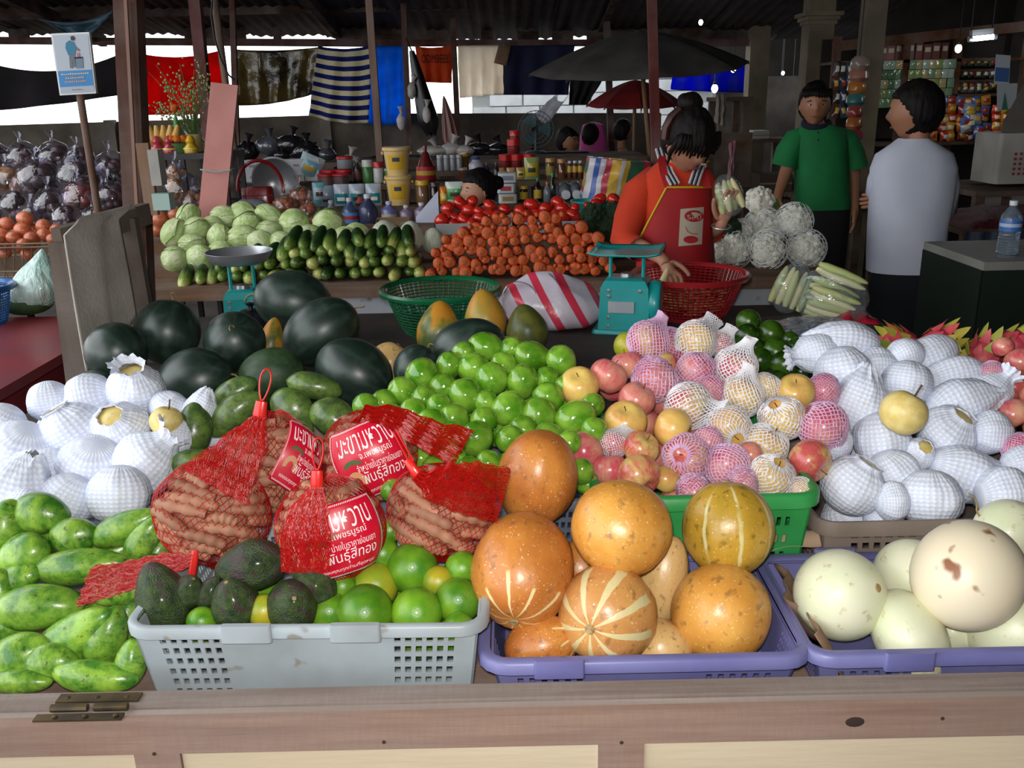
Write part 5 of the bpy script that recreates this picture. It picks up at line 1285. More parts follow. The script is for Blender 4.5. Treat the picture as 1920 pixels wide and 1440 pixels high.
def bottle(label, row, px, py, w, h, body, cap, lab=None, labc=None, name='bottle', cat='bottle', shoulder=.62, neck=.32, labh=(.15, .5), dy=0, glass=False):
    p, W, H = spot(row, px, w, h, py); p.y += dy; r = W / 2
    t = thing(name, label, cat, p, (0, 0, rnd(-.3, .3)), None)
    m = mat('glass_' + body.strip('#'), body, rough=.1, coat=.6, trans=.35) if glass else cmat(body, .3, .3)
    build(MB().lathe([(0, 0), (r * .94, 0), (r, H * .03), (r, H * (shoulder - .05)), (r * .9, H * shoulder), (r * (neck + .18), H * .78), (r * neck, H * .84), (r * neck, H * .88), (0, H * .88)], 20), 'bottle_body', m, t)
    build(MB().lathe([(r * neck * 1.15, H * .87), (r * neck * 1.2, H * .88), (r * neck * 1.2, H * .99), (r * neck * 1.05, H), (0, H)], 16), 'cap', cmat(cap), t)
    if labc:
        build(MB().lathe([(r * 1.01, H * labh[0]), (r * 1.015, H * labh[0] + .001), (r * 1.015, H * labh[1]), (r * 1.01, H * labh[1] + .001)], 20), 'label', cmat(labc, .5, 0), t)
        if lab: build(MB().lathe([(r * 1.022, H * lerp(*labh, .35)), (r * 1.022, H * lerp(*labh, .7))], 20), 'label_band', cmat(lab, .5, 0), t)
    return t
def jar(label, row, px, py, w, h, body, lid, labc=None, name='jar', cat='jar', dy=0, lidw=1.02, lidh=.2, glass=False, dz=0):
    p, W, H = spot(row, px, w, h, py); p.y += dy; p.z += dz; r = W / 2; t = thing(name, label, cat, p)
    m = mat('glass_' + body.strip('#'), body, rough=.12, coat=.6) if glass else cmat(body, .35, .2)
    build(MB().lathe([(0, 0), (r * .92, 0), (r * .96, H * .03), (r * .96, H * (.95 - lidh)), (r * .8, H * (1.0 - lidh)), (0, H * (1 - lidh))], 20), 'jar_body', m, t)
    build(MB().lathe([(r * lidw, H * (1 - lidh)), (r * lidw, H * .97), (r * lidw * .93, H), (0, H)], 20), 'lid', cmat(lid), t)
    if labc: build(MB().lathe([(r * .975, H * .18), (r * .98, H * .2), (r * .98, H * .6), (r * .975, H * .62)], 20), 'label', cmat(labc, .5, 0), t)
    return t
def pack(label, row, px, py, w, h, c1, c2=None, band=None, name='packet', cat='packet', d=.05, rot=0, dz=0, dy=0):
    p, W, H = spot(row, px, w, h, py); p.z += dz; p.y += dy; t = thing(name, label, cat, p, (0, R_(rot), rnd(-.15, .15)))
    def g(sgn):
        return lambda u, v: ((u - .5) * W, sgn * d / 2 * (math.sin(math.pi * u) * math.sin(math.pi * min(.98, max(.02, v)))) ** .5, v * H)
    mb = MB().grid(g(-1), 10, 10).grid(g(1), 10, 10); build(mb, 'pouch', cmat(c1, .25, .4), t)
    if c2:
        f = g(-1); lo, hi = band or (.15, .6)
        build(MB().grid(lambda u, v: tuple(Vector(f(.08 + .84 * u, lerp(lo, hi, v))) + Vector((0, -.002, 0))), 8, 6), 'printed_panel', cmat(c2, .3, .3), t)
        build(MB().grid(lambda u, v: tuple(Vector(f(.25 + .5 * u, lerp(lerp(lo, hi, .3), lerp(lo, hi, .65), v))) + Vector((0, -.004, 0))), 6, 4), 'printed_mark', cmat(random.choice(('#3a3020', '#c8a030', '#f0e8e0')), .4, .2), t)
    return t
def carton(label, row, px, py, w, h, c1, dz=0, d=.06, mark='#8a8a90', rz=0, name='small_box', grp=None):
    p, W, H = spot(row, px, w, h, py); p.z += dz; t = thing(name, label, 'box', p, (0, 0, R_(rz)), grp)
    build(MB().box((-W / 2, -d / 2, 0), (W / 2, d / 2, H)), 'carton', cmat(c1, .6, 0), t, smooth=False)
    build(MB().box((-W * .2, -d / 2 - .001, H * .35), (W * .2, -d / 2, H * .55)), 'printed_mark', cmat(mark, .6, 0), t, smooth=False)
# detergent bottles in the front row
bottle('dark blue detergent bottle with pale blue label behind the cabbages', 'a', 657, 405, 31, 54, '#3f4f70', '#c8ccd4', '#b02840', '#5a8fc8')
bottle('large navy detergent bottle with white cap behind the cabbages', 'a', 691, 402, 36, 60, '#3a3f60', '#d0d4dc')
bottle('violet detergent bottle beside the yellow buckets', 'a', 730, 403, 30, 46, '#6a6aa0', '#c0c8d8', None, '#b0a890', shoulder=.7)
bottle('small mauve bottle with white cap behind the cardboard tray', 'a', 762, 408, 25, 38, '#8a7a90', '#d4d4da', shoulder=.7)
bottle('mauve bottle with white cap beside the cardboard tray', 'a', 791, 408, 27, 42, '#8a7890', '#dcdce0', shoulder=.7)
bottle('pale mauve bottle half hidden by the tomatoes', 'a', 815, 405, 25, 42, '#9a8698', '#d8d4d8', shoulder=.7)
bottle('grey plastic bottle between cabbages and teal packets', 'a', 622, 400, 26, 50, '#70767c', '#a8aeb2', shoulder=.6)
p, W_, H_ = spot('a', 742, 62, 20, 418)
t = thing('cardboard_tray', 'brown cardboard tray beside the napa cabbages', 'tray', p + Vector((0, -.10, 0)), (0, 0, R_(5)))
build(MB().box((-W_ / 2, -.06, 0), (W_ / 2, .06, .004)).box((-W_ / 2, -.06, 0), (W_ / 2, -.056, .04)).box((-W_ / 2, .056, 0), (W_ / 2, .06, .05)).box((-W_ / 2, -.06, 0), (-W_ / 2 + .004, .06, .045)).box((W_ / 2 - .004, -.06, 0), (W_ / 2, .06, .045)), 'tray_body', M_card, t, smooth=False)
p, W_, H_ = spot('a', 805, 30, 30, 428)
o = build(MB().grid(lambda u, v: (u * .12, -.02 + v * .02, v * .13 * (.4 + u)), 6, 6), 'paper_sheet', cmat('#b8bcd0', .6, 0), loc=p + Vector((-.06, -.08, 0))); tag(o, 'pale blue paper sheet leaning beside the tomato tray', 'paper')
# row b
for k, (px, lab) in enumerate(((640, 'teal and clear diaper packet next to the grey bottle'), (669, 'teal and clear diaper packet between two alike packets'), (700, 'teal and clear diaper packet next to the yellow buckets'))):
    pack(lab, 'b', px, 358, 29, 40, '#aab4c4', '#17808c', (.1, .58))
pack('clear crumpled packet above the grey bottle', 'b', 611, 358, 28, 38, '#8fa0b0', '#7a8ca0', (.1, .5))
def bucket(label, row, px, py, w, h, dz=0):
    p, W, H = spot(row, px, w, h, py); p.z += dz; r = W / 2; t = thing('plastic_bucket', label, 'bucket', p, None, 'yellow buckets'); m = cmat('#d8b878', .35, .2)
    build(MB().lathe([(0, 0), (r * .72, 0), (r * .9, H * .88)], 28), 'bucket_body', m, t)
    build(MB().lathe([(r * .9, H * .86), (r, H * .88), (r, H * .97), (r * .93, H), (0, H * .985)], 28), 'lid', m, t)
    def L(u, v): a = R_(-90 + lerp(-38, 38, u)); z = lerp(.22, .72, v); rr = (r * (.72 + .18 * z / .88) + .0015); return (rr * math.cos(a), rr * math.sin(a), z * H)
    lb = build(MB().grid(L, 10, 4), 'label', cmat('#d8a818', .5, 0), t)
    def L2(u, v): a = R_(-90 + lerp(-16, 18, u)); z = lerp(.50, .64, v); rr = (r * (.72 + .18 * z / .88) + .003); return (rr * math.cos(a), rr * math.sin(a), z * H)
    build(MB().grid(L2, 8, 2), 'label_mark', cmat('#2a3a50', .5, 0), lb)
    pts = [(r * .98 * math.cos(R_(x)), r * .98 * math.sin(R_(x)) * .8 - r * .1, H * .80 + r * .95 * math.sin(R_(x)) * -.35) for x in range(0, 181, 15)]
    build(MB().tube(pts, .004, 6), 'handle', m, t)
    for s in (-1, 1): build(MB().lathe([(0, 0), (.01, 0), (.01, .01), (0, .01)], 8, Matrix.Translation((s * r * .93, 0, H * .78)) @ Matrix.Rotation(R_(90 * s), 4, 'Y')), 'handle_lug', m, t)
    return H
Hb = bucket('lower yellow plastic bucket of the pair stacked by the red sauce bottle', 'b', 749, 372, 52, 54)
bucket('upper yellow plastic bucket of the stacked pair', 'b', 746, 330, 54, 52, Hb)
jar('jar of brown nuts with yellow lid beside the buckets', 'b', 792, 362, 25, 44, '#7a5a3c', '#d0a020', glass=True)
jar('dark sauce jar next to the nut jar', 'b', 815, 362, 18, 40, '#2a1a18', '#3a2a28', glass=True)
pack('green and white printed packet beside the girl', 'b', 853, 355, 36, 40, '#c8d4cc', '#4a9a50', (.2, .7))
pack('orange printed packet beside the green and white one', 'b', 832, 366, 16, 32, '#d8781c', '#e8c040', (.2, .6))
jar('yellow-labelled pickle jar behind the second tomato tray', 'b', 982, 372, 16, 30, '#2a2420', '#c8a030', '#c8a428', glass=True)
bottle('dark sauce bottle with green cap behind the tomatoes', 'b', 1008, 364, 15, 44, '#241c1a', '#2a8a48', None, '#c8a428', glass=True)
bottle('clear bottle with orange cap behind the tomatoes', 'b', 1026, 370, 15, 36, '#8a9098', '#d87018', glass=True)
bottle('dark bottle with bright green cap behind the tomatoes', 'b', 1036, 356, 13, 52, '#1c2a20', '#20904a', glass=True)
for px in (1060, 1080):
    p, W_, H_ = spot('b', px, 20, 20, 350); t = thing('glass_jar', 'clear glass jar lying with its pale lid outwards', 'jar', p + Vector((0, 0, W_ * .8)), (R_(98), 0, 0), 'lying glass jars')
    build(MB().lathe([(0, -.12), (W_ * .6, -.12), (W_ * .62, .0), (W_ * .45, .03), (W_ * .4, .04)], 18), 'jar_body', mat('glass_8a9098', '#8a9098', rough=.1, coat=.6, trans=.35), t)
    build(MB().lathe([(W_ * .42, .035), (W_ * .42, .06), (0, .062)], 16), 'lid', cmat('#c8ccd0'), t)
for k, dz in enumerate((0, .055, .11)):
    p, W_, H_ = spot('b', 952, 34, 12, 372); t = thing('white_packet', 'flat white packet in the stack beside the girl', 'packet', p + Vector((0, 0, dz)), (0, 0, rnd(-.2, .2)), 'flat white packets')
    build(MB().rbox((-W_ / 2, -.06, 0), (W_ / 2, .06, .05), .012), 'packet_body', cmat('#c0c4c8', .4, .2), t); build(MB().box((-W_ * .3, -.0615, .012), (W_ * .3, -.06, .036)), 'printed_mark', cmat(('#a08030', '#b04048', '#707888')[k]), t, smooth=False)
# red handbag, steel lid, plastic-wrapped diapers
p, W_, H_ = spot('b', 489, 58, 40, 363)
t = thing('handbag', 'red leather handbag with arched handle before the steel pot', 'handbag', p + Vector((0, -.06, -.0)), (0, 0, R_(8)))
M_bagr = mat('red_leather', '#a01418', '#861014', .35, 8, coat=.3, bump=(60, .2))
build(MB().rbox((-W_ / 2, -.04, 0), (W_ / 2, .04, H_), .035, Matrix.Rotation(0, 4, 'X')), 'bag_body', M_bagr, t)
build(MB().tube([(W_ * .1 + .12 * math.cos(R_(a)), .0, H_ * .9 + .15 * math.sin(R_(a))) for a in range(-10, 191, 12)], .009, 8), 'handle', M_bagr, t)
build(MB().box((-W_ / 2 + .004, -.0415, H_ * .62), (W_ / 2 - .004, -.04, H_ * .66)), 'flap_seam', cmat('#5a0c10'), t, smooth=False)
p, W_, H_ = spot('c', 517, 80, 80, 330)
t = thing('steel_pot', 'large shiny steel pot lid standing upright behind the handbag', 'pot', p + Vector((0, -.05, -.09)), (R_(-78), 0, 0))
t.rotation_euler = (R_(-80), 0, 0); t.location = at(517, 338, 5.24)
build(MB().lathe([(0, -.07), (W_ * .2, -.065), (W_ * .42, -.03), (W_ * .52, 0), (W_ * .54, .004), (W_ * .5, .006), (W_ * .3, -.04), (0, -.062)], 36, Matrix.Rotation(R_(180), 4, 'X')), 'lid_dome', M_steel, t)
build(MB().lathe([(0, .10), (.025, .095), (.02, .085), (.01, .07)], 14), 'knob', M_steelm, t)
pack('clear and teal wrapped diaper pack standing on its corner', 'c', 574, 333, 44, 46, '#b8c8d0', '#78a8b8', (.2, .8), d=.09, rot=24, dz=.03)
pack('teal bag of wipes beside the diaper pack', 'b', 598, 345, 26, 44, '#6aa4b0', '#a8c0cc', (.3, .8), d=.06)
# bags of onions in clear plastic
M_shal = mat('shallot_skin', '#a8684a', '#8a4a34', .5, 5, var=.15)
M_wrap = film('clear_wrap', '#fff4ee', .03, 9, .03)
def wrapped(label, px, py, Y, w, m, n, grp, cat='bag', name='plastic_bag', item='onion', ilabel='brown onion inside a clear plastic bag', film=M_wrap, isz=.34):
    p = at(px, py, Y); k = w / ppm(p); t = thing(name, label, cat, p, None, grp); rr = random.Random(px * 7 + py)
    o_ = Vector((px * .3, py * .7, 0))
    build(spheroid(22, 16, lambda x, y, z: tuple(Vector((x, y, z)) * k * 1.06 * (1 + .10 * mnoise.noise(Vector((x, y, z)) * 6 + o_)))), 'clear_film', film, t)
    build(MB().lathe([(.0, .0), (.012, .0), (.006, .02), (.02, .05), (.026, .06)], 10, Matrix.Translation((0, -.1 * k, k * .5))), 'tied_neck', film, t)
    for i in range(n):
        d = Vector((rr.uniform(-1, 1), rr.uniform(-1, .5), rr.uniform(-1, 1))).normalized(); s = k * isz * rr.uniform(.85, 1.1)
        o = link(item, ITEM[m.name], m, None, p + d * (k * .5 - s * .5), Quaternion((rr.uniform(-1, 1), rr.uniform(-1, 1), rr.uniform(-1, 1), 1)).normalized(), s)
        tag(o, ilabel, item, grp + ' contents')
    return t
ITEM = {}
def item_mesh(m, seed=1):
    me = spheroid(12, 9, lambda x, y, z: lump(.06, 2, seed)(x, y, z * .92)).mesh(m.name); me.materials.append(m); ITEM[m.name] = me
item_mesh(M_shal)
for px, py, w, Y in ((563, 372, 44, 4.85), (534, 388, 44, 4.75), (580, 402, 44, 4.7)):
    wrapped('clear bag of brown shallots behind the cabbages', px, py, Y, w, M_shal, 16, 'bags of shallots', item='shallot', ilabel='brown shallot in a clear bag behind the cabbages')
p = at(471, 384, 4.75); o = build(spheroid(18, 10, lambda x, y, z: (x * .17, y * .12, z * .06 * (1 + .3 * mnoise.noise(Vector((x, y, z)) * 6)))), 'plastic_bag', mat('grey_film', '#9a98a8', '#86848f', .3, 6), loc=p); tag(o, 'grey plastic bag lying on the cabbages before the handbag', 'bag')
# white cartons in two layers
for k, px in enumerate((475, 503, 530, 558, 586)):
    for j in range(2):
        if j == 0 and k in (1, 2): continue
        carton('small white carton in the stacked row behind the handbag', 'c', px, 310, 27, 20, '#c4c4c8', dz=.062 * j + .02, rz=rnd(-6, 6), grp='small white cartons')
# row c / d : tubs, cans, jars
for k, (px, c, l, lab) in enumerate(((617, '#6a4a48', '#c02028', 'red-lidded tub next to the white cartons'), (644, '#5a4446', '#c02028', 'red-lidded tub below a smaller tub'))):
    jar(lab, 'c', px, 318, 32, 26, c, l, '#8a8a90'); jar('lower red-lidded tub ' + ('by the white cartons' if k == 0 else 'beside the dark bottle'), 'c', px, 333, 32, 20, c, l, dy=-.09)
jar('small grey tub with red lid on top of a larger tub', 'c', 646, 296, 31, 22, '#8a8e94', '#c02028', dz=.085)
bottle('slim dark bottle with steel cap behind the white-topped can', 'c', 669, 303, 16, 44, '#201c20', '#8a8a90', None, '#5a2a2a')
jar('white capped dark jar before the slim bottle', 'b', 670, 328, 19, 28, '#3a2a2a', '#c8c8cc', '#b04850')
jar('tall green and white can between dark bottle and red can', 'c', 689, 316, 20, 42, '#3f7a38', '#c4c8c0', lidh=.3)
jar('red and white can next to the green can', 'c', 709, 316, 20, 38, '#c8c4c4', '#b82830', lidh=.28)
jar('short green can behind the yellow buckets', 'c', 729, 308, 19, 26, '#5a8a3c', '#a8a8a8')
jar('round clear jar with pink lid behind the yellow buckets', 'd', 753, 296, 26, 30, '#a89078', '#c880a0', lidh=.3)
bottle('big red sauce bottle with red label beside the yellow buckets', 'c', 798, 306, 36, 66, '#6a2420', '#7a2c28', '#c8a030', '#b0202c', shoulder=.40, neck=.18, labh=(.06, .42))
for k, px in enumerate((826, 838, 850, 862)):
    jar('steel-lidded glass jar in the row behind the sauce bottle', 'd', px, 303, 12, 28, '#8a8c90', '#a0a2a8', dy=-.05).__setitem__('group', 'steel-lidded jars')
jar('jar with yellow-gold lid behind the white bottle', 'd', 870, 300, 19, 30, '#6a5030', '#b89030', glass=True)
jar('brown spice jar with pale lid below the gold-lidded jar', 'c', 868, 322, 17, 24, '#5a3420', '#8a8078', glass=True)
bottle('white plastic bottle with blue cap behind the girl', 'c', 892, 308, 27, 44, '#a8a4b4', '#3a4a70', shoulder=.72, neck=.5)
bottle('small dark bottle with blue cap', 'c', 912, 305, 13, 32, '#2a2a34', '#3050a0'); bottle('small black bottle next to the blue-capped one', 'c', 930, 306, 13, 32, '#22222a', '#4a4a58')
for px, dz, lab in ((947, 0, 'red jar lid nearest the black bottle'), (968, 0, 'red-lidded jar under the topmost red jar'), (992, 0, 'red-lidded jar beside the upright pack'), (963, .09, 'red-lidded jar resting on the lower red jars'), (966, .155, 'topmost red jar of the little tower')):
    jar(lab, 'd', px, 306, 23 if dz < .1 else 18, 26 if dz < .1 else 22, '#7a2420', '#c81c1c', dz=dz, lidh=.45)
pack('yellow and green printed pack before the red jars', 'c', 997, 326, 28, 40, '#8a9a60', '#b0a030', (.15, .75), d=.06)
for k, px in enumerate((938, 958, 976)):
    pack('small yellow and red sachet in the row below the red jars', 'c', px, 325, 16, 22, '#b08a58', random.choice(('#a84040', '#c8b050')), (.2, .7), d=.03).__setitem__('group', 'sachets below the red jars')
jar('amber honey jar next to the printed pack', 'c', 1032, 325, 18, 38, '#5a4424', '#b08038', '#8a7a30', glass=True); jar('brown sauce jar beside the honey jar', 'c', 1053, 325, 17, 36, '#6a3820', '#b07a40', glass=True)
for px in (1068, 1078, 1088):
    bottle('little amber bottle with white cap and yellow label', 'c', px, 323, 10, 32, '#5a2c18', '#d0d0d0', None, '#c0a040', shoulder=.7, neck=.6, labh=(.35, .7)).__setitem__('group', 'little amber bottles')
# black and white knotted plastic bags on the top row, fan and box
M_blk = mat('black_bag_film', '#17171b', '#26262c', .14, 6, coat=.8, bump=(11, 1.0, .03))
M_gloss = mat('glossy_grey_bag', '#3a3c44', '#5a5e68', .12, 6, coat=.9, bump=(11, 1.0, .03))
def blob(label, px, py, Y, w, h, m, seed, name='plastic_bag', grp='black plastic bags', tail=True):
    p = at(px, py, Y); k = 1 / ppm(p); o_ = Vector((seed * 3.3, seed, seed * 1.7))
    b = spheroid(26, 18, lambda x, y, z: (x * w * k * (1 + .16 * mnoise.noise(Vector((x, y, z)) * 4 + o_)), y * w * .8 * k, z * h * k * (1 + .2 * mnoise.noise(Vector((x, y, z)) * 4 + o_ * 2))))
    o = build(b, name, m, loc=p); tag(o, label, 'bag', grp)
    if tail: build(MB().lathe([(.008, 0), (.012, .01), (.02, .04), (.035, .06)], 10, Matrix.Translation((w * k * .1, -w * k * .1, h * k * .46)) @ Matrix.Rotation(rnd(-.6, .6), 4, 'Y')), 'tied_neck', m, o)
    return o
for k, (x, y, w, h, m) in enumerate(((463, 286, 46, 40, M_blk), (505, 274, 50, 36, M_gloss), (545, 270, 56, 34, M_blk), (572, 284, 56, 38, M_blk), (527, 291, 34, 24, M_blk), (612, 290, 36, 24, M_gloss), (588, 296, 40, 26, M_blk))):
    blob('shiny %s plastic bag on the stand behind the white cartons' % ('black' if m is M_blk else 'dark grey'), x, y, 6.55, w, h, m, k)
for k, (x, y, w, h, m) in enumerate(((897, 278, 46, 22, M_blk), (935, 280, 44, 22, M_blk))): blob('black plastic bag with a pale knot behind the white bottle', x, y, 6.5, w, h, m, k + 20, grp='knotted black bags')
M_wbag = mat('pale_bag_film', '#b0aaa8', '#c4bcb8', .3, 7, bump=(12, .8, .03))
for k, (x, y, w, h) in enumerate(((812, 283, 60, 20), (845, 280, 40, 24), (870, 282, 40, 20), (655, 300, 40, 18))): blob('pale plastic bag lying behind the steel-lidded jars', x, y, 6.45, w, h, M_wbag, k + 30, grp='pale plastic bags')
# woven striped sack and teal basin
N = NT('striped_sack_weave'); s = N.n('SeparateXYZ', None, Vector=N.n('TexCoord').outputs['UV'])
nd = N.n('ValToRGB'); nd.color_ramp.interpolation = 'CONSTANT'; cr = nd.color_ramp
for i, (ps_, hx) in enumerate(((0, '#c8c4c8'), (.10, '#3a58a0'), (.18, '#c0bcc4'), (.26, '#b03848'), (.36, '#c8a038'), (.52, '#b8b4bc'), (.58, '#b89030'), (.66, '#2f5a40'), (.9, '#b03040'))):
    e = cr.elements[i] if i < 2 else cr.elements.new(ps_); e.position = ps_; e.color = (*srgb(hx), 1)
N.t.links.new(s.outputs[0], nd.inputs[0]); N.P(Base_Color=nd.outputs[0], Roughness=.4, Coat_Weight=.15).bump(N.noise(N.coord('Object', None, False), 14, 3), .5, .02); M_sack = N.m
t = thing('striped_sack', 'woven plastic sack with blue, yellow and green stripes behind the broccoli', 'sack', at(1140, 375, 4.75), None)
def sk(u, v):
    a = lerp(-math.pi, math.pi, u); z = v * .23; w = .17 * (1 - .22 * v); x = w * max(-1, min(1, 1.35 * math.sin(a / 2))) + .10 * v - .03
    return (x, -.06 * math.cos(a / 2) * (1 - .3 * v) - .05 + .02 * v, z - .03)
def sk2(u, v):
    x0 = lerp(-.14, .17, u) + v * .045; return (x0 + .006 * mnoise.noise(Vector((u * 5, v * 5, 1))), -.05 * math.sin(math.pi * u) * (1 - .2 * v) + .02 * mnoise.noise(Vector((u * 4, v * 4, 3))), lerp(-.02, .215, v) - .03 * u * v)
def sk3(u, v):
    q = Vector(sk2(u, 1)); return (q.x + .02 * v, q.y + v * .16, q.z - .01 * v * v)
build(MB().grid(sk2, 20, 14), 'sack_front', M_sack, t); build(MB().grid(sk3, 20, 6), 'sack_top', mat('sack_top_weave', '#9a4a50', '#5a5a70', .5, 9), t)
build(MB().grid(lambda u, v: tuple(Vector(sk2(1, u)) + Vector((0, v * .16, 0))), 6, 4).grid(lambda u, v: tuple(Vector(sk2(0, u)) + Vector((0, v * .16, 0))), 6, 4).grid(lambda u, v: tuple(Vector(sk2(u, v)) + Vector((0, .16, 0))), 6, 6), 'sack_sides', M_sack, t)
p = at(1105, 376, 4.62)
t = thing('plastic_basin', 'shallow teal plastic basin before the striped sack', 'basin', (p.x, p.y, 1.02))
build(MB().lathe([(0, 0), (.075, 0), (.088, p.z - 1.02), (.096, p.z - 1.02 + .003), (.096, p.z - 1.02 - .006), (.09, p.z - 1.03), (.078, .006), (0, .006)], 30), 'basin_wall', M_teal, t)
build(MB().box((.33, 4.5, .845), (.62, 4.9, 1.018)), 'crate_step', M_vw, vs_, smooth=False, loc=(0, -3.8, 0))
# standing fan behind the red jars
p = at(1005, 284, 6.9)
t = thing('desk_fan', 'dark round desk fan behind the red-lidded jars', 'fan', (p.x, p.y, 1.19))
rg = MB()
for r in (.13, .10, .07, .035): rg.tube([(r * math.cos(R_(a)), -.03, .17 + r * math.sin(R_(a))) for a in range(0, 361, 15)], .003, 5)
for a in range(0, 360, 15): rg.tube([(.03 * math.cos(R_(a)), -.035, .17 + .03 * math.sin(R_(a))), (.13 * math.cos(R_(a)), -.03, .17 + .13 * math.sin(R_(a)))], .0018, 4)
build(rg, 'guard', mat('fan_grey', '#3a4a4c', rough=.4), t)
for k in range(3):
    build(MB().grid(lambda u, v, k=k: ((.02 + .09 * u) * math.cos(R_(k * 120 + lerp(-28, 28, v))), -.01 + .02 * v, .17 + (.02 + .09 * u) * math.sin(R_(k * 120 + lerp(-28, 28, v)))), 4, 4), 'blade', mat('fan_blade', '#4a6a70', rough=.3), t)
build(MB().lathe([(0, 0), (.08, 0), (.07, .012), (.012, .02), (.012, .15), (0, .17)], 16), 'stand', mat('fan_grey', '#3a4a4c'), t)
build(MB().box((-1.0, 6.75, 1.16), (.6, 7.1, 1.19)), 'step_board', M_step, gs, smooth=False, loc=(0, -5.2, 0))
# ================================================================== left side: red table, partition, onions, sign, shrine
random.seed(51)
M_redpaint = mat('red_paint', '#7d1820', '#5e1218', .5, 6, coat=.1, spots=('#4a2a2a', 10, .66))
M_redtop = mat('worn_red_top', '#8a2a2e', '#743038', .4, 4, coat=.15)
rt = thing('red_table', 'dark red painted slatted box table beside the wooden partition', 'table', (-1.75, 2.6, 0))
build(MB().box((-.75, -.55, .83), (.37, .62, .86)), 'table_top', M_redtop, rt, smooth=False)
for k in range(4): build(MB().box((-.75, -.53 + .0, .10 + k * .185), (.36, -.51, .265 + k * .185)), 'slat', M_redpaint, rt, smooth=False)
for k in range(4): build(MB().box((.34, -.53, .10 + k * .185), (.36, .60, .265 + k * .185)), 'slat', M_redpaint, rt, smooth=False)
for x, y in ((-.7, -.48), (.31, -.48), (-.7, .55), (.31, .55)): build(MB().box((x - .025, y - .025, 0), (x + .025, y + .025, .83)), 'leg', M_redpaint, rt, smooth=False)
# weathered partition boards with sacking draped over
M_gw = wood('weathered_board', '#5e5148', '#4a3f37', 2, 9)
pt = thing('wooden_partition', 'weathered wooden board partition at the end of the stall', 'partition', (-1.25, 2.4, 0))
def pbar(x0, x1, y0, y1, Y, wd=.03, nm='board'):
    a, b = at(x0, y0, Y), at(x1, y1, Y); b2 = a.lerp(b, (a.z - 0) / max(.01, (a.z - b.z)))
    return a, b2
a, b = pbar(122, 158, 455, 745, 2.34); build(MB().bar(a, b, .075, .03, up=(0, 1, 0)), 'board', M_gw, pt, smooth=False, loc=-Vector((-1.25, 2.4, 0)))
a, b = pbar(165, 205, 440, 740, 2.48); build(MB().bar(a, b, .075, .03, up=(0, 1, 0)), 'board', M_gw, pt, smooth=False, loc=-Vector((-1.25, 2.4, 0)))
a, b = pbar(228, 268, 410, 640, 2.62); build(MB().bar(a, b, .085, .03, up=(0, 1, 0)), 'board', M_gw, pt, smooth=False, loc=-Vector((-1.25, 2.4, 0)))
a, b = at(108, 450, 2.36), at(275, 400, 2.70); build(MB().bar(a, b, .03, .06), 'top_bar', M_gw, pt, smooth=False, loc=-Vector((-1.25, 2.4, 0)))
M_sack2 = mat('grey_sacking', '#c0bab0', '#aaa298', .95, 9, bump=(90, .5, .004))
def drape(u, v):
    top0, top1 = at(140, 428, 2.30), at(240, 402, 2.56); bot0, bot1 = at(188, 690, 2.26), at(268, 590, 2.50)
    f = max(0, (v - .18) / .82)
    p = top0.lerp(top1, u)
    if v < .18: return p + Vector((0, .07 * (1 - v / .18), .008 + .012 * math.sin(math.pi * v / .18)))
    q = bot0.lerp(bot1, u); r = p.lerp(q, f); return r + Vector((-.012 - .004 * math.sin(u * 10 + f), -.040 - .010 * math.sin(u * 9 + f * 2), .004 * math.sin(u * 20)))
o = build(MB().grid(drape, 30, 24), 'sacking_cloth', M_sack2); solid(o, .004); tag(o, 'rough grey sacking cloth draped over the wooden partition', 'cloth')
# green-white plastic bag of leaves, blue basket
M_gbag = mat('green_white_film', '#9fc4b8', '#c4d8d0', .15, 5, coat=.8, bump=(14, .9, .02), stretch=(3, 3, .5))
p = onz(55, 590, .86)
t = thing('plastic_bag', 'shiny pale green plastic bag of leaves tied at the top', 'bag', (p.x, p.y, .861))
def gb(x, y, z):
    k = 1 - max(0, z + .1) * 1.35; k = max(.12, k); n = 1 + .12 * mnoise.noise(Vector((x, y, z)) * 6); return (x * .22 * k * n + .09 * (z + .5), y * .18 * k * n, (z + .5) * .24)
build(spheroid(28, 20, gb), 'bag_film', M_gbag, t); build(spheroid(16, 10, lambda x, y, z: (x * .19, y * .16, (z + .5) * .09)), 'leaf_mass', mat('dark_leaves', '#1f3a1c', '#34502a', .7, 8), t)
p = onz(5, 590, .86)
basket('bright blue plastic mesh basket behind the shiny bag', p.x - .02, 3.12, .861, .10, .13, .13, mat('blue_basket_plastic', '#1f5a98', rough=.35, coat=.2))
# onions in a wire crate
M_oni = mat('red_onion_skin', '#c8724e', '#b05c40', .3, 4, var=.15, coat=.2)
proto('oni', ('onion', spheroid(20, 14, lambda x, y, z: (x, y, z * .9)).mesh('onion'), M_oni), ('root_tip', MB().lathe([(.03, .44), (.02, .5), (.01, .56), (0, .56)], 7).mesh('root_tip'), M_tend))
ow = []
for x, y, w in ((12, 420, 28), (47, 410, 31), (42, 431, 31), (82, 424, 29), (80, 440, 27), (108, 432, 27), (3, 440, 27), (60, 446, 26), (25, 445, 26), (-12, 432, 28), (100, 448, 24), (118, 440, 24), (-5, 455, 26), (45, 458, 26)):
    ow.append(fruit('oni', 'onion', 'reddish brown onion in the wire crate', 'onion', x, y, Yl(y, (450, 3.86), (405, 4.02)), w, w, 80, 20, group='onions in the wire crate'))
relax(ow, 8, .9)
fill(ow, 'oni', 'onion', 'reddish brown onion in the wire crate', 'onion', .86, 'onions in the wire crate', tries=3)
ct = thing('wire_crate', 'low wire mesh crate of onions behind the red table', 'crate', (-2.33, 4.0, .83)); mb = MB(); M_wire = mat('rusty_wire', '#7a6a52', '#5c4c3c', .6, 10, metal=.3)
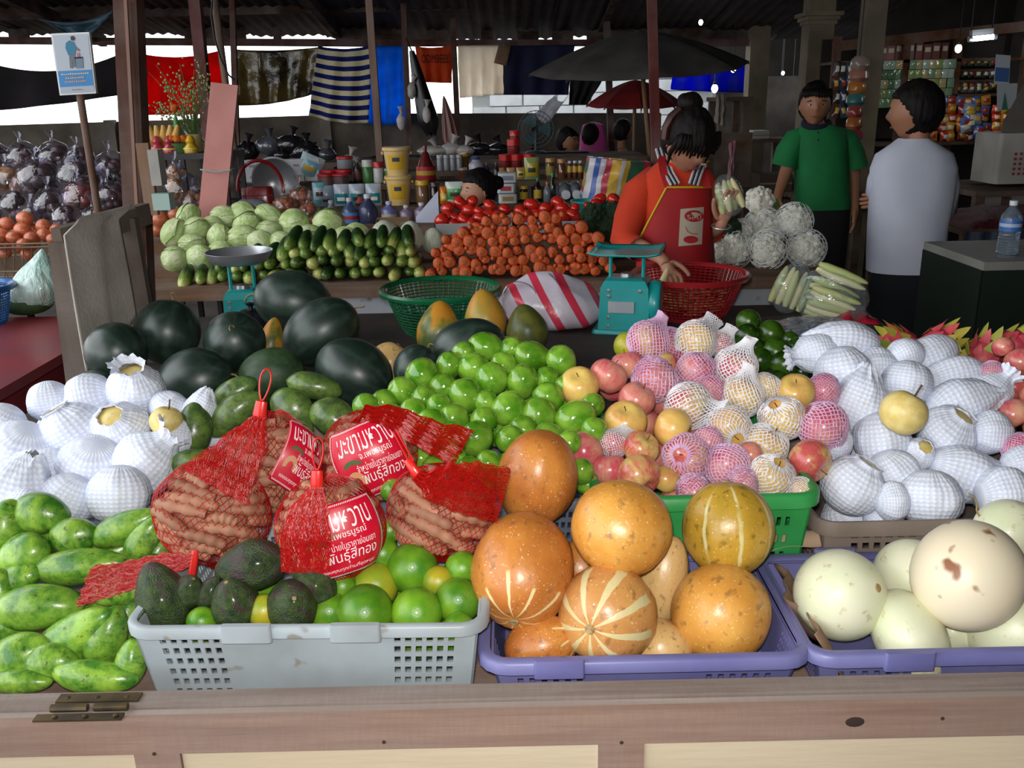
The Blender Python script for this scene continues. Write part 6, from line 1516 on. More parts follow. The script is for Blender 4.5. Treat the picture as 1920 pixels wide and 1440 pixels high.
for k in range(24):
    x = -.42 + .036 * k
    mb.tube([(x, -.22, 0), (x + .05, -.22, .21)], .0022, 4); mb.tube([(x + .05, -.22, 0), (x, -.22, .21)], .0022, 4)
for k in range(13):
    y = -.22 + .036 * k; mb.tube([(.44, y, 0), (.44, y + .03, .21)], .0022, 4)
build(mb, 'mesh', M_wire, ct)
for z in (.0, .10, .20, .215): build(MB().tube([(-.42, -.22, z), (.44, -.22, z), (.44, .22, z), (-.42, .22, z)], .004, 6), 'wire', M_wire, ct)
o2 = thing('onion_table', 'plain wooden table under the wire crate and onion bags', 'table', (-2.6, 4.5, 0))
for k in range(4): build(MB().box((-1.6, -.75 + k * .2, .80), (.72, -.56 + k * .2, .83)), 'plank', M_step, o2, smooth=False)
for k, (y0, z) in enumerate(((-.05, 1.0), (.25, 1.13), (.5, 1.22))): build(MB().box((-1.6, y0, .80), (.56, y0 + .3, z - .05)), 'step', M_step, o2, smooth=False)
for x in (-1.5, .52):
    for y in (-.7, .7): build(MB().box((x - .03, y - .03, 0), (x + .03, y + .03, .80)), 'leg', M_step, o2, smooth=False)
M_film2 = film('shiny_clear_film', '#f4f4ff', .015, 7, .03)
M_don = mat('dark_onion_skin', '#2a1a1c', '#4a2a2a', .4, 4, var=.25); M_ron = mat('ruddy_onion_skin', '#7a3024', '#5a2420', .4, 4, var=.2); M_gin = mat('ginger_skin', '#a87a48', '#8a5c34', .7, 4, var=.1)
for m in (M_don, M_ron, M_gin): item_mesh(m, 3)
for k, (x, y, Y, w, m) in enumerate(((-8, 300, 5.3, 62, M_don), (45, 297, 5.3, 60, M_don), (105, 298, 5.3, 64, M_don), (150, 304, 5.28, 56, M_don), (18, 342, 5.0, 62, M_gin), (75, 338, 5.0, 78, M_don), (148, 334, 5.0, 76, M_don), (212, 322, 5.2, 72, M_don),
        (35, 388, 4.72, 62, M_don), (98, 388, 4.72, 68, M_don), (152, 374, 4.74, 68, M_ron), (208, 372, 4.76, 62, M_don), (180, 412, 4.5, 52, M_ron), (128, 412, 4.5, 56, M_don), (238, 384, 4.9, 50, M_ron), (-20, 385, 4.75, 60, M_don), (62, 412, 4.6, 50, M_don))):
    nm = {M_don: 'dark purple', M_ron: 'ruddy red', M_gin: 'pale brown'}[m]
    wrapped('clear plastic bag of %s onions piled behind the wire crate' % nm, x, y, Y, w, m, 16, 'plastic bags of onions', film=M_film2, ilabel='%s onion in a clear plastic bag' % nm, isz=.36)
for x, y, w in ((270, 410, 34), (300, 412, 34), (330, 402, 30), (296, 432, 28)):
    fruit('oni', 'onion', 'orange onion beside the leftmost cabbages', 'onion', x, y, 4.45, w, w, 80, 10, group='onions by the cabbages')
for k, (x, y, w) in enumerate(((340, 355, 62), (330, 325, 36), (365, 380, 48))): wrapped('clear plastic bag of ginger behind the cabbages', x, y, 4.75, w, M_gin, 12, 'bags of ginger', item='ginger', ilabel='knob of ginger in a clear bag', film=M_film2)
# posts
M_post = wood('post_wood', '#5a3a2e', '#432a22', 2, 9); M_postr = wood('red_post_wood', '#6a3230', '#4e2422', 2, 9); M_pole = wood('bare_pole', '#8a7060', '#6a5448', 2, 9)
def post(label, x0, y0, x1, y1, Y, wpx, m, roundp=False, ext=None):
    a, b = at(x0, y0, Y), at(x1, y1, Y); d = b - a
    top = a - d * ((ext or (roof_z(Y) - .1)) - a.z) / (-(d.z)) * -1 if False else a + d * (((ext or (roof_z(Y) - .05 - .024 * (a.x + 4.7))) - a.z) / d.z); bot = a + d * ((0 - a.z) / d.z)
    w = wpx / ppm(a.lerp(b, .5)); mb = MB().tube([bot, top], w / 2, 10) if roundp else MB().bar(bot, top, w, w * .9, up=(0, 1, 0))
    o = build(mb, 'wooden_post', m, smooth=roundp); tag(o, label, 'post'); return o
p1 = post('thick brown wooden post with a nailed meter box', 241, 0, 262, 480, 3.1, 42, M_post)
a, b = at(236, 0, 3.05), at(262, 480, 3.05); build(MB().bar(a, b, .010, .012, up=(0, 1, 0)), 'edge_batten', mat('pale_batten', '#8a6a5c', rough=.7), p1, smooth=False)
post('reddish square post behind the flower offerings', 366, 0, 382, 160, 6.2, 21, M_postr)
post('rough branch post wrapped with cables', 402, 0, 425, 170, 6.0, 13, M_pole, True)
post('thin brown post beside the olive tarpaulin', 437, 50, 444, 260, 7.4, 10, M_post)
post('pale leaning pole before the striped cloth', 692, 0, 712, 290, 6.0, 13, M_pole)
post('brown pole beside the blue tarpaulin', 756, 0, 768, 270, 8.0, 10, M_post)
post('dark post between orange and cream cloths', 851, 85, 860, 280, 8.5, 10, M_post)
post('dark red post behind the stooping woman', 1222, 0, 1228, 230, 4.9, 17, M_postr)
post('thin dark post beside the leaning umbrella', 1136, 0, 1145, 240, 8.6, 12, M_dwood)
build(MB().tube([at(x, y, 5.95) for x, y in ((398, 0), (396, 30), (402, 70), (414, 110), (428, 140), (440, 150))], .006, 6), 'cable', mat('black_cable', '#1a1818', rough=.5)); tag(bpy.data.objects['cable'], 'black cable hanging down the rough branch post', 'cable')
# meter boxes on a board
bx = thing('meter_board', 'wooden board with grey meter boxes nailed to the brown post', 'board', at(280, 335, 3.06))
def onb(x0, x1, y0, y1, Y, th, nm, m):
    a, b = at(x0, y0, Y), at(x1, y1, Y); o = bx.location; build(MB().box((min(a.x, b.x) - o.x, -th, b.z - o.z), (max(a.x, b.x) - o.x, 0, a.z - o.z)), nm, m, bx, smooth=False); 
onb(258, 300, 268, 402, 3.06, .02, 'board', wood('meter_wood', '#8a6a50', '#725640', 2, 8)); onb(284, 312, 280, 346, 3.05, .05, 'grey_box', mat('grey_box', '#a4a29c', '#8c8a84', .6, 8)); onb(290, 326, 362, 392, 3.04, .05, 'switch_box', mat('mint_box', '#9ab4ac', rough=.5))
# shrine stand with offerings
M_blkm = mat('black_metal', '#1c1a1c', rough=.5)
a, b = at(275, 268, 5.0), at(440, 268, 5.0); sz = a.z - .05
st = thing('offering_stand', 'black metal stand carrying fruit and flower offerings', 'stand', ((a.x + b.x) / 2, 5.0, 0)); hw = (b.x - a.x) / 2
build(MB().box((-hw, -.18, sz - .03), (hw, .18, sz)), 'top', M_blkm, st, smooth=False); build(MB().box((-hw, -.18, sz - .28), (hw, .18, sz - .265)), 'shelf', M_blkm, st, smooth=False)
for x in (-hw + .02, hw - .02, 0, hw - .06):
    for y in (-.16, .16): build(MB().box((x - .012, y - .012, 0), (x + .012, y + .012, sz - .03)), 'leg', M_blkm, st, smooth=False)
M_ban = mat('banana_skin', '#d0a858', '#c09038', .5, 4)
t = thing('banana_bunch', 'bunch of yellow bananas among the offerings', 'bananas', (at(305, 240, 4.95).x, 4.95, sz))
for k in range(6):
    a0 = -.5 + k * .2; build(MB().tube([(.02 + a0 * .02, 0, .04), (a0 * .10, -.03, .05), (a0 * .16, -.045, .09), (a0 * .19, -.04, .14)], [.010, .021, .021, .010], 8), 'banana', M_ban, t)
t = thing('marigold_cone', 'orange marigold cone with a green leaf tip in a bowl', 'flowers', (at(333, 250, 4.92).x, 4.92, sz)); M_mar = mat('marigold', '#d8781a', '#c86010', .8, 8, bump=(60, .8, .02))
build(MB().lathe([(0, 0), (.05, 0), (.06, .05), (.045, .05), (0, .05)], 16), 'bowl', mat('leaf_bowl', '#3f6a34', rough=.6), t)
fl = spheroid(10, 8, lambda x, y, z: lump(.25, 6, 2)(x * .045, y * .045, z * .04)).mesh('marigold')
for k in range(9):
    a0 = 2 * math.pi * k / 9; link('marigold', fl, M_mar, t, (.045 * math.cos(a0), .045 * math.sin(a0), .07))
build(MB().lathe([(.028, .07), (.02, .12), (.006, .19), (0, .20)], 10), 'leaf_cone', mat('green_cone', '#4f8a4a', rough=.6), t); link('marigold', fl, M_mar, t, (0, 0, .225))
for x, c, lab in ((295, '#b03a4a', 'red and white doll ornament among the offerings'), (358, '#c8a020', 'gold foil ornament beside the marigolds'), (318, '#a83040', 'small crimson cloth ornament by the bananas'), (345, '#b8b8c0', 'white round dish behind the marigolds')):
    t = thing('offering_ornament', lab, 'ornament', (at(x, 255, 4.9).x, 4.88 if x != 345 else 5.05, sz)); r = .035 if x != 345 else .06
    build(MB().lathe([(0, 0), (r, 0), (r * 1.1, r * .6), (r * .6, r * 1.3), (r * .75, r * 1.7), (r * .4, r * 2.4), (0, r * 2.6)], 14), 'ornament_body', cmat(c, .3, .4), t); build(MB().lathe([(r * 1.12, r * .5), (r * 1.16, r * .62), (r * 1.1, r * .75)], 14), 'ornament_band', cmat('#d8c060', .3, .4), t)
t = thing('flower_spray', 'tall airy spray of green stems with tiny pale flowers', 'flowers', (at(365, 250, 5.0).x, 5.0, sz)); M_spr = mat('spray_green', '#5f7a40', rough=.7); M_bud = mat('pale_buds', '#b8b488', rough=.7)
build(MB().lathe([(0, 0), (.03, 0), (.035, .09), (.028, .09), (0, .02)], 12), 'vase', cmat('#c0b070', .3, .4), t)
bd = spheroid(5, 4).mesh('bud'); bd.materials.append(M_bud); sm, bm_ = MB(), MB()
for k in range(46):
    e = Vector((rnd(-.20, .12), rnd(-.08, .08), rnd(.18, .46))); pts = [Vector((0, 0, .05)), Vector((e.x * .3, e.y * .3, e.z * .6)), e]; sm.tube(pts, [.003, .002, .001], 4)
    for j in range(7):
        q = pts[1].lerp(e, rnd(.2, 1.1)) + Vector((rnd(-.03, .03), rnd(-.03, .03), rnd(-.02, .03))); bb = spheroid(5, 4, lambda x, y, z: (x * .012, y * .012, z * .012)); bm_.add([Vector(v) + q for v in bb.v], bb.f)
build(sm, 'stems', M_spr, t); o = build(bm_, 'tiny_flowers', mat('spray_mix', '#8a9a5c', '#b0ac80', .7, 40), t); o['kind'] = 'stuff'
# pink plank leaning on the stand
M_pink = mat('pink_plank', '#c88880', '#b87870', .7, 5)
pk = MB(); c = [at(395, 154, 4.6), at(446, 160, 4.6), at(416, 470, 4.55), at(366, 466, 4.55)]
pk.add([*c, *[q + Vector((0, .025, 0)) for q in c]], [(0, 3, 2, 1), (4, 5, 6, 7), (0, 1, 5, 4), (1, 2, 6, 5), (2, 3, 7, 6), (3, 0, 4, 7)])
o = build(pk, 'pink_plank', M_pink, smooth=False); tag(o, 'dull pink plank tied upright against the black stand', 'plank')
build(MB().tube([at(x, y, Y) for x, y, Y in ((376, 318, 4.60), (384, 319, 4.555), (408, 323, 4.55), (432, 319, 4.56), (440, 316, 4.61))], .004, 6), 'binding_wire', cmat('#8aa0a0', .5, 0), o)
# poster sign on a wooden stake
sg = thing('poster_sign', 'framed blue and white litter poster on a wooden stake', 'sign', at(140, 118, 4.4), None)
inv = Matrix.Translation(-sg.location)
def sq(pts, nm, m, off=0.0, th=.0):
    P = [inv @ at(x, y, 4.4 - off) for x, y in pts]
    if th: mb = MB().add([*P, *[q + Vector((0, th, 0)) for q in P]], [(0, 3, 2, 1), (4, 5, 6, 7), (0, 1, 5, 4), (1, 2, 6, 5), (2, 3, 7, 6), (3, 0, 4, 7)])
    else: mb = MB().add(P, [tuple(range(len(P)))])
    return build(mb, nm, m, sg, smooth=False)
TL, TR, BR, BL = Vector((95, 63)), Vector((167, 60)), Vector((180, 175)), Vector((112, 179))
def sp_(u, v): q = TL.lerp(TR, u).lerp(BL.lerp(BR, u), v); return (q.x, q.y)
def rect(u0, u1, v0, v1): return [sp_(u0, v0), sp_(u1, v0), sp_(u1, v1), sp_(u0, v1)]
def poly(pts): return [sp_(u, v) for u, v in pts]
sq(rect(0, 1, 0, 1), 'frame', cmat('#d8dce0', .5, 0), 0, .02); pic = sq(rect(.04, .96, .03, .61), 'picture', cmat('#b4bcc8', .6, 0), .002)
sq(rect(.04, .96, .61, .87), 'blue_panel', cmat('#3a84c0', .6, 0), .002); sq(rect(.04, .96, .87, .97), 'footer_panel', cmat('#a8b0bc', .6, 0), .002)
for nm, c, pts in (('figure_shirt', '#2f7898', [(.36, .16), (.46, .12), (.58, .15), (.62, .25), (.56, .36), (.38, .36), (.33, .24)]), ('figure_arm', '#8a6a5a', [(.58, .20), (.70, .28), (.68, .31), (.55, .25)]), ('figure_trousers', '#6a7078', [(.40, .36), (.56, .36), (.55, .56), (.48, .56), (.48, .42), (.46, .57), (.38, .57)]), ('figure_head', '#3a2a26', [(.50, .06), (.58, .05), (.62, .09), (.58, .13), (.50, .12)]), ('figure_bin', '#6a8090', [(.53, .41), (.76, .41), (.74, .58), (.55, .58)]), ('bin_mouth', '#5a3038', [(.53, .395), (.76, .395), (.76, .42), (.53, .42)]), ('figure_bag', '#a8707c', [(.62, .33), (.69, .33), (.69, .40), (.61, .40)])):
    sq(poly(pts), nm, cmat(c, .6, 0), .004)
for v0, n, u0, u1, c in ((.655, 13, .12, .88, '#d8c0a0'), (.72, 9, .22, .74, '#d8a878'), (.78, 10, .2, .78, '#d89868'), (.915, 8, .36, .66, '#50585f')):
    for k in range(n):
        u = lerp(u0, u1, k / n); w = (u1 - u0) / n * .72; h = .022 if v0 < .9 else .012; sq(rect(u, u + w, v0 + rnd(-.004, .006), v0 + h), 'lettering', cmat(c, .6, 0), .004)
a, b = inv @ at(149, 172, 4.43), inv @ at(165, 275, 4.43); build(MB().tube([a + (a - b) * .8, b + (b - a) * 2.2], .017, 10), 'stake', wood('stake_wood', '#7a5c4c', '#604638', 2, 8), sg)
# ================================================================== cloths hung along the back, umbrellas
random.seed(61)
def cloth(name, label, TL, TR, BR, BL, Y, m, folds=5, amp=.02, sag=0, sagb=0, nu=30, nv=20, thick=.004, cat='cloth', seed=1, tilt=0):
    tl, tr, br, bl = (at(*q, Y) for q in (TL, TR, BR, BL))
    def g(u, v):
        p = tl.lerp(tr, u).lerp(bl.lerp(br, u), v); p.z -= (sag * (1 - v) + sagb * v) * 4 * u * (1 - u)
        p.y += amp * (.3 + v) * math.sin(u * folds * 6.28 + seed) + .02 * mnoise.noise(Vector((u * 3, v * 3, seed))) + tilt * v
        p.x += .012 * mnoise.noise(Vector((u * 2, v * 4, seed + 5))); return p
    o = build(MB().grid(g, nu, nv), name, m); solid(o, thick); tag(o, label, cat, 'cloths hung along the back'); return o
cloth('black_cloth', 'wide black cloth hung behind the onion bags and poster', (-70, 100), (230, 98), (236, 176), (-70, 212), 8.95, mat('black_cloth', '#1a1218', '#0e0a0e', .9, 4), 3, .03, .16, .02, seed=2)
cloth('red_cloth', 'bright red cloth hung behind the flower offerings', (262, 100), (420, 92), (418, 214), (266, 216), 8.95, mat('red_cloth', '#d01010', '#b00c0c', .9, 5, translucent=.8), 4, .025, .05, .0, seed=3)
cloth('olive_tarpaulin', 'shiny brown and olive tarpaulin beside the striped cloth', (436, 92), (598, 88), (588, 176), (446, 198), 8.95, mat('olive_tarp', '#5a4a20', '#241c10', .25, 3, lo=.42, hi=.58, coat=.5, bump=(9, .8, .03)), 4, .03, .02, .03, seed=4)
N = NT('blue_striped_cloth'); s = N.n('SeparateXYZ', None, Vector=N.n('TexCoord').outputs['UV']); w_ = N.math('SINE', N.math('MULTIPLY_ADD', s.outputs[1], 2 * math.pi * 7.6, 1.2))
col = N.mix(N.ramp(w_, (.02, 0.), (.10, 1.)), srgb('#dcd4b8'), srgb('#182878')); N.P(Base_Color=col, Roughness=.9)
tr = N.n('BsdfTranslucent', None, Color=col); mx = N.n('MixShader', None, i0=.35, i1=N.b.outputs[0], i2=tr.outputs[0]); N.t.links.new(mx.outputs[0], N.out.inputs[0])
cloth('striped_cloth', 'blue and cream striped cloth hung beside the blue tarpaulin', (597, 86), (699, 84), (692, 230), (580, 216), 8.95, N.m, 3, .035, .03, .03, seed=5)
cloth('blue_tarpaulin', 'bright blue tarpaulin hung beside the striped cloth', (696, 86), (760, 86), (766, 232), (686, 232), 8.95, mat('blue_tarp', '#188ce0', '#1478c8', .6, 7, translucent=.8), 3, .02, 0, .01, seed=6)
oc = cloth('orange_cloth', 'orange banner cloth with dark letters hung beside the black bag', (778, 86), (848, 84), (846, 156), (786, 154), 8.95, mat('orange_cloth', '#c84810', '#b03c0c', .8, 5, translucent=.35), 3, .015, .02, 0, seed=7)
vs, fs = flat_text('ODMBEEL', 52, 16)
build(MB().add([at(816 + x, 110 - y, 8.90) for x, y in vs], fs), 'lettering', mat('dark_ink', '#2a0c08', rough=.9), oc)
cloth('cream_cloth', 'sunlit cream cloth hung beside the navy sheet', (858, 86), (946, 84), (946, 176), (862, 184), 8.95, mat('cream_cloth', '#f0e8dc', '#e4d8c8', .9, 4, translucent=.85), 4, .02, .0, 0, seed=8)
cloth('navy_sheet', 'navy blue sheet hung beside the cream cloth', (944, 86), (1078, 84), (1066, 178), (944, 178), 8.95, mat('navy_cloth', '#101c48', '#0a1230', .8, 5, translucent=.15), 3, .02, .0, 0, seed=9)
cloth('cardboard_flap', 'small brown cardboard flap over the cream cloth', (935, 84), (958, 86), (950, 124), (926, 118), 8.9, M_card, 1, .0, nu=4, nv=4, cat='cardboard')
cloth('white_rag', 'white rag knotted on the wire fence', (1040, 178), (1066, 178), (1030, 228), (1004, 212), 8.95, mat('white_rag', '#d0d0d4', '#b8b8c0', .8, 6, translucent=.4), 2, .03, .06, .05, seed=11)
cloth('dark_cloth', 'dark grey cloth hanging under the big umbrella', (1070, 140), (1136, 140), (1100, 196), (1066, 196), 8.6, mat('dark_grey_cloth', '#16161a', rough=.9), 3, .03, seed=12)
for k, (c4, nm, lab) in enumerate(((((1262, 118), (1330, 116), (1330, 172), (1258, 168)), '#0c2cc0', 'vivid blue tarpaulin beneath the big grey umbrella'), (((1328, 116), (1402, 112), (1402, 174), (1328, 172)), '#0a28a8', 'vivid blue tarpaulin beside the pale concrete column'))):
    cloth('blue_tarpaulin', lab, *c4, 9.8, mat('vivid_blue%d' % k, nm, rough=.5, translucent=.85), 2, .02, seed=13 + k)
cloth('roof_tarpaulin', 'dull blue tarpaulin slung under the roof above the poster', (70, 34), (216, 18), (180, 62), (122, 62), 6.5, mat('dull_blue_tarp', '#2a4454', '#1e3440', .6, 5), 2, .02, .05, 0, seed=31)
# hanging black bag and closed parasol by the brown pole
a = at(772, 95, 7.9); t = thing('hanging_bag', 'black cloth bag hanging from the brown pole', 'bag', a)
def hb(u, v):
    w = lerp(.02, .10, v ** .8) * (1 if v < .85 else 1 - (v - .85) * 4); A = 2 * math.pi * u; return (.13 * v + w * math.cos(A), .6 * w * math.sin(A), -.66 * v + .02 * math.sin(A * 3) * v)
build(MB().grid(hb, 20, 16), 'bag_body', mat('black_leatherette', '#101014', '#1a1a20', .35, 5, coat=.2), t); build(MB().tube([(0, 0, 0), (-.05, .05, .10)], .006, 6), 'strap', M_blkm, t)
a = at(832, 180, 7.9); t = thing('closed_parasol', 'closed pinkish striped parasol leaning by the dark post', 'parasol', a)
N = NT('parasol_stripes'); ang_, z_ = angular(N, N.n('TexCoord').outputs['Object']); N.P(Base_Color=N.mix(N.ramp(N.math('SINE', N.math('MULTIPLY', ang_, 8.0)), (.4, 0.), (.6, 1.)), srgb('#9a8078'), srgb('#7a3a3c')), Roughness=.9)
build(MB().lathe([(0, .0), (.012, -.02), (.05, -.20), (.062, -.34), (.04, -.44), (.012, -.50), (0, -.50)], 24, Matrix.Rotation(R_(-8), 4, 'Y'), fn=lambda x, y, z: (x * (1 + .15 * math.sin(8 * math.atan2(y, x))), y * (1 + .15 * math.sin(8 * math.atan2(y, x))), z)), 'canopy', N.m, t)
build(MB().tube([(0, 0, .0), (.10, 0, -.62), (.2, 0, -a.z)], .008, 6), 'shaft', M_dwood, t)
for k, (x, y) in enumerate(((752, 228), (800, 215), (772, 170))):
    blob('small pale carrier bag hung on the brown pole', x, y, 7.85, 16, 30, M_wbag, 70 + k, grp='carrier bags on the pole')
# umbrellas
def umbrella(label, c, r, h, m, tiltx, tilty, pole_pts, ribs=8, name='parasol'):
    t = thing(name, label, 'parasol', c, (R_(tiltx), R_(tilty), 0))
    def g(u, v):
        a = 2 * math.pi * u; k = ribs * u % 1.0; s = 1 - .10 * math.sin(math.pi * k) * v; rr = r * v * s
        return (rr * math.cos(a), rr * math.sin(a), h * (1 - v ** 1.5) - .06 * h * math.sin(math.pi * k) * v)
    solid(build(MB().grid(g, ribs * 6, 8), 'canopy', m, t, ang=25), .003)
    for k in range(ribs):
        a = 2 * math.pi * k / ribs; build(MB().tube([(r * v * math.cos(a), r * v * math.sin(a), h * (1 - v ** 1.5) - .012) for v in (0, .3, .6, 1)], .006, 5), 'rib', M_dwood, t)
    inv = Matrix.LocRotScale(Vector(c), t.rotation_euler.to_quaternion(), None).inverted()
    build(MB().tube([inv @ Vector(p) for p in pole_pts], .016, 8), 'pole', wood('umbrella_pole', '#8a6a4c', '#6a4e38', 2, 8), t)
cU = at(1198, 128, 6.6)
pp = at(1218, 290, 6.6); q0 = cU + Vector((0, 0, .2))
umbrella('big dusty grey market umbrella over the seated people', cU, .76, .24, mat('grey_canopy', '#4a4644', '#383432', .9, 5), 6, -2, [q0, pp, pp + (pp - q0) * (pp.z / (q0.z - pp.z))])
cR = at(1190, 196, 8.2); umbrella('dark red market umbrella beyond the grey one', cR, .42, .2, mat('red_canopy', '#8a1416', '#6a1012', .9, 5, translucent=.2), 4, 0, [cR + Vector((0, 0, .18)), Vector((cR.x, cR.y, 0))])
# ================================================================== right-hand side: columns, shop shelves, lamps, tables
random.seed(71)
M_col = mat('grimy_column', '#7a6e58', '#5c5244', .9, 3, bump=(14, .3))
def column(label, x0, x1, Y, cap=None):
    a, b = at(x0, 200, Y), at(x1, 200, Y); w = (b.x - a.x) / 2; t = thing('concrete_column', label, 'column', ((a.x + b.x) / 2, Y, 0), None, 'concrete columns')
    build(MB().box((-w, -w, 0), (w, w, 3.85)), 'shaft', M_col, t, smooth=False)
    if cap:
        z = at(x0, cap, Y).z
        for k, e in enumerate((.015, .03, .05)): build(MB().box((-w - e, -w - e, z + k * .03), (w + e, w + e, z + .029 + k * .03)), 'capital_moulding', M_col, t, smooth=False)
    build(MB().box((-w - .02, -w - .02, 0), (w + .02, w + .02, .15)), 'plinth', M_col, t, smooth=False)
column('pale square column beside the vivid blue tarpaulin', 1397, 1432, 9.0)
column('square column with moulded capital behind the man in green', 1500, 1545, 7.6, 48)
column('square column before the shop shelves with a bag strip hanging', 1604, 1640, 6.4)
M_sh = wood('shop_wood', '#5a3620', '#40260f', 0, 8)
Ysh = 7.0
def Z(py, px=1720): return at(px, py, Ysh).z
def Xp(px, py=150): return at(px, py, Ysh).x
sh = thing('shop_shelves', 'dark wooden shop shelves full of packets behind the white-shirted man', 'shelf', (Xp(1740), Ysh, 0)); o0 = Vector((Xp(1740), Ysh, 0))
def shp(mb, nm, m=M_sh): return build(mb, nm, m, sh, smooth=False, loc=-o0)
for px in (1562, 1690, 1786, 1915): shp(MB().box((Xp(px) - .025, Ysh - .05, 0), (Xp(px) + .025, Ysh, Z(66))), 'upright')
shp(MB().bar((Xp(1555), Ysh - .03, Z(88, 1560)), (Xp(1930), Ysh - .03, Z(48, 1900)), .06, .07), 'top_beam')
for py in (112, 178, 262): shp(MB().box((Xp(1562), Ysh - .05, Z(py) - .02), (Xp(1915), Ysh + .30, Z(py))), 'shelf_board')
shp(MB().box((Xp(1562), Ysh - .3, Z(262) - .025), (Xp(1915), Ysh + .30, Z(262))), 'counter')
shp(MB().box((Xp(1562), Ysh + .30, 0), (Xp(1915), Ysh + .32, Z(66))), 'back_panel', M_dark)
for py in (132, 152): shp(MB().box((Xp(1786), Ysh - .02, Z(py) - .015), (Xp(1880), Ysh + .30, Z(py))), 'shelf_board')
# strips of sachets
M_sa = [mat('sachet%d' % i, c, rough=.15, coat=.8) for i, c in enumerate(('#7a9a78', '#a8b8a8', '#5a7a58', '#8a9a60', '#b8a878'))]
sa = MB().grid(lambda u, v: ((u - .5) * .05, -.008 * math.sin(math.pi * u) * math.sin(math.pi * v), (v - .5) * .062), 4, 4).mesh('sachet')
for k, px in enumerate((1642, 1653, 1664, 1675, 1702, 1714, 1726, 1738, 1750, 1762, 1774)):
    t = thing('sachet_strip', 'hanging strip of small green foil sachets in the shop', 'sachets', (Xp(px), Ysh - .07, Z(112)), None, 'sachet strips')
    for j in range(5):
        o = bpy.data.objects.new('sachet', sa.copy()); o.data.materials.append(random.choice(M_sa)); COL.objects.link(o); o.parent = t; o.location = (rnd(-.004, .004), rnd(-.01, .01), -.035 - j * .066)
for k, px in enumerate((1640, 1654, 1668, 1682, 1704, 1720, 1736, 1752, 1768)):
    w = rnd(.022, .03); h = rnd(.09, .13); c = random.choice(('#7a3a34', '#a88878', '#8a5048', '#c8a890', '#6a4038'))
    t = thing('boxed_goods', 'upright boxed packet on the top shop shelf', 'box', (Xp(px), Ysh + .02, Z(112)), None, 'boxes on the top shop shelf')
    build(MB().box((-w, 0, 0), (w, .05, h)), 'carton', cmat(c, .4, .2), t, smooth=False); build(MB().box((-w * .7, -.001, h * .5), (w * .7, 0, h * .8)), 'printed_mark', cmat('#c8b8a0', .4, .2), t, smooth=False)
def snack(px, py, Y, w, h, lab, grp, cols):
    p = at(px, py, Y); k = 1 / ppm(p); t = thing('snack_packet', lab, 'packet', p, (rnd(-.2, .1), rnd(-.25, .25), rnd(-.3, .3)), grp); W2, H2 = w * k, h * k
    c = random.choice(cols)
    f = lambda s: (lambda u, v: ((u - .5) * W2, s * .025 * (math.sin(math.pi * u) * math.sin(math.pi * v)) ** .6, (v - .5) * H2))
    build(MB().grid(f(-1), 8, 8).grid(f(1), 8, 8), 'pouch', cmat(c, .2, .6), t); build(MB().grid(lambda u, v: tuple(Vector(f(-1)(.2 + .6 * u, .3 + .4 * v)) + Vector((0, -.003, 0))), 5, 5), 'printed_panel', cmat(random.choice(('#d8c8a0', '#c8a030', '#b03028', '#d0d0d0')), .3, .4), t)
for j in range(5):
    for i in range(7):
        snack(1752 + i * 16 + rnd(-4, 4), 190 + j * 16 + rnd(-3, 3), 6.75 - j * .03, 17, 18, 'bright foil snack packet heaped on the shop counter', 'snack packets on the counter', ('#b83a20', '#c8701c', '#a82820', '#c89030', '#8a3a2a', '#5a6a98'))
for i in range(8): snack(1822 + rnd(-16, 20), 212 + rnd(-20, 34), 6.55, 22, 20, 'silvery blue foil snack packet hanging near the counter', 'silvery packets', ('#7a88a8', '#98a0b0', '#5a70a8'))
for j in range(7):
    for i in range(2): snack(1868 + i * 16, 205 + j * 15, 6.2, 16, 16, 'orange snack packet on the strip beside the white crate', 'orange packet strip', ('#c8501c', '#d0781c', '#b83020', '#c89838'))
for j in range(12): snack(1568 + (j % 3) * 12, 130 + (j // 3) * 26, 6.9, 12, 26, 'dim foil packet hanging at the end of the shop shelves', 'dim hanging packets', ('#5a3a34', '#3a4a5a', '#6a6058', '#4a3a2a'))
for j in range(26): 
    snack(1795 + (j % 7) * 13, (124, 146, 168, 174)[j // 7] - 8, 7.0, 12, 15, 'dim glass or foil pack on the upper shop shelf', 'packs on the upper shop shelf', ('#4a544a', '#5a5a54', '#3a4440', '#6a6458'))
# hanging coloured plastic strip before the column
t = thing('hanging_bags', 'bundle of coloured plastic bags hanging before the column', 'bags', at(1612, 105, 6.2))
for k, c in enumerate(('#8a7a70', '#9a6a5a', '#a86a28', '#3a6a68', '#8a3a34', '#9a5a28', '#a02c48')):
    build(MB().tube([(0, 0, 0), (0, 0, 3.5 - t.location.z)], .003, 5), 'string', M_blkm, t) if k == 0 else None; build(MB().lathe([(.03, -k * .075), (.055, -k * .075 - .02), (.06, -k * .075 - .06), (.035, -k * .075 - .085)], 14, fn=lambda x, y, z: lump(.3, 9, k)(x, y, 0)[:2] + (z,)), 'bag_bundle', cmat(c, .3, .3), t)
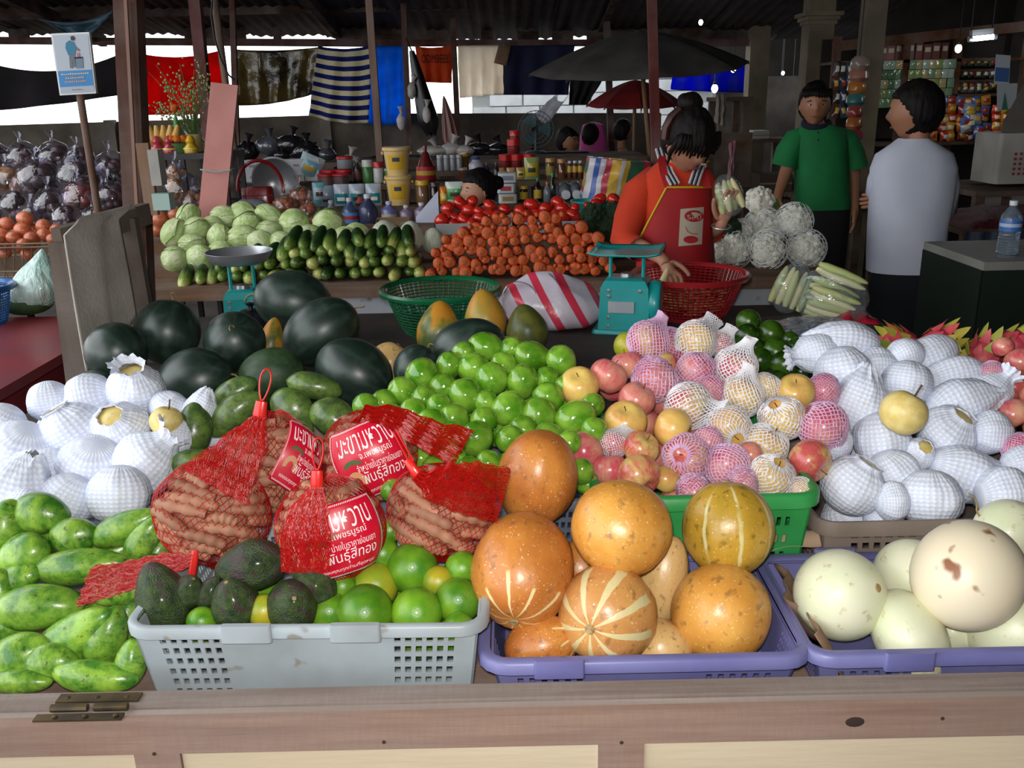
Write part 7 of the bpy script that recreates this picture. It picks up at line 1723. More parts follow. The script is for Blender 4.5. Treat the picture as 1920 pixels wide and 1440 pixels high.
# lamps of the market
M_em = mat('lit_tube', '#eef6ff', emit=14.0); M_emb = mat('lit_bulb', '#eaf2ff', emit=10.0)
def tube_lamp(label, xa, ya, xb, yb, Y, r):
    a, b = at(xa, ya, Y), at(xb, yb, Y); t = thing('fluorescent_lamp', label, 'lamp', (a + b) / 2); c = (a + b) / 2
    build(MB().tube([a - c, b - c], r, 10), 'tube', M_em, t); d = (b - a).normalized()
    for s, q in ((1, b), (-1, a)): build(MB().tube([q - c, q - c + d * s * .02], r * 1.15, 10), 'end_cap', M_steelm, t)
    build(MB().bar(a - c + Vector((0, .02, r + .02)), b - c + Vector((0, .02, r + .02)), .04, .03), 'batten', M_steelm, t, smooth=False)
    for q in (a, b): build(MB().tube([q - c + Vector((0, .02, r + .03)), Vector((q.x - c.x, .02, (roof_z2(Y) if q.x > 3.3 else roof_z(Y)) - c.z - .1))], .004, 5), 'hanger', M_blkm, t)
    l = lamp('tube_light', 'POINT', c + Vector((0, -.08, -.06)), 2.0, (.9, .96, 1), .05); l.parent = None
tube_lamp('lit fluorescent tube above the shop shelves', 1822, 73, 1862, 69, 6.0, .016)
tube_lamp('slanted lit fluorescent tube deep in the dark market', 1464, 176, 1487, 165, 12.0, .02)
def bulb(label, px, py, Y, r):
    p = at(px, py, Y); t = thing('hanging_bulb', label, 'lamp', p); build(spheroid(14, 10, lambda x, y, z: (x * 2 * r, y * 2 * r, z * 2.6 * r)), 'bulb', M_emb, t); build(MB().lathe([(r * .6, r * 1.1), (r * .6, r * 1.9), (0, r * 2)], 10), 'socket', M_blkm, t); build(MB().tube([(0, 0, r * 1.9), (0, 0, 3.6 - p.z)], .004, 5), 'flex', M_blkm, t)
for lab, x, y, Y, r in (('lit bulb at the foot of the vivid blue tarpaulin', 1340, 166, 8.8, .03), ('lit bulb before the pale column', 1375, 129, 8.6, .025), ('small lit bulb by the square column', 1545, 139, 9.5, .018), ('tiny lit bulb deep in the market', 1468, 137, 12.0, .02), ('small lit lamp beside the man in green', 1555, 159, 9.5, .025), ('lit bulb above the upper shop shelf', 1797, 91, 6.6, .022), ('lit bulb at the roof slit', 1314, 42, 8.0, .018)): bulb(lab, x, y, Y, r)
# papers, canvas and white crate at the far right
def card(name, lab, c4, Y, m, cat='paper', th=.004, grp=None):
    P = [at(*q, Y) for q in c4]; mb = MB().add([*P, *[q + Vector((0, th, 0)) for q in P]], [(0, 3, 2, 1), (4, 5, 6, 7), (0, 1, 5, 4), (1, 2, 6, 5), (2, 3, 7, 6), (3, 0, 4, 7)]); o = build(mb, name, m, smooth=False); tag(o, lab, cat, grp); return o
o = card('calendar_sheet', 'white calendar sheet with a blue panel hanging by the shop', ((1868, 102), (1895, 104), (1892, 160), (1864, 158)), 5.6, cmat('#a8acb4', .6, 0))
P = [at(*q, 5.595) for q in ((1867, 126), (1893, 128), (1891, 154), (1865, 152))]; build(MB().add(P, [(0, 3, 2, 1)]), 'blue_panel', cmat('#3a5a90', .6, 0), o, smooth=False)
o = card('picture_sheet', 'white picture sheet with a green tree hanging below the calendar', ((1870, 157), (1908, 156), (1904, 202), (1870, 208)), 5.6, cmat('#a4a8ac', .6, 0))
P = [at(*q, 5.595) for q in ((1878, 206), (1890, 206), (1884, 172))]; build(MB().add(P, [(0, 1, 2)]), 'green_shape', cmat('#2a6a5a', .6, 0), o, smooth=False)
card('canvas_sheet', 'slanting grey canvas sheet above the white crate', ((1880, 230), (1925, 150), (1925, 262), (1868, 330)), 5.3, mat('grey_canvas', '#6a645c', '#544e48', .9, 5), 'canvas')
a = at(1895, 345, 5.2); t = thing('white_crate', 'white printed polystyrene crate on the side table', 'crate', a); k = 1 / ppm(a)
build(MB().rbox((-30 * k, 0, 0), (60 * k, .3, 92 * k), .02), 'crate_body', mat('polystyrene', '#a8a49c', '#948e86', .8, 5), t)
for j, x in enumerate((2, 12, 22)):
    for i in range(5): build(MB().box((x * k - .008, -.002, (16 + i * 9) * k), (x * k + .008, 0, (21 + i * 9) * k)), 'red_lettering', cmat('#8a3a3c', .7, 0), t, smooth=False)
# side table with trays and red beans
def slab(label, name, X0, X1, Y0, Y1, z, m, th=.03, leg=True, cat='table'):
    t = thing(name, label, cat, ((X0 + X1) / 2, (Y0 + Y1) / 2, 0)); w, d = (X1 - X0) / 2, (Y1 - Y0) / 2; build(MB().box((-w, -d, z - th), (w, d, z)), 'table_top', m, t, smooth=False)
    if leg:
        for sx in (-1, 1):
            for sy in (-1, 1): build(MB().box((sx * (w - .04) - .025, sy * (d - .04) - .025, 0), (sx * (w - .04) + .025, sy * (d - .04) + .025, z - th)), 'leg', m, t, smooth=False)
    return t
zt = at(1850, 350, 5.3).z
slab('long dark table carrying the white crate', 'side_table', at(1790, 345, 5.3).x, at(1960, 345, 5.3).x + .6, 5.05, 5.75, zt, M_step)
M_bean = mat('red_beans', '#6a141c', '#4a0c14', .5, 60, bump=(120, 1.0, .02))
p0, p1 = at(1782, 400, 4.6), at(1990, 400, 4.6); zb = p0.z
t = slab('low table heaped with dark red beans behind the bottle', 'bean_table', p0.x, p1.x + .3, 4.45, 4.95, zb - .06, M_step)
bm = MB().grid(lambda u, v: (lerp(p0.x, p1.x + .3, u), lerp(4.45, 4.95, v), zb - .06 + .075 * (1 - (2 * u - 1) ** 4) * (1 - (2 * v - 1) ** 4) + .012 * mnoise.noise(Vector((u * 14, v * 6, 2)))), 60, 20)
o = build(bm, 'bean_heap', M_bean); tag(o, 'dark red beans heaped along the low table', 'beans', kind='stuff')
N = NT('blue_cloth_front'); c = N.n('TexCoord').outputs['Object']; N.P(Base_Color=N.ramp(N.noise(N.n('Mapping', None, Vector=c, Scale=(30, 1, 2)).outputs[0], 1.0, 2), (.4, srgb('#2a3448')), (.6, srgb('#4a5668'))), Roughness=.8)
o = build(MB().grid(lambda u, v: (lerp(p0.x, p1.x + .3, u), 4.43 + .01 * math.sin(u * 60), lerp(zb - .07, .05, v)), 60, 4), 'table_skirt', N.m); tag(o, 'blue grey pleated cloth hung before the bean table', 'cloth'); solid(o, .004)
# near table with the water bottle
zq = at(1880, 476, 3.3).z
x0 = at(1806, 470, 3.3).x
nt = slab('pale topped table with green side beside the white-shirted man', 'side_table', x0, x0 + .9, 3.14, 3.62, zq, mat('pale_table_top', '#8a8880', '#787670', .6, 5))
build(MB().box((-.45, -.235, .15), (.45, -.228, zq - .03)), 'green_side', mat('dark_green_board', '#0a1c12', '#08160e', .6, 5), nt, smooth=False); build(MB().box((-.455, -.235, .15), (-.448, .235, zq - .03)), 'green_side', mat('dark_green_board', '#123a24'), nt, smooth=False)
p = at(1888, 472, 3.25); k = 1 / ppm(p); r = 19 * k; H = 104 * k
t = thing('water_bottle', 'clear ribbed water bottle with blue label on the pale table', 'bottle', (p.x, p.y, zq)); M_pet = mat('clear_pet', '#b8c8d8', rough=.06, trans=.85, coat=.3)
prof = [(0, 0), (r * .9, 0)]
for i in range(8): prof += [(r, H * (.03 + i * .05)), (r * .94, H * (.055 + i * .05))]
prof += [(r, H * .45), (r, H * .66), (r * .9, H * .74), (r * .45, H * .86), (r * .32, H * .89), (r * .32, H * .92)]
build(MB().lathe(prof, 24), 'bottle_body', M_pet, t); build(MB().lathe([(r * 1.01, H * .46), (r * 1.015, H * .47), (r * 1.015, H * .64), (r * 1.01, H * .65)], 24), 'label', cmat('#3a6ab0', .4, .2), t); build(MB().lathe([(r * 1.02, H * .54), (r * 1.02, H * .60)], 24), 'label_band', cmat('#a8b8d0', .4, .2), t); build(MB().lathe([(r * .38, H * .91), (r * .38, H * .99), (0, H)], 14), 'cap', cmat('#d0d4d8'), t)
# dim clutter between the columns: cabinet, hanging towel, cartons
t = slab('old wooden stall cabinet under the hanging white towel', 'stall_cabinet', at(1335, 190, 7.2).x, at(1400, 190, 7.2).x, 7.0, 7.4, at(1360, 182, 7.2).z, M_step, cat='cabinet')
for z0, z1 in ((.2, .75), (.8, 1.3)): build(MB().box((-.14, -.205, z0), (.14, -.2, z1)), 'door', M_step, t, smooth=False)
cloth('white_towel', 'white towel hanging on the old stall cabinet', (1345, 176), (1362, 176), (1360, 238), (1340, 230), 6.95, mat('towel', '#9a928a', '#84786e', .9, 8), 2, .015, seed=21)
cloth('pink_cloth', 'thin pink plastic strip hanging below the towel', (1368, 268), (1380, 262), (1372, 345), (1364, 340), 6.9, mat('pink_strip', '#8a4a58', '#a87884', .5, 8), 1, .01, seed=22)
for k, (x, y, w, h, Y, c) in enumerate(((1500, 350, 70, 34, 6.75, '#4a3526'), (1445, 340, 60, 30, 6.6, '#3a2c22'), (1420, 252, 30, 14, 8.4, '#a8a4a0'), (1568, 345, 50, 40, 5.95, '#54402e'))):
    p = at(x, y + h / 2, Y); kk = 1 / ppm(p); t = slab('plain trestle holding the brown carton %s' % ('beside the man in green', 'behind the cauliflowers', 'deep in the market', 'behind the man in green')[k], 'trestle', p.x - .25, p.x + .25, Y - .2, Y + .2, p.z, M_step)
    t = thing('carton_box', ('open brown carton beside the man in green', 'brown carton behind the cauliflowers', 'white packets deep in the market', 'brown carton behind the man in green')[k], 'box', p); W2, H2 = w * kk / 2, h * kk
    build(MB().box((-W2, -.12, 0), (W2, .12, H2)), 'carton', cmat(c, .8, 0), t, smooth=False); build(MB().box((-W2, -.125, H2 * .4), (W2, -.12, H2 * .5)), 'tape', cmat('#7a6248', .5, 0), t, smooth=False)
# ================================================================== people
random.seed(81)
M_skin = mat('skin', '#b8846a', '#a8745c', .5, 3); M_skin2 = mat('skin_tan', '#a87458', '#98664c', .5, 3)
M_hair = mat('black_hair', '#0c090a', '#1a1310', .62, 30, stretch=(1, 1, .1), bump=(45, 1.0, .01), spec=.2); M_hairr = mat('reddish_hair', '#4a1a10', '#2a100c', .5, 20)
M_lip = mat('lips', '#8a4a44', rough=.5); M_eye = mat('eye_white', '#c8c4c0', rough=.3); M_iris = mat('iris', '#120c0a', rough=.2); M_brow = M_hair
def skinned(name, pts, edges, m, parent, root, sub=2):
    names = list(pts); idx = {n: i for i, n in enumerate(names)}
    me = bpy.data.meshes.new(name); me.from_pydata([pts[n][0] for n in names], [(idx[a], idx[b]) for a, b in edges], [])
    o = bpy.data.objects.new(name, me); COL.objects.link(o); md = o.modifiers.new('s', 'SKIN'); md.use_smooth_shade = True
    for i, n in enumerate(names):
        sv = me.skin_vertices[0].data[i]; r = pts[n][1]; sv.radius = (r, r) if not hasattr(r, '__len__') else r; sv.use_root = (n == root)
    sb = o.modifiers.new('d', 'SUBSURF'); sb.levels = sub; sb.render_levels = sub
    dg = bpy.context.evaluated_depsgraph_get(); nm = bpy.data.meshes.new_from_object(o.evaluated_get(dg)); bpy.data.objects.remove(o)
    nm.polygons.foreach_set('use_smooth', [True] * len(nm.polygons)); nm.materials.clear(); nm.materials.append(m)
    r = bpy.data.objects.new(name, nm); COL.objects.link(r)
    if parent: r.parent = parent; r.location = -parent.location
    return r
def hand_pts(pts, edges, wrist, tag_, d, side, up, s=1.0, curl=.5):
    """palm and five fingers; d = pointing direction, side = towards the thumb, up = back of the hand"""
    W = pts[wrist][0]; d, side, up = d.normalized(), side.normalized(), up.normalized()
    pm = tag_ + 'palm'; pts[pm] = (W + d * .045 * s, .020 * s); edges.append((wrist, pm))
    for k, (off, L) in enumerate(((.028, .068), (.010, .078), (-.009, .072), (-.027, .056))):
        base = W + d * .082 * s + side * off * s; prev = pm; a = 0.0; q = base
        n = '%sf%d0' % (tag_, k); pts[n] = (q, .0095 * s); edges.append((pm, n)); prev = n
        for j, f in enumerate((.45, .32, .23)):
            a += curl * .75; q = q + (d * math.cos(a) - up * math.sin(a)) * L * f * s; n = '%sf%d%d' % (tag_, k, j + 1); pts[n] = (q, (.0085 - .001 * j) * s); edges.append((prev, n)); prev = n
    q = W + d * .025 * s + side * .026 * s; n = tag_ + 't0'; pts[n] = (q, .011 * s); edges.append((pm, n)); prev = n
    for j, (f, g) in enumerate(((.030, .024), (.026, .012), (.02, .004))):
        q = q + (d * f + side * g - up * .012 * curl) * s; n = '%st%d' % (tag_, j + 1); pts[n] = (q, (.0098 - .001 * j) * s); edges.append((prev, n)); prev = n
def loft(st, n=28, e=2.4):
    """clothed torso from stations (centre, half width, half depth, yaw)"""
    vs = []
    for (c, hx, hy, yaw) in st:
        for k in range(n):
            a = 2 * math.pi * k / n; ca, sa_ = math.cos(a), math.sin(a); x = hx * math.copysign(abs(ca) ** (2 / e), ca); y = hy * math.copysign(abs(sa_) ** (2 / e), sa_)
            vs.append(Vector(c) + Vector((x * math.cos(yaw) - y * math.sin(yaw), x * math.sin(yaw) + y * math.cos(yaw), 0)))
    m = len(st); fs = [(i * n + k, i * n + (k + 1) % n, (i + 1) * n + (k + 1) % n, (i + 1) * n + k) for i in range(m - 1) for k in range(n)]
    return vs, fs
def garment(name, st, m, parent, sleeves=(), n=28, wr=.006, seed=1):
    mb = MB(); vs, fs = loft(st, n); mb.add(vs, fs)
    for pts, rad in sleeves: mb.tube(pts, rad, 16, cap=False)
    mb.v = [tuple(Vector(p) + Vector((mnoise.noise(Vector(p) * 9 + Vector((seed, 0, 0))), mnoise.noise(Vector(p) * 9 + Vector((0, seed, 3))), 0)) * wr) for p in mb.v]
    o = build(mb, name, m, parent, ang=180); o.location = -parent.location
    return o
def head(parent, c, rot, s, skin, style='short', hair=M_hair, face=True):
    """head of height s; local -y is the face, z up. rot is a Quaternion"""
    M = Matrix.LocRotScale(Vector(c) - parent.location, rot, Vector((s, s, s)))
    def fn(x, y, z):
        w = .36 if z > -.1 else .36 * (1 - .42 * ((-.1 - z) / .4) ** 1.3)
        yy = y * .44 * 2; xx = x * w * 2
        if z < -.1: yy = yy * (1 - .18 * (-.1 - z) / .4) - .05 * (-.1 - z) / .4
        if y < 0:
            nz = math.exp(-((xx / .045) ** 2) - (((z + .08) / .09) ** 2)); yy -= .085 * nz
            yy -= .025 * math.exp(-((xx / .09) ** 2) - (((z + .26) / .05) ** 2)); yy += .02 * math.exp(-(((abs(xx) - .13) / .07) ** 2) - (((z - .02) / .05) ** 2)); yy -= .03 * math.exp(-((xx / .09) ** 2) - (((z + .43) / .06) ** 2))
        return (xx, yy, z)
    mb = spheroid(40, 34, fn)
    for sx in (-1, 1):
        e = spheroid(10, 8, lambda x, y, z: (x * .05, y * .11, z * .19)); mb.add([Vector(p) + Vector((sx * .355, .03, -.04)) for p in e.v], e.f)
    mb.lathe([(.19, -.75), (.18, -.5), (.19, -.35)], 18, Matrix.Translation((0, .08, 0)))
    mb.xf(M); hd = build(mb, 'head', skin, parent, ang=180)
    def piece(nm, b, m, loc): b.v = [tuple(Vector(p) + Vector(loc)) for p in b.v]; b.xf(M); build(b, nm, m, hd, ang=180)
    if face:
        for sx in (-1, 1):
            piece('eye', spheroid(12, 8, lambda x, y, z: (x * .10, y * .05, z * .030)), M_eye, (sx * .14, -.385, .0)); piece('iris', spheroid(10, 6, lambda x, y, z: (x * .045, y * .02, z * .032)), M_iris, (sx * .14, -.407, .0))
            piece('eyebrow', MB().tube([(-.09, .0, -.005), (0, -.012, .018), (.09, .0, .0)], [.008, .014, .006], 6), M_brow, (sx * .145, -.385, .075))
        piece('mouth', spheroid(14, 8, lambda x, y, z: (x * .19, y * .045, z * .05)), M_lip, (0, -.40, -.265))
    def hf(x, y, z):
        p = Vector((x, y, z)); k = 1 + .05 * mnoise.noise(p * 9); q = [x * .80 * k, y * .98 * k + .02, z * 1.06 * k + .03]
        front = {'short': .20, 'fringe': .10, 'back': .24, 'bun': .20}[style]; nape = -.40
        t = max(0., min(1., (y + .32) / .62)); t = t * t * (3 - 2 * t); zc = lerp(front, nape, t)   # hairline runs from brow over the ear to the nape
        f = max(0., min(1., (q[2] - zc + .05) / .10)); f = f * f * (3 - 2 * f); sh_ = lerp(.80, 1, f); return (q[0] * sh_, q[1] * sh_, q[2] if f > 0 else max(q[2], -.42) * .95)
    hm_ = spheroid(40, 30, hf)
    if style in ('fringe', 'bun'):
        bpos = (.02, .30, .47) if style == 'fringe' else (0, .52, .16); bb = spheroid(18, 12, lambda x, y, z: lump(.2, 5, 3)(x * .42, y * .40, z * .36)); hm_.add([Vector(p) + Vector(bpos) for p in bb.v], bb.f)
    if style == 'fringe':
        for k in range(15):
            x = -.34 + k * .048; dx = (k - 7) * .004
            hm_.tube([(x, -.34 + abs(x) * .35, .28), (x + dx, -.45 + abs(x) * .45, .12), (x + dx * 2, -.47 + abs(x) * .5, -.04 - .03 * math.sin(k * 2.1))], [.05, .045, .012], 6)
        for sx in (-1, 1): hm_.tube([(sx * .34, -.2, .2), (sx * .38, -.16, -.1), (sx * .36, -.18, -.34)], [.06, .04, .01], 6)
    if style == 'short':
        for k in range(11):
            x = -.3 + k * .06; hm_.tube([(x, -.33 + abs(x) * .3, .34), (x + .02, -.42 + abs(x) * .4, .22), (x + .05, -.42 + abs(x) * .4, .15)], [.06, .045, .012], 6)
    hm_.xf(M); build(hm_, 'hair', hair, hd, ang=180); return hd
def V(px, py, Y): return at(px, py, Y)
def figure(label, pts, edges, skin, root='pelvis'):
    base = pts['pelvis'][0].copy(); base.z = 0; t = thing('person', label, 'person', base); skinned('body', pts, edges, skin, t, root); return t
def legs(pts, edges, x, y, hipz, w=.09, spread=.1):
    for s, n in ((-1, 'l'), (1, 'r')):
        pts[n + 'hip'] = (Vector((x + s * w, y, hipz)), .075); pts[n + 'knee'] = (Vector((x + s * spread, y - .01, .48)), .055); pts[n + 'ank'] = (Vector((x + s * spread, y + .01, .08)), .038); pts[n + 'toe'] = (Vector((x + s * spread * 1.15, y - .14 * FDIR, .03)), .03)
        edges += [('pelvis', n + 'hip'), (n + 'hip', n + 'knee'), (n + 'knee', n + 'ank'), (n + 'ank', n + 'toe')]
FDIR = 1
# ---- stooping woman in orange with a red apron
Yw = 3.50
P = {'pelvis': (V(1275, 545, Yw), .10), 'waist': (V(1272, 480, Yw), .095), 'chest': (V(1266, 395, Yw - .02), .10), 'neckb': (V(1268, 325, Yw - .05), .05), 'neck': (V(1278, 295, Yw - .10), .042)}
Ed = [('pelvis', 'waist'), ('waist', 'chest'), ('chest', 'neckb'), ('neckb', 'neck')]
P['rs'] = (V(1205, 345, Yw - .02), .052); P['re'] = (V(1176, 448, Yw - .08), .038); P['rw'] = (V(1243, 486, Yw - .30), .024)
P['ls'] = (V(1326, 340, Yw + .02), .052); P['le'] = (V(1330, 440, Yw + .04), .038); P['lw'] = (V(1352, 424, Yw - .10), .023)
Ed += [('chest', 'rs'), ('rs', 're'), ('re', 'rw'), ('chest', 'ls'), ('ls', 'le'), ('le', 'lw')]
hand_pts(P, Ed, 'rw', 'rh', Vector((.35, -.55, -.75)), Vector((.8, .1, .4)), Vector((.2, -.7, .6)), 1.0, .5)
hand_pts(P, Ed, 'lw', 'lh', Vector((.25, -.15, .95)), Vector((-.9, -.2, .2)), Vector((.1, 1, .1)), 1.0, .35)
pc = P['pelvis'][0]; legs(P, Ed, pc.x, Yw, .78, .075, .09)
wm = figure('young woman in orange cardigan and red apron stooping over the basket', P, Ed, M_skin)
M_or = mat('orange_knit', '#c83a18', '#b83214', .9, 8, bump=(40, .3, .004)); M_ap = mat('red_apron', '#a81218', '#981016', .7, 6)
def stn(y, Y, xl, xr, dep, yaw=0): a, b = V(xl, y, Y), V(xr, y, Y); return ((a + b) / 2, (b.x - a.x) / 2, dep, yaw)
garment('cardigan', [stn(545, Yw, 1192, 1345, .115), stn(500, Yw, 1198, 1340, .11), stn(440, Yw - .01, 1200, 1335, .11), stn(385, Yw - .02, 1196, 1334, .11), stn(345, Yw - .02, 1196, 1332, .095), stn(322, Yw - .035, 1212, 1322, .08), stn(303, Yw - .05, 1235, 1308, .055)], M_or, wm,
        [([V(1252, 350, Yw - .01), V(1222, 338, Yw - .02), V(1198, 362, Yw - .03), V(1180, 410, Yw - .06), V(1172, 448, Yw - .09), V(1186, 462, Yw - .14), V(1198, 468, Yw - .18)], [.04, .052, .064, .060, .055, .048, .046]), ([V(1290, 348, Yw), V(1316, 336, Yw), V(1330, 370, Yw + .02), V(1332, 430, Yw + .03), V(1340, 440, Yw - .0)], [.04, .05, .058, .05, .042])])
garment('trousers', [((pc.x, Yw, z), .15 - .01 * k, .10, 0) for k, z in enumerate((.84, .7, .5, .3, .08))], mat('dark_skirt', '#1c1c24', rough=.9), wm)
def apf(off):
    def g(u, v):
        y = lerp(352, 545, v); xl = lerp(1250, 1196, min(1, v * 1.9)) if v < .53 else 1194; xr = 1332 + 6 * v; px = lerp(xl, xr, u); c = (px - 1266) / 72
        p = V(px, y, Yw - .02 - .118 * math.sqrt(max(.05, 1 - min(1, abs(c)) ** 2.6)) - off); return p - wm.location
    return g
g = apf(.014); ap = build(MB().grid(g, 24, 24), 'apron', M_ap, wm, ang=180); solid(ap, .003)
M_yel = mat('yellow_piping', '#c8a818', rough=.7)
build(MB().tube([Vector(g(0, v / 20)) + Vector((-.002, -.004, 0)) for v in range(0, 12)], .004, 6), 'piping', M_yel, ap); build(MB().tube([Vector(g(u / 12, 0)) + Vector((0, -.004, .002)) for u in range(13)], .004, 6), 'piping', M_yel, ap)
for pts_ in ([(1254, 354, -.15), (1245, 325, -.13), (1240, 300, -.09), (1246, 285, -.03)], [(1326, 352, -.14), (1322, 330, -.12), (1314, 310, -.08)]):
    q = [V(x, y, Yw + d) - wm.location for x, y, d in pts_]; n = len(q)
    build(MB().grid(lambda u, v: tuple(q[min(n - 1, int(v * (n - 1)))].lerp(q[min(n - 1, int(v * (n - 1)) + 1)], v * (n - 1) - int(v * (n - 1))) + Vector(((u - .5) * .028, 0, 0))), 2, n - 1), 'apron_strap', M_ap, wm)
# printed emblem on the apron
g3 = apf(.019)
def onap(x, y, e=0.0):
    v = (y - 352) / 193; xl = lerp(1250, 1196, min(1, v * 1.9)) if v < .53 else 1194; u = (x - xl) / (1332 + 6 * v - xl); return Vector(g3(u, v)) + Vector((0, -e, 0))
build(MB().grid(lambda u, v: tuple(onap(lerp(1276, 1320, u) - 4 * v, lerp(392, 462, v) - 4 * u)), 6, 8), 'printed_panel', mat('print_white', '#b8aa98', rough=.8), ap)
def disc(cx, cy, rx, ry, m, nm, e): build(MB().add([onap(cx + rx * math.cos(R_(a)), cy + ry * math.sin(R_(a)), e) for a in range(0, 360, 15)], [tuple(range(24))]), nm, m, ap, smooth=False)
disc(1301, 405, 18, 11, mat('print_red', '#a81c20', rough=.8), 'printed_oval', .003)
vs, fs = flat_text('รสดี', 26, 12); build(MB().add([onap(1301 + x, 405 - y, .006) for x, y in vs], fs), 'lettering', mat('print_white', '#b8aa98'), ap, smooth=False)
disc(1295, 449, 14, 7, mat('print_red', '#a81c20'), 'printed_bowl', .003); build(MB().tube([onap(x, y, .004) for x, y in ((1285, 425), (1289, 434), (1297, 438), (1308, 438))], .0012, 5), 'printed_line', mat('print_red', '#a81c20'), ap)
# striped collar
M_cw = mat('collar_white', '#b8b4b4', rough=.8); M_cn = mat('collar_navy', '#1a1a34', rough=.8)
for k, m in enumerate((M_cw, M_cn, M_cw, M_cn, M_cw)):
    o = (k - 2) * 4.2
    build(MB().tube([V(x + o * .9, y - o * .2, Yw + d) - wm.location for x, y, d in ((1238, 278, -.02), (1244, 300, -.07), (1254, 325, -.125), (1266, 346, -.15))], .0052, 6), 'collar_stripe', m, wm); build(MB().tube([V(x + o * .9, y + o * .2, Yw + d) - wm.location for x, y, d in ((1312, 312, -.10), (1306, 328, -.135), (1300, 346, -.15))], .0052, 6), 'collar_stripe', m, wm)
Hq = Quaternion((0, 0, 1), R_(24)) @ Quaternion((1, 0, 0), R_(32)) 
head(wm, V(1290, 262, Yw - .13), Hq, .225, M_skin, 'fringe')
build(MB().tube([V(x, y, Yw - .17) - wm.location for x, y in ((1246, 262), (1249, 240), (1260, 220), (1276, 204))], [.012, .016, .018, .014], 8), 'hair_streak', M_hairr, wm)
pw = P['lw'][0] - wm.location; build(MB().tube([pw + Vector((.034 * math.cos(R_(a)), .034 * math.sin(R_(a)), .008 * math.sin(R_(a)))) for a in range(0, 361, 20)], .0035, 6), 'bracelet', mat('silver_bead', '#c0c4c8', rough=.25, metal=.6), wm)
o = build(spheroid(12, 8, lambda x, y, z: (x * .035, y * .03, z * .018)), 'hair_clip', mat('gold_clip', '#b8901c', rough=.3, metal=.4), wm); o.location = V(1322, 302, Yw - .08) - wm.location
corn_bag('clear bag of baby corn held up in the woman\'s hand', 1366, 366, Yw - .12, 110, 4, .13)
fruit('carrot', 'corn_stub', 'pale peeled corn stub in the woman\'s fingers over the basket', 'corn', 1246, 518, 3.13, 13, 34, 65, 0)
bpy.data.objects['corn_stub'].data = bpy.data.objects['corn_stub'].data.copy(); bpy.data.objects['corn_stub'].data.materials[0] = M_corn
# ---- man in a green polo shirt
Yg = 5.4
P = {'pelvis': (V(1540, 400, Yg), .11), 'waist': (V(1538, 350, Yg), .10), 'chest': (V(1534, 275, Yg), .105), 'neckb': (V(1531, 240, Yg), .055), 'neck': (V(1530, 222, Yg - .02), .05)}
Ed = [('pelvis', 'waist'), ('waist', 'chest'), ('chest', 'neckb'), ('neckb', 'neck')]
P['rs'] = (V(1500, 262, Yg), .042); P['re'] = (V(1474, 320, Yg), .04); P['rw'] = (V(1458, 368, Yg - .08), .027); P['ls'] = (V(1574, 262, Yg), .042); P['le'] = (V(1602, 325, Yg + .02), .04); P['lw'] = (V(1602, 385, Yg - .05), .027)
Ed += [('chest', 'rs'), ('rs', 're'), ('re', 'rw'), ('chest', 'ls'), ('ls', 'le'), ('le', 'lw')]
hand_pts(P, Ed, 'rw', 'rh', Vector((-.15, -.3, -.95)), Vector((.3, -.9, .1)), Vector((-1, -.1, .1)), 1.05, .3); hand_pts(P, Ed, 'lw', 'lh', Vector((0, -.3, -.95)), Vector((-.3, -.9, .1)), Vector((1, -.1, .1)), 1.05, .3)
pc = P['pelvis'][0]; legs(P, Ed, pc.x, Yg, .82)
gm = figure('man in a green polo shirt walking up behind the cauliflowers', P, Ed, M_skin2); M_gp = mat('green_polo', '#157a40', '#106634', .85, 6, bump=(40, .2, .004)); M_blkc = mat('black_trousers', '#121216', rough=.9); M_ncol = mat('navy_collar', '#15182c', rough=.85)
garment('polo_shirt', [stn(390, Yg, 1490, 1592, .13), stn(350, Yg, 1492, 1590, .135), stn(300, Yg, 1490, 1588, .13), stn(265, Yg, 1486, 1588, .12), stn(245, Yg, 1490, 1584, .10), stn(234, Yg, 1504, 1562, .075)], M_gp, gm,
        [([V(1512, 256, Yg), V(1492, 264, Yg), V(1478, 285, Yg), V(1470, 312, Yg)], [.06, .074, .074, .074]), ([V(1566, 256, Yg), V(1586, 264, Yg), V(1598, 290, Yg), V(1603, 315, Yg)], [.06, .074, .072, .072])], seed=4)
build(MB().tube([V(1531 + 24 * math.cos(R_(a)), 232 + 7 * math.sin(R_(a)), Yg - .02 - .06 * math.sin(R_(a))) - gm.location for a in range(-30, 211, 20)], .018, 8), 'collar', M_ncol, gm)
for y in (248, 262): build(spheroid(8, 6, lambda x, y_, z: (x * .012, y_ * .006, z * .012)), 'button', mat('dark_button', '#0c1c14', rough=.4), gm, loc=V(1534, y, Yg - .125) - gm.location)
garment('trousers', [((pc.x, Yg, z), w, d, 0) for z, w, d in ((.93, .16, .12), (.8, .165, .125), (.5, .16, .10), (.06, .16, .09))], M_blkc, gm)
head(gm, V(1528, 196, Yg - .03), Quaternion((0, 0, 1), R_(-12)), .235, M_skin2, 'short')
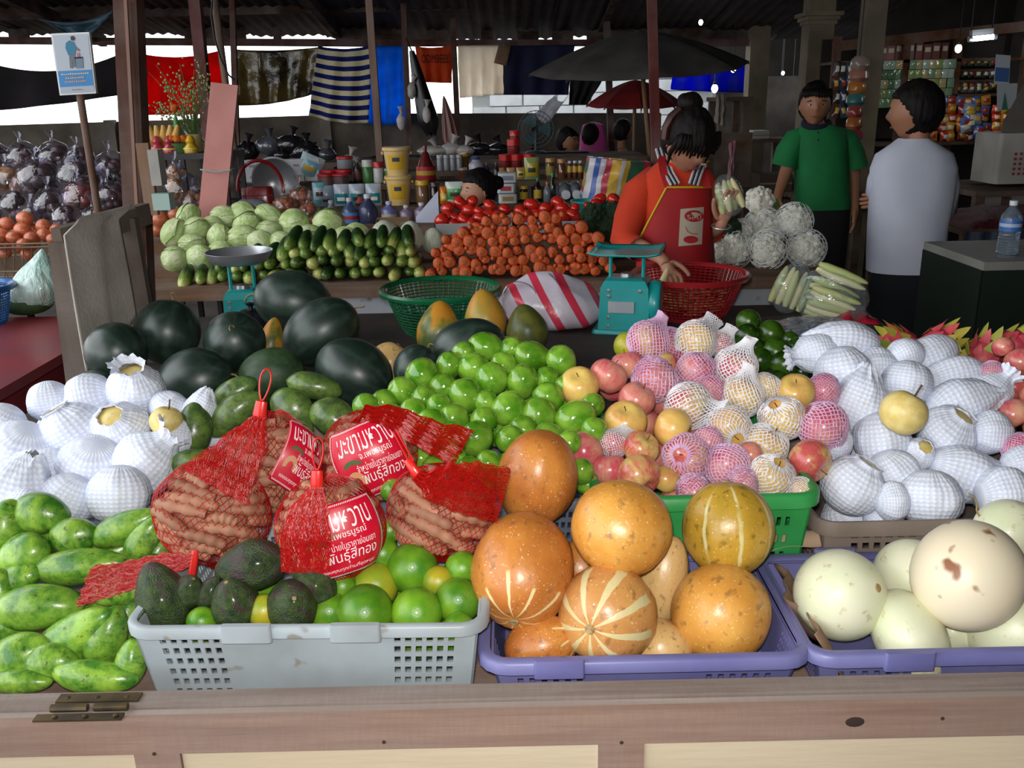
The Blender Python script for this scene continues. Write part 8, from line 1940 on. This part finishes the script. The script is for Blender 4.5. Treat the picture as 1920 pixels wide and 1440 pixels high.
# ---- man in a white shirt seen from behind
Ym = 4.2; FDIR = -1
P = {'pelvis': (V(1702, 530, Ym), .11), 'waist': (V(1702, 460, Ym), .10), 'chest': (V(1710, 340, Ym), .11), 'neckb': (V(1712, 278, Ym), .055), 'neck': (V(1714, 255, Ym + .01), .05)}
Ed = [('pelvis', 'waist'), ('waist', 'chest'), ('chest', 'neckb'), ('neckb', 'neck')]
P['rs'] = (V(1668, 304, Ym), .042); P['re'] = (V(1644, 375, Ym + .06), .036); P['rw'] = (V(1690, 372, Ym + .24), .027); P['ls'] = (V(1762, 306, Ym), .042); P['le'] = (V(1778, 385, Ym + .08), .042); P['lw'] = (V(1662, 366, Ym + .10), .028)
Ed += [('chest', 'rs'), ('rs', 're'), ('re', 'rw'), ('chest', 'ls'), ('ls', 'le'), ('le', 'lw')]
hand_pts(P, Ed, 'lw', 'lh', Vector((-1, -.35, -.2)), Vector((0, -.2, 1)), Vector((-.3, -1, .0)), 1.1, .6); hand_pts(P, Ed, 'rw', 'rh', Vector((1, .1, .1)), Vector((0, .2, 1)), Vector((0, 1, 0)), 1.0, .5)
pc = P['pelvis'][0]; legs(P, Ed, pc.x, Ym, .74)
mm = figure('man in a white long-sleeved shirt standing with his back turned', P, Ed, M_skin2); M_ws = mat('white_shirt', '#ccd0de', '#c0c5d6', .9, 4, bump=(30, .15, .004))
garment('white_shirt', [stn(506, Ym, 1628, 1768, .135), stn(470, Ym, 1630, 1766, .135), stn(420, Ym, 1632, 1772, .135), stn(360, Ym, 1634, 1784, .135), stn(315, Ym, 1634, 1790, .125), stn(288, Ym, 1646, 1782, .105), stn(270, Ym, 1672, 1756, .085), stn(259, Ym, 1688, 1738, .068)], M_ws, mm,
        [([V(1690, 306, Ym), V(1662, 308, Ym), V(1647, 340, Ym + .02), V(1643, 358, Ym + .05), V(1654, 366, Ym + .12)], [.05, .062, .054, .048, .042]), ([V(1740, 308, Ym), V(1766, 310, Ym), V(1778, 350, Ym + .03), V(1772, 388, Ym + .08), V(1750, 385, Ym + .18)], [.05, .062, .058, .053, .05])], wr=.013, seed=9)
garment('trousers', [((pc.x, Ym, z), w, d, 0) for z, w, d in ((.80, .165, .125), (.7, .17, .13), (.45, .16, .10), (.06, .16, .09))], mat('dark_jeans', '#161a22', '#10131a', .9, 8), mm)
head(mm, V(1716, 208, Ym + .0), Quaternion((0, 0, 1), R_(-128)) @ Quaternion((1, 0, 0), R_(4)), .245, M_skin2, 'back')
FDIR = 1
# ---- dark-haired girl behind the tomatoes (only her head shows)
Yq = 4.72
c = V(897, 356, Yq); P = {'pelvis': (Vector((c.x, Yq + .02, .62)), .09), 'chest': (Vector((c.x, Yq + .02, .86)), .085), 'neckb': (Vector((c.x + .01, Yq, .97)), .045), 'neck': (Vector((c.x, Yq, 1.02)), .04)}
Ed = [('pelvis', 'chest'), ('chest', 'neckb'), ('neckb', 'neck')]
for s, n in ((-1, 'l'), (1, 'r')):
    P[n + 's'] = (Vector((c.x + s * .12, Yq + .02, .90)), .04); P[n + 'e'] = (Vector((c.x + s * .14, Yq, .72)), .032); P[n + 'w'] = (Vector((c.x + s * .08, Yq - .05, .62)), .024); Ed += [('chest', n + 's'), (n + 's', n + 'e'), (n + 'e', n + 'w')]
    P[n + 'k'] = (Vector((c.x + s * .10, Yq - .06, .52)), .05); P[n + 'a'] = (Vector((c.x + s * .10, Yq - .02, .08)), .035); Ed += [('pelvis', n + 'k'), (n + 'k', n + 'a')]
gl = figure('girl with a black hair bun sitting behind the tomato tray', P, Ed, M_skin); garment('blouse', [((c.x, Yq + .02, z), w, d, 0) for z, w, d in ((.6, .14, .10), (.8, .14, .10), (.92, .13, .085), (.98, .06, .06))], mat('grey_blouse', '#4a4650', rough=.9), gl)
head(gl, c, Quaternion((0, 0, 1), R_(-62)), .20, M_skin, 'bun')
# ---- three people sitting far back
for (px, py, Y, s, lab, shirt, yaw, st, scarf) in ((1064, 264, 8.0, .215, 'seated person in a lavender shirt beyond the little bottles', '#8a80a8', 60, 'short', None), (1108, 254, 8.3, .20, 'seated person with a bright pink scarf beyond the striped sack', '#6a5a44', 150, 'short', '#c84a98'), (1168, 246, 8.4, .20, 'seated person in pale lilac turned away under the umbrella', '#7a6a80', 130, 'back', None)):
    c = V(px, py, Y); q = Vector((0, 0, 1)); P = {'pelvis': (c + Vector((0, .02, -.72)), .11), 'chest': (c + Vector((0, .02, -.38)), .10), 'neckb': (c + Vector((0, .01, -.2)), .05), 'neck': (c + Vector((0, 0, -.13)), .045)}
    Ed = [('pelvis', 'chest'), ('chest', 'neckb'), ('neckb', 'neck')]; f = Vector((math.sin(R_(yaw)), -math.cos(R_(yaw)), 0)); sd = Vector((math.cos(R_(yaw)), math.sin(R_(yaw)), 0))
    for sg_, n in ((-1, 'l'), (1, 'r')):
        P[n + 's'] = (c + Vector((0, .02, -.27)) + sd * .16 * sg_, .05); P[n + 'e'] = (c + Vector((0, .02, -.52)) + sd * .19 * sg_, .04); P[n + 'w'] = (c + Vector((0, 0, -.58)) + sd * .1 * sg_ + f * .24, .027); Ed += [('chest', n + 's'), (n + 's', n + 'e'), (n + 'e', n + 'w')]
        hand_pts(P, Ed, n + 'w', n + 'h', f, sd * -sg_, q, 1.0, .4)
        P[n + 'k'] = (c + Vector((0, 0, -.70)) + sd * .1 * sg_ + f * .38, .06); z = P[n + 'k'][0].copy(); z.z = .06; P[n + 'a'] = (z, .04); Ed += [('pelvis', n + 'k'), (n + 'k', n + 'a')]
    t = figure(lab, P, Ed, M_skin2); m = cmat(shirt, .9, 0)
    garment('shirt', [(c + Vector((0, .02, dz)), w, d, R_(yaw)) for dz, w, d in ((-.78, .17, .13), (-.55, .165, .13), (-.35, .18, .12), (-.25, .16, .10), (-.18, .07, .07))], m, t, [([P[n + 's'][0], P[n + 's'][0].lerp(P[n + 'e'][0], .9)], [.07, .06]) for n in 'lr'])
    head(t, c, Quaternion((0, 0, 1), R_(yaw)), s, M_skin2, st)
    if scarf: build(MB().lathe([(.0, .12), (.09, .09), (.115, 0), (.12, -.1), (.15, -.22)], 18, fn=lambda x, y, z: (x, y if y > -.0 else y * .6, z)), 'headscarf', cmat(scarf, .7, 0), t, loc=c - t.location + Vector((.02, .02, 0)))
    b = slab('low wooden bench under the %s' % lab.split(' beyond')[0].split(' turned')[0], 'bench', c.x - .3, c.x + .3, Y - .15, Y + .3, max(.25, c.z - .84), M_step, cat='bench')
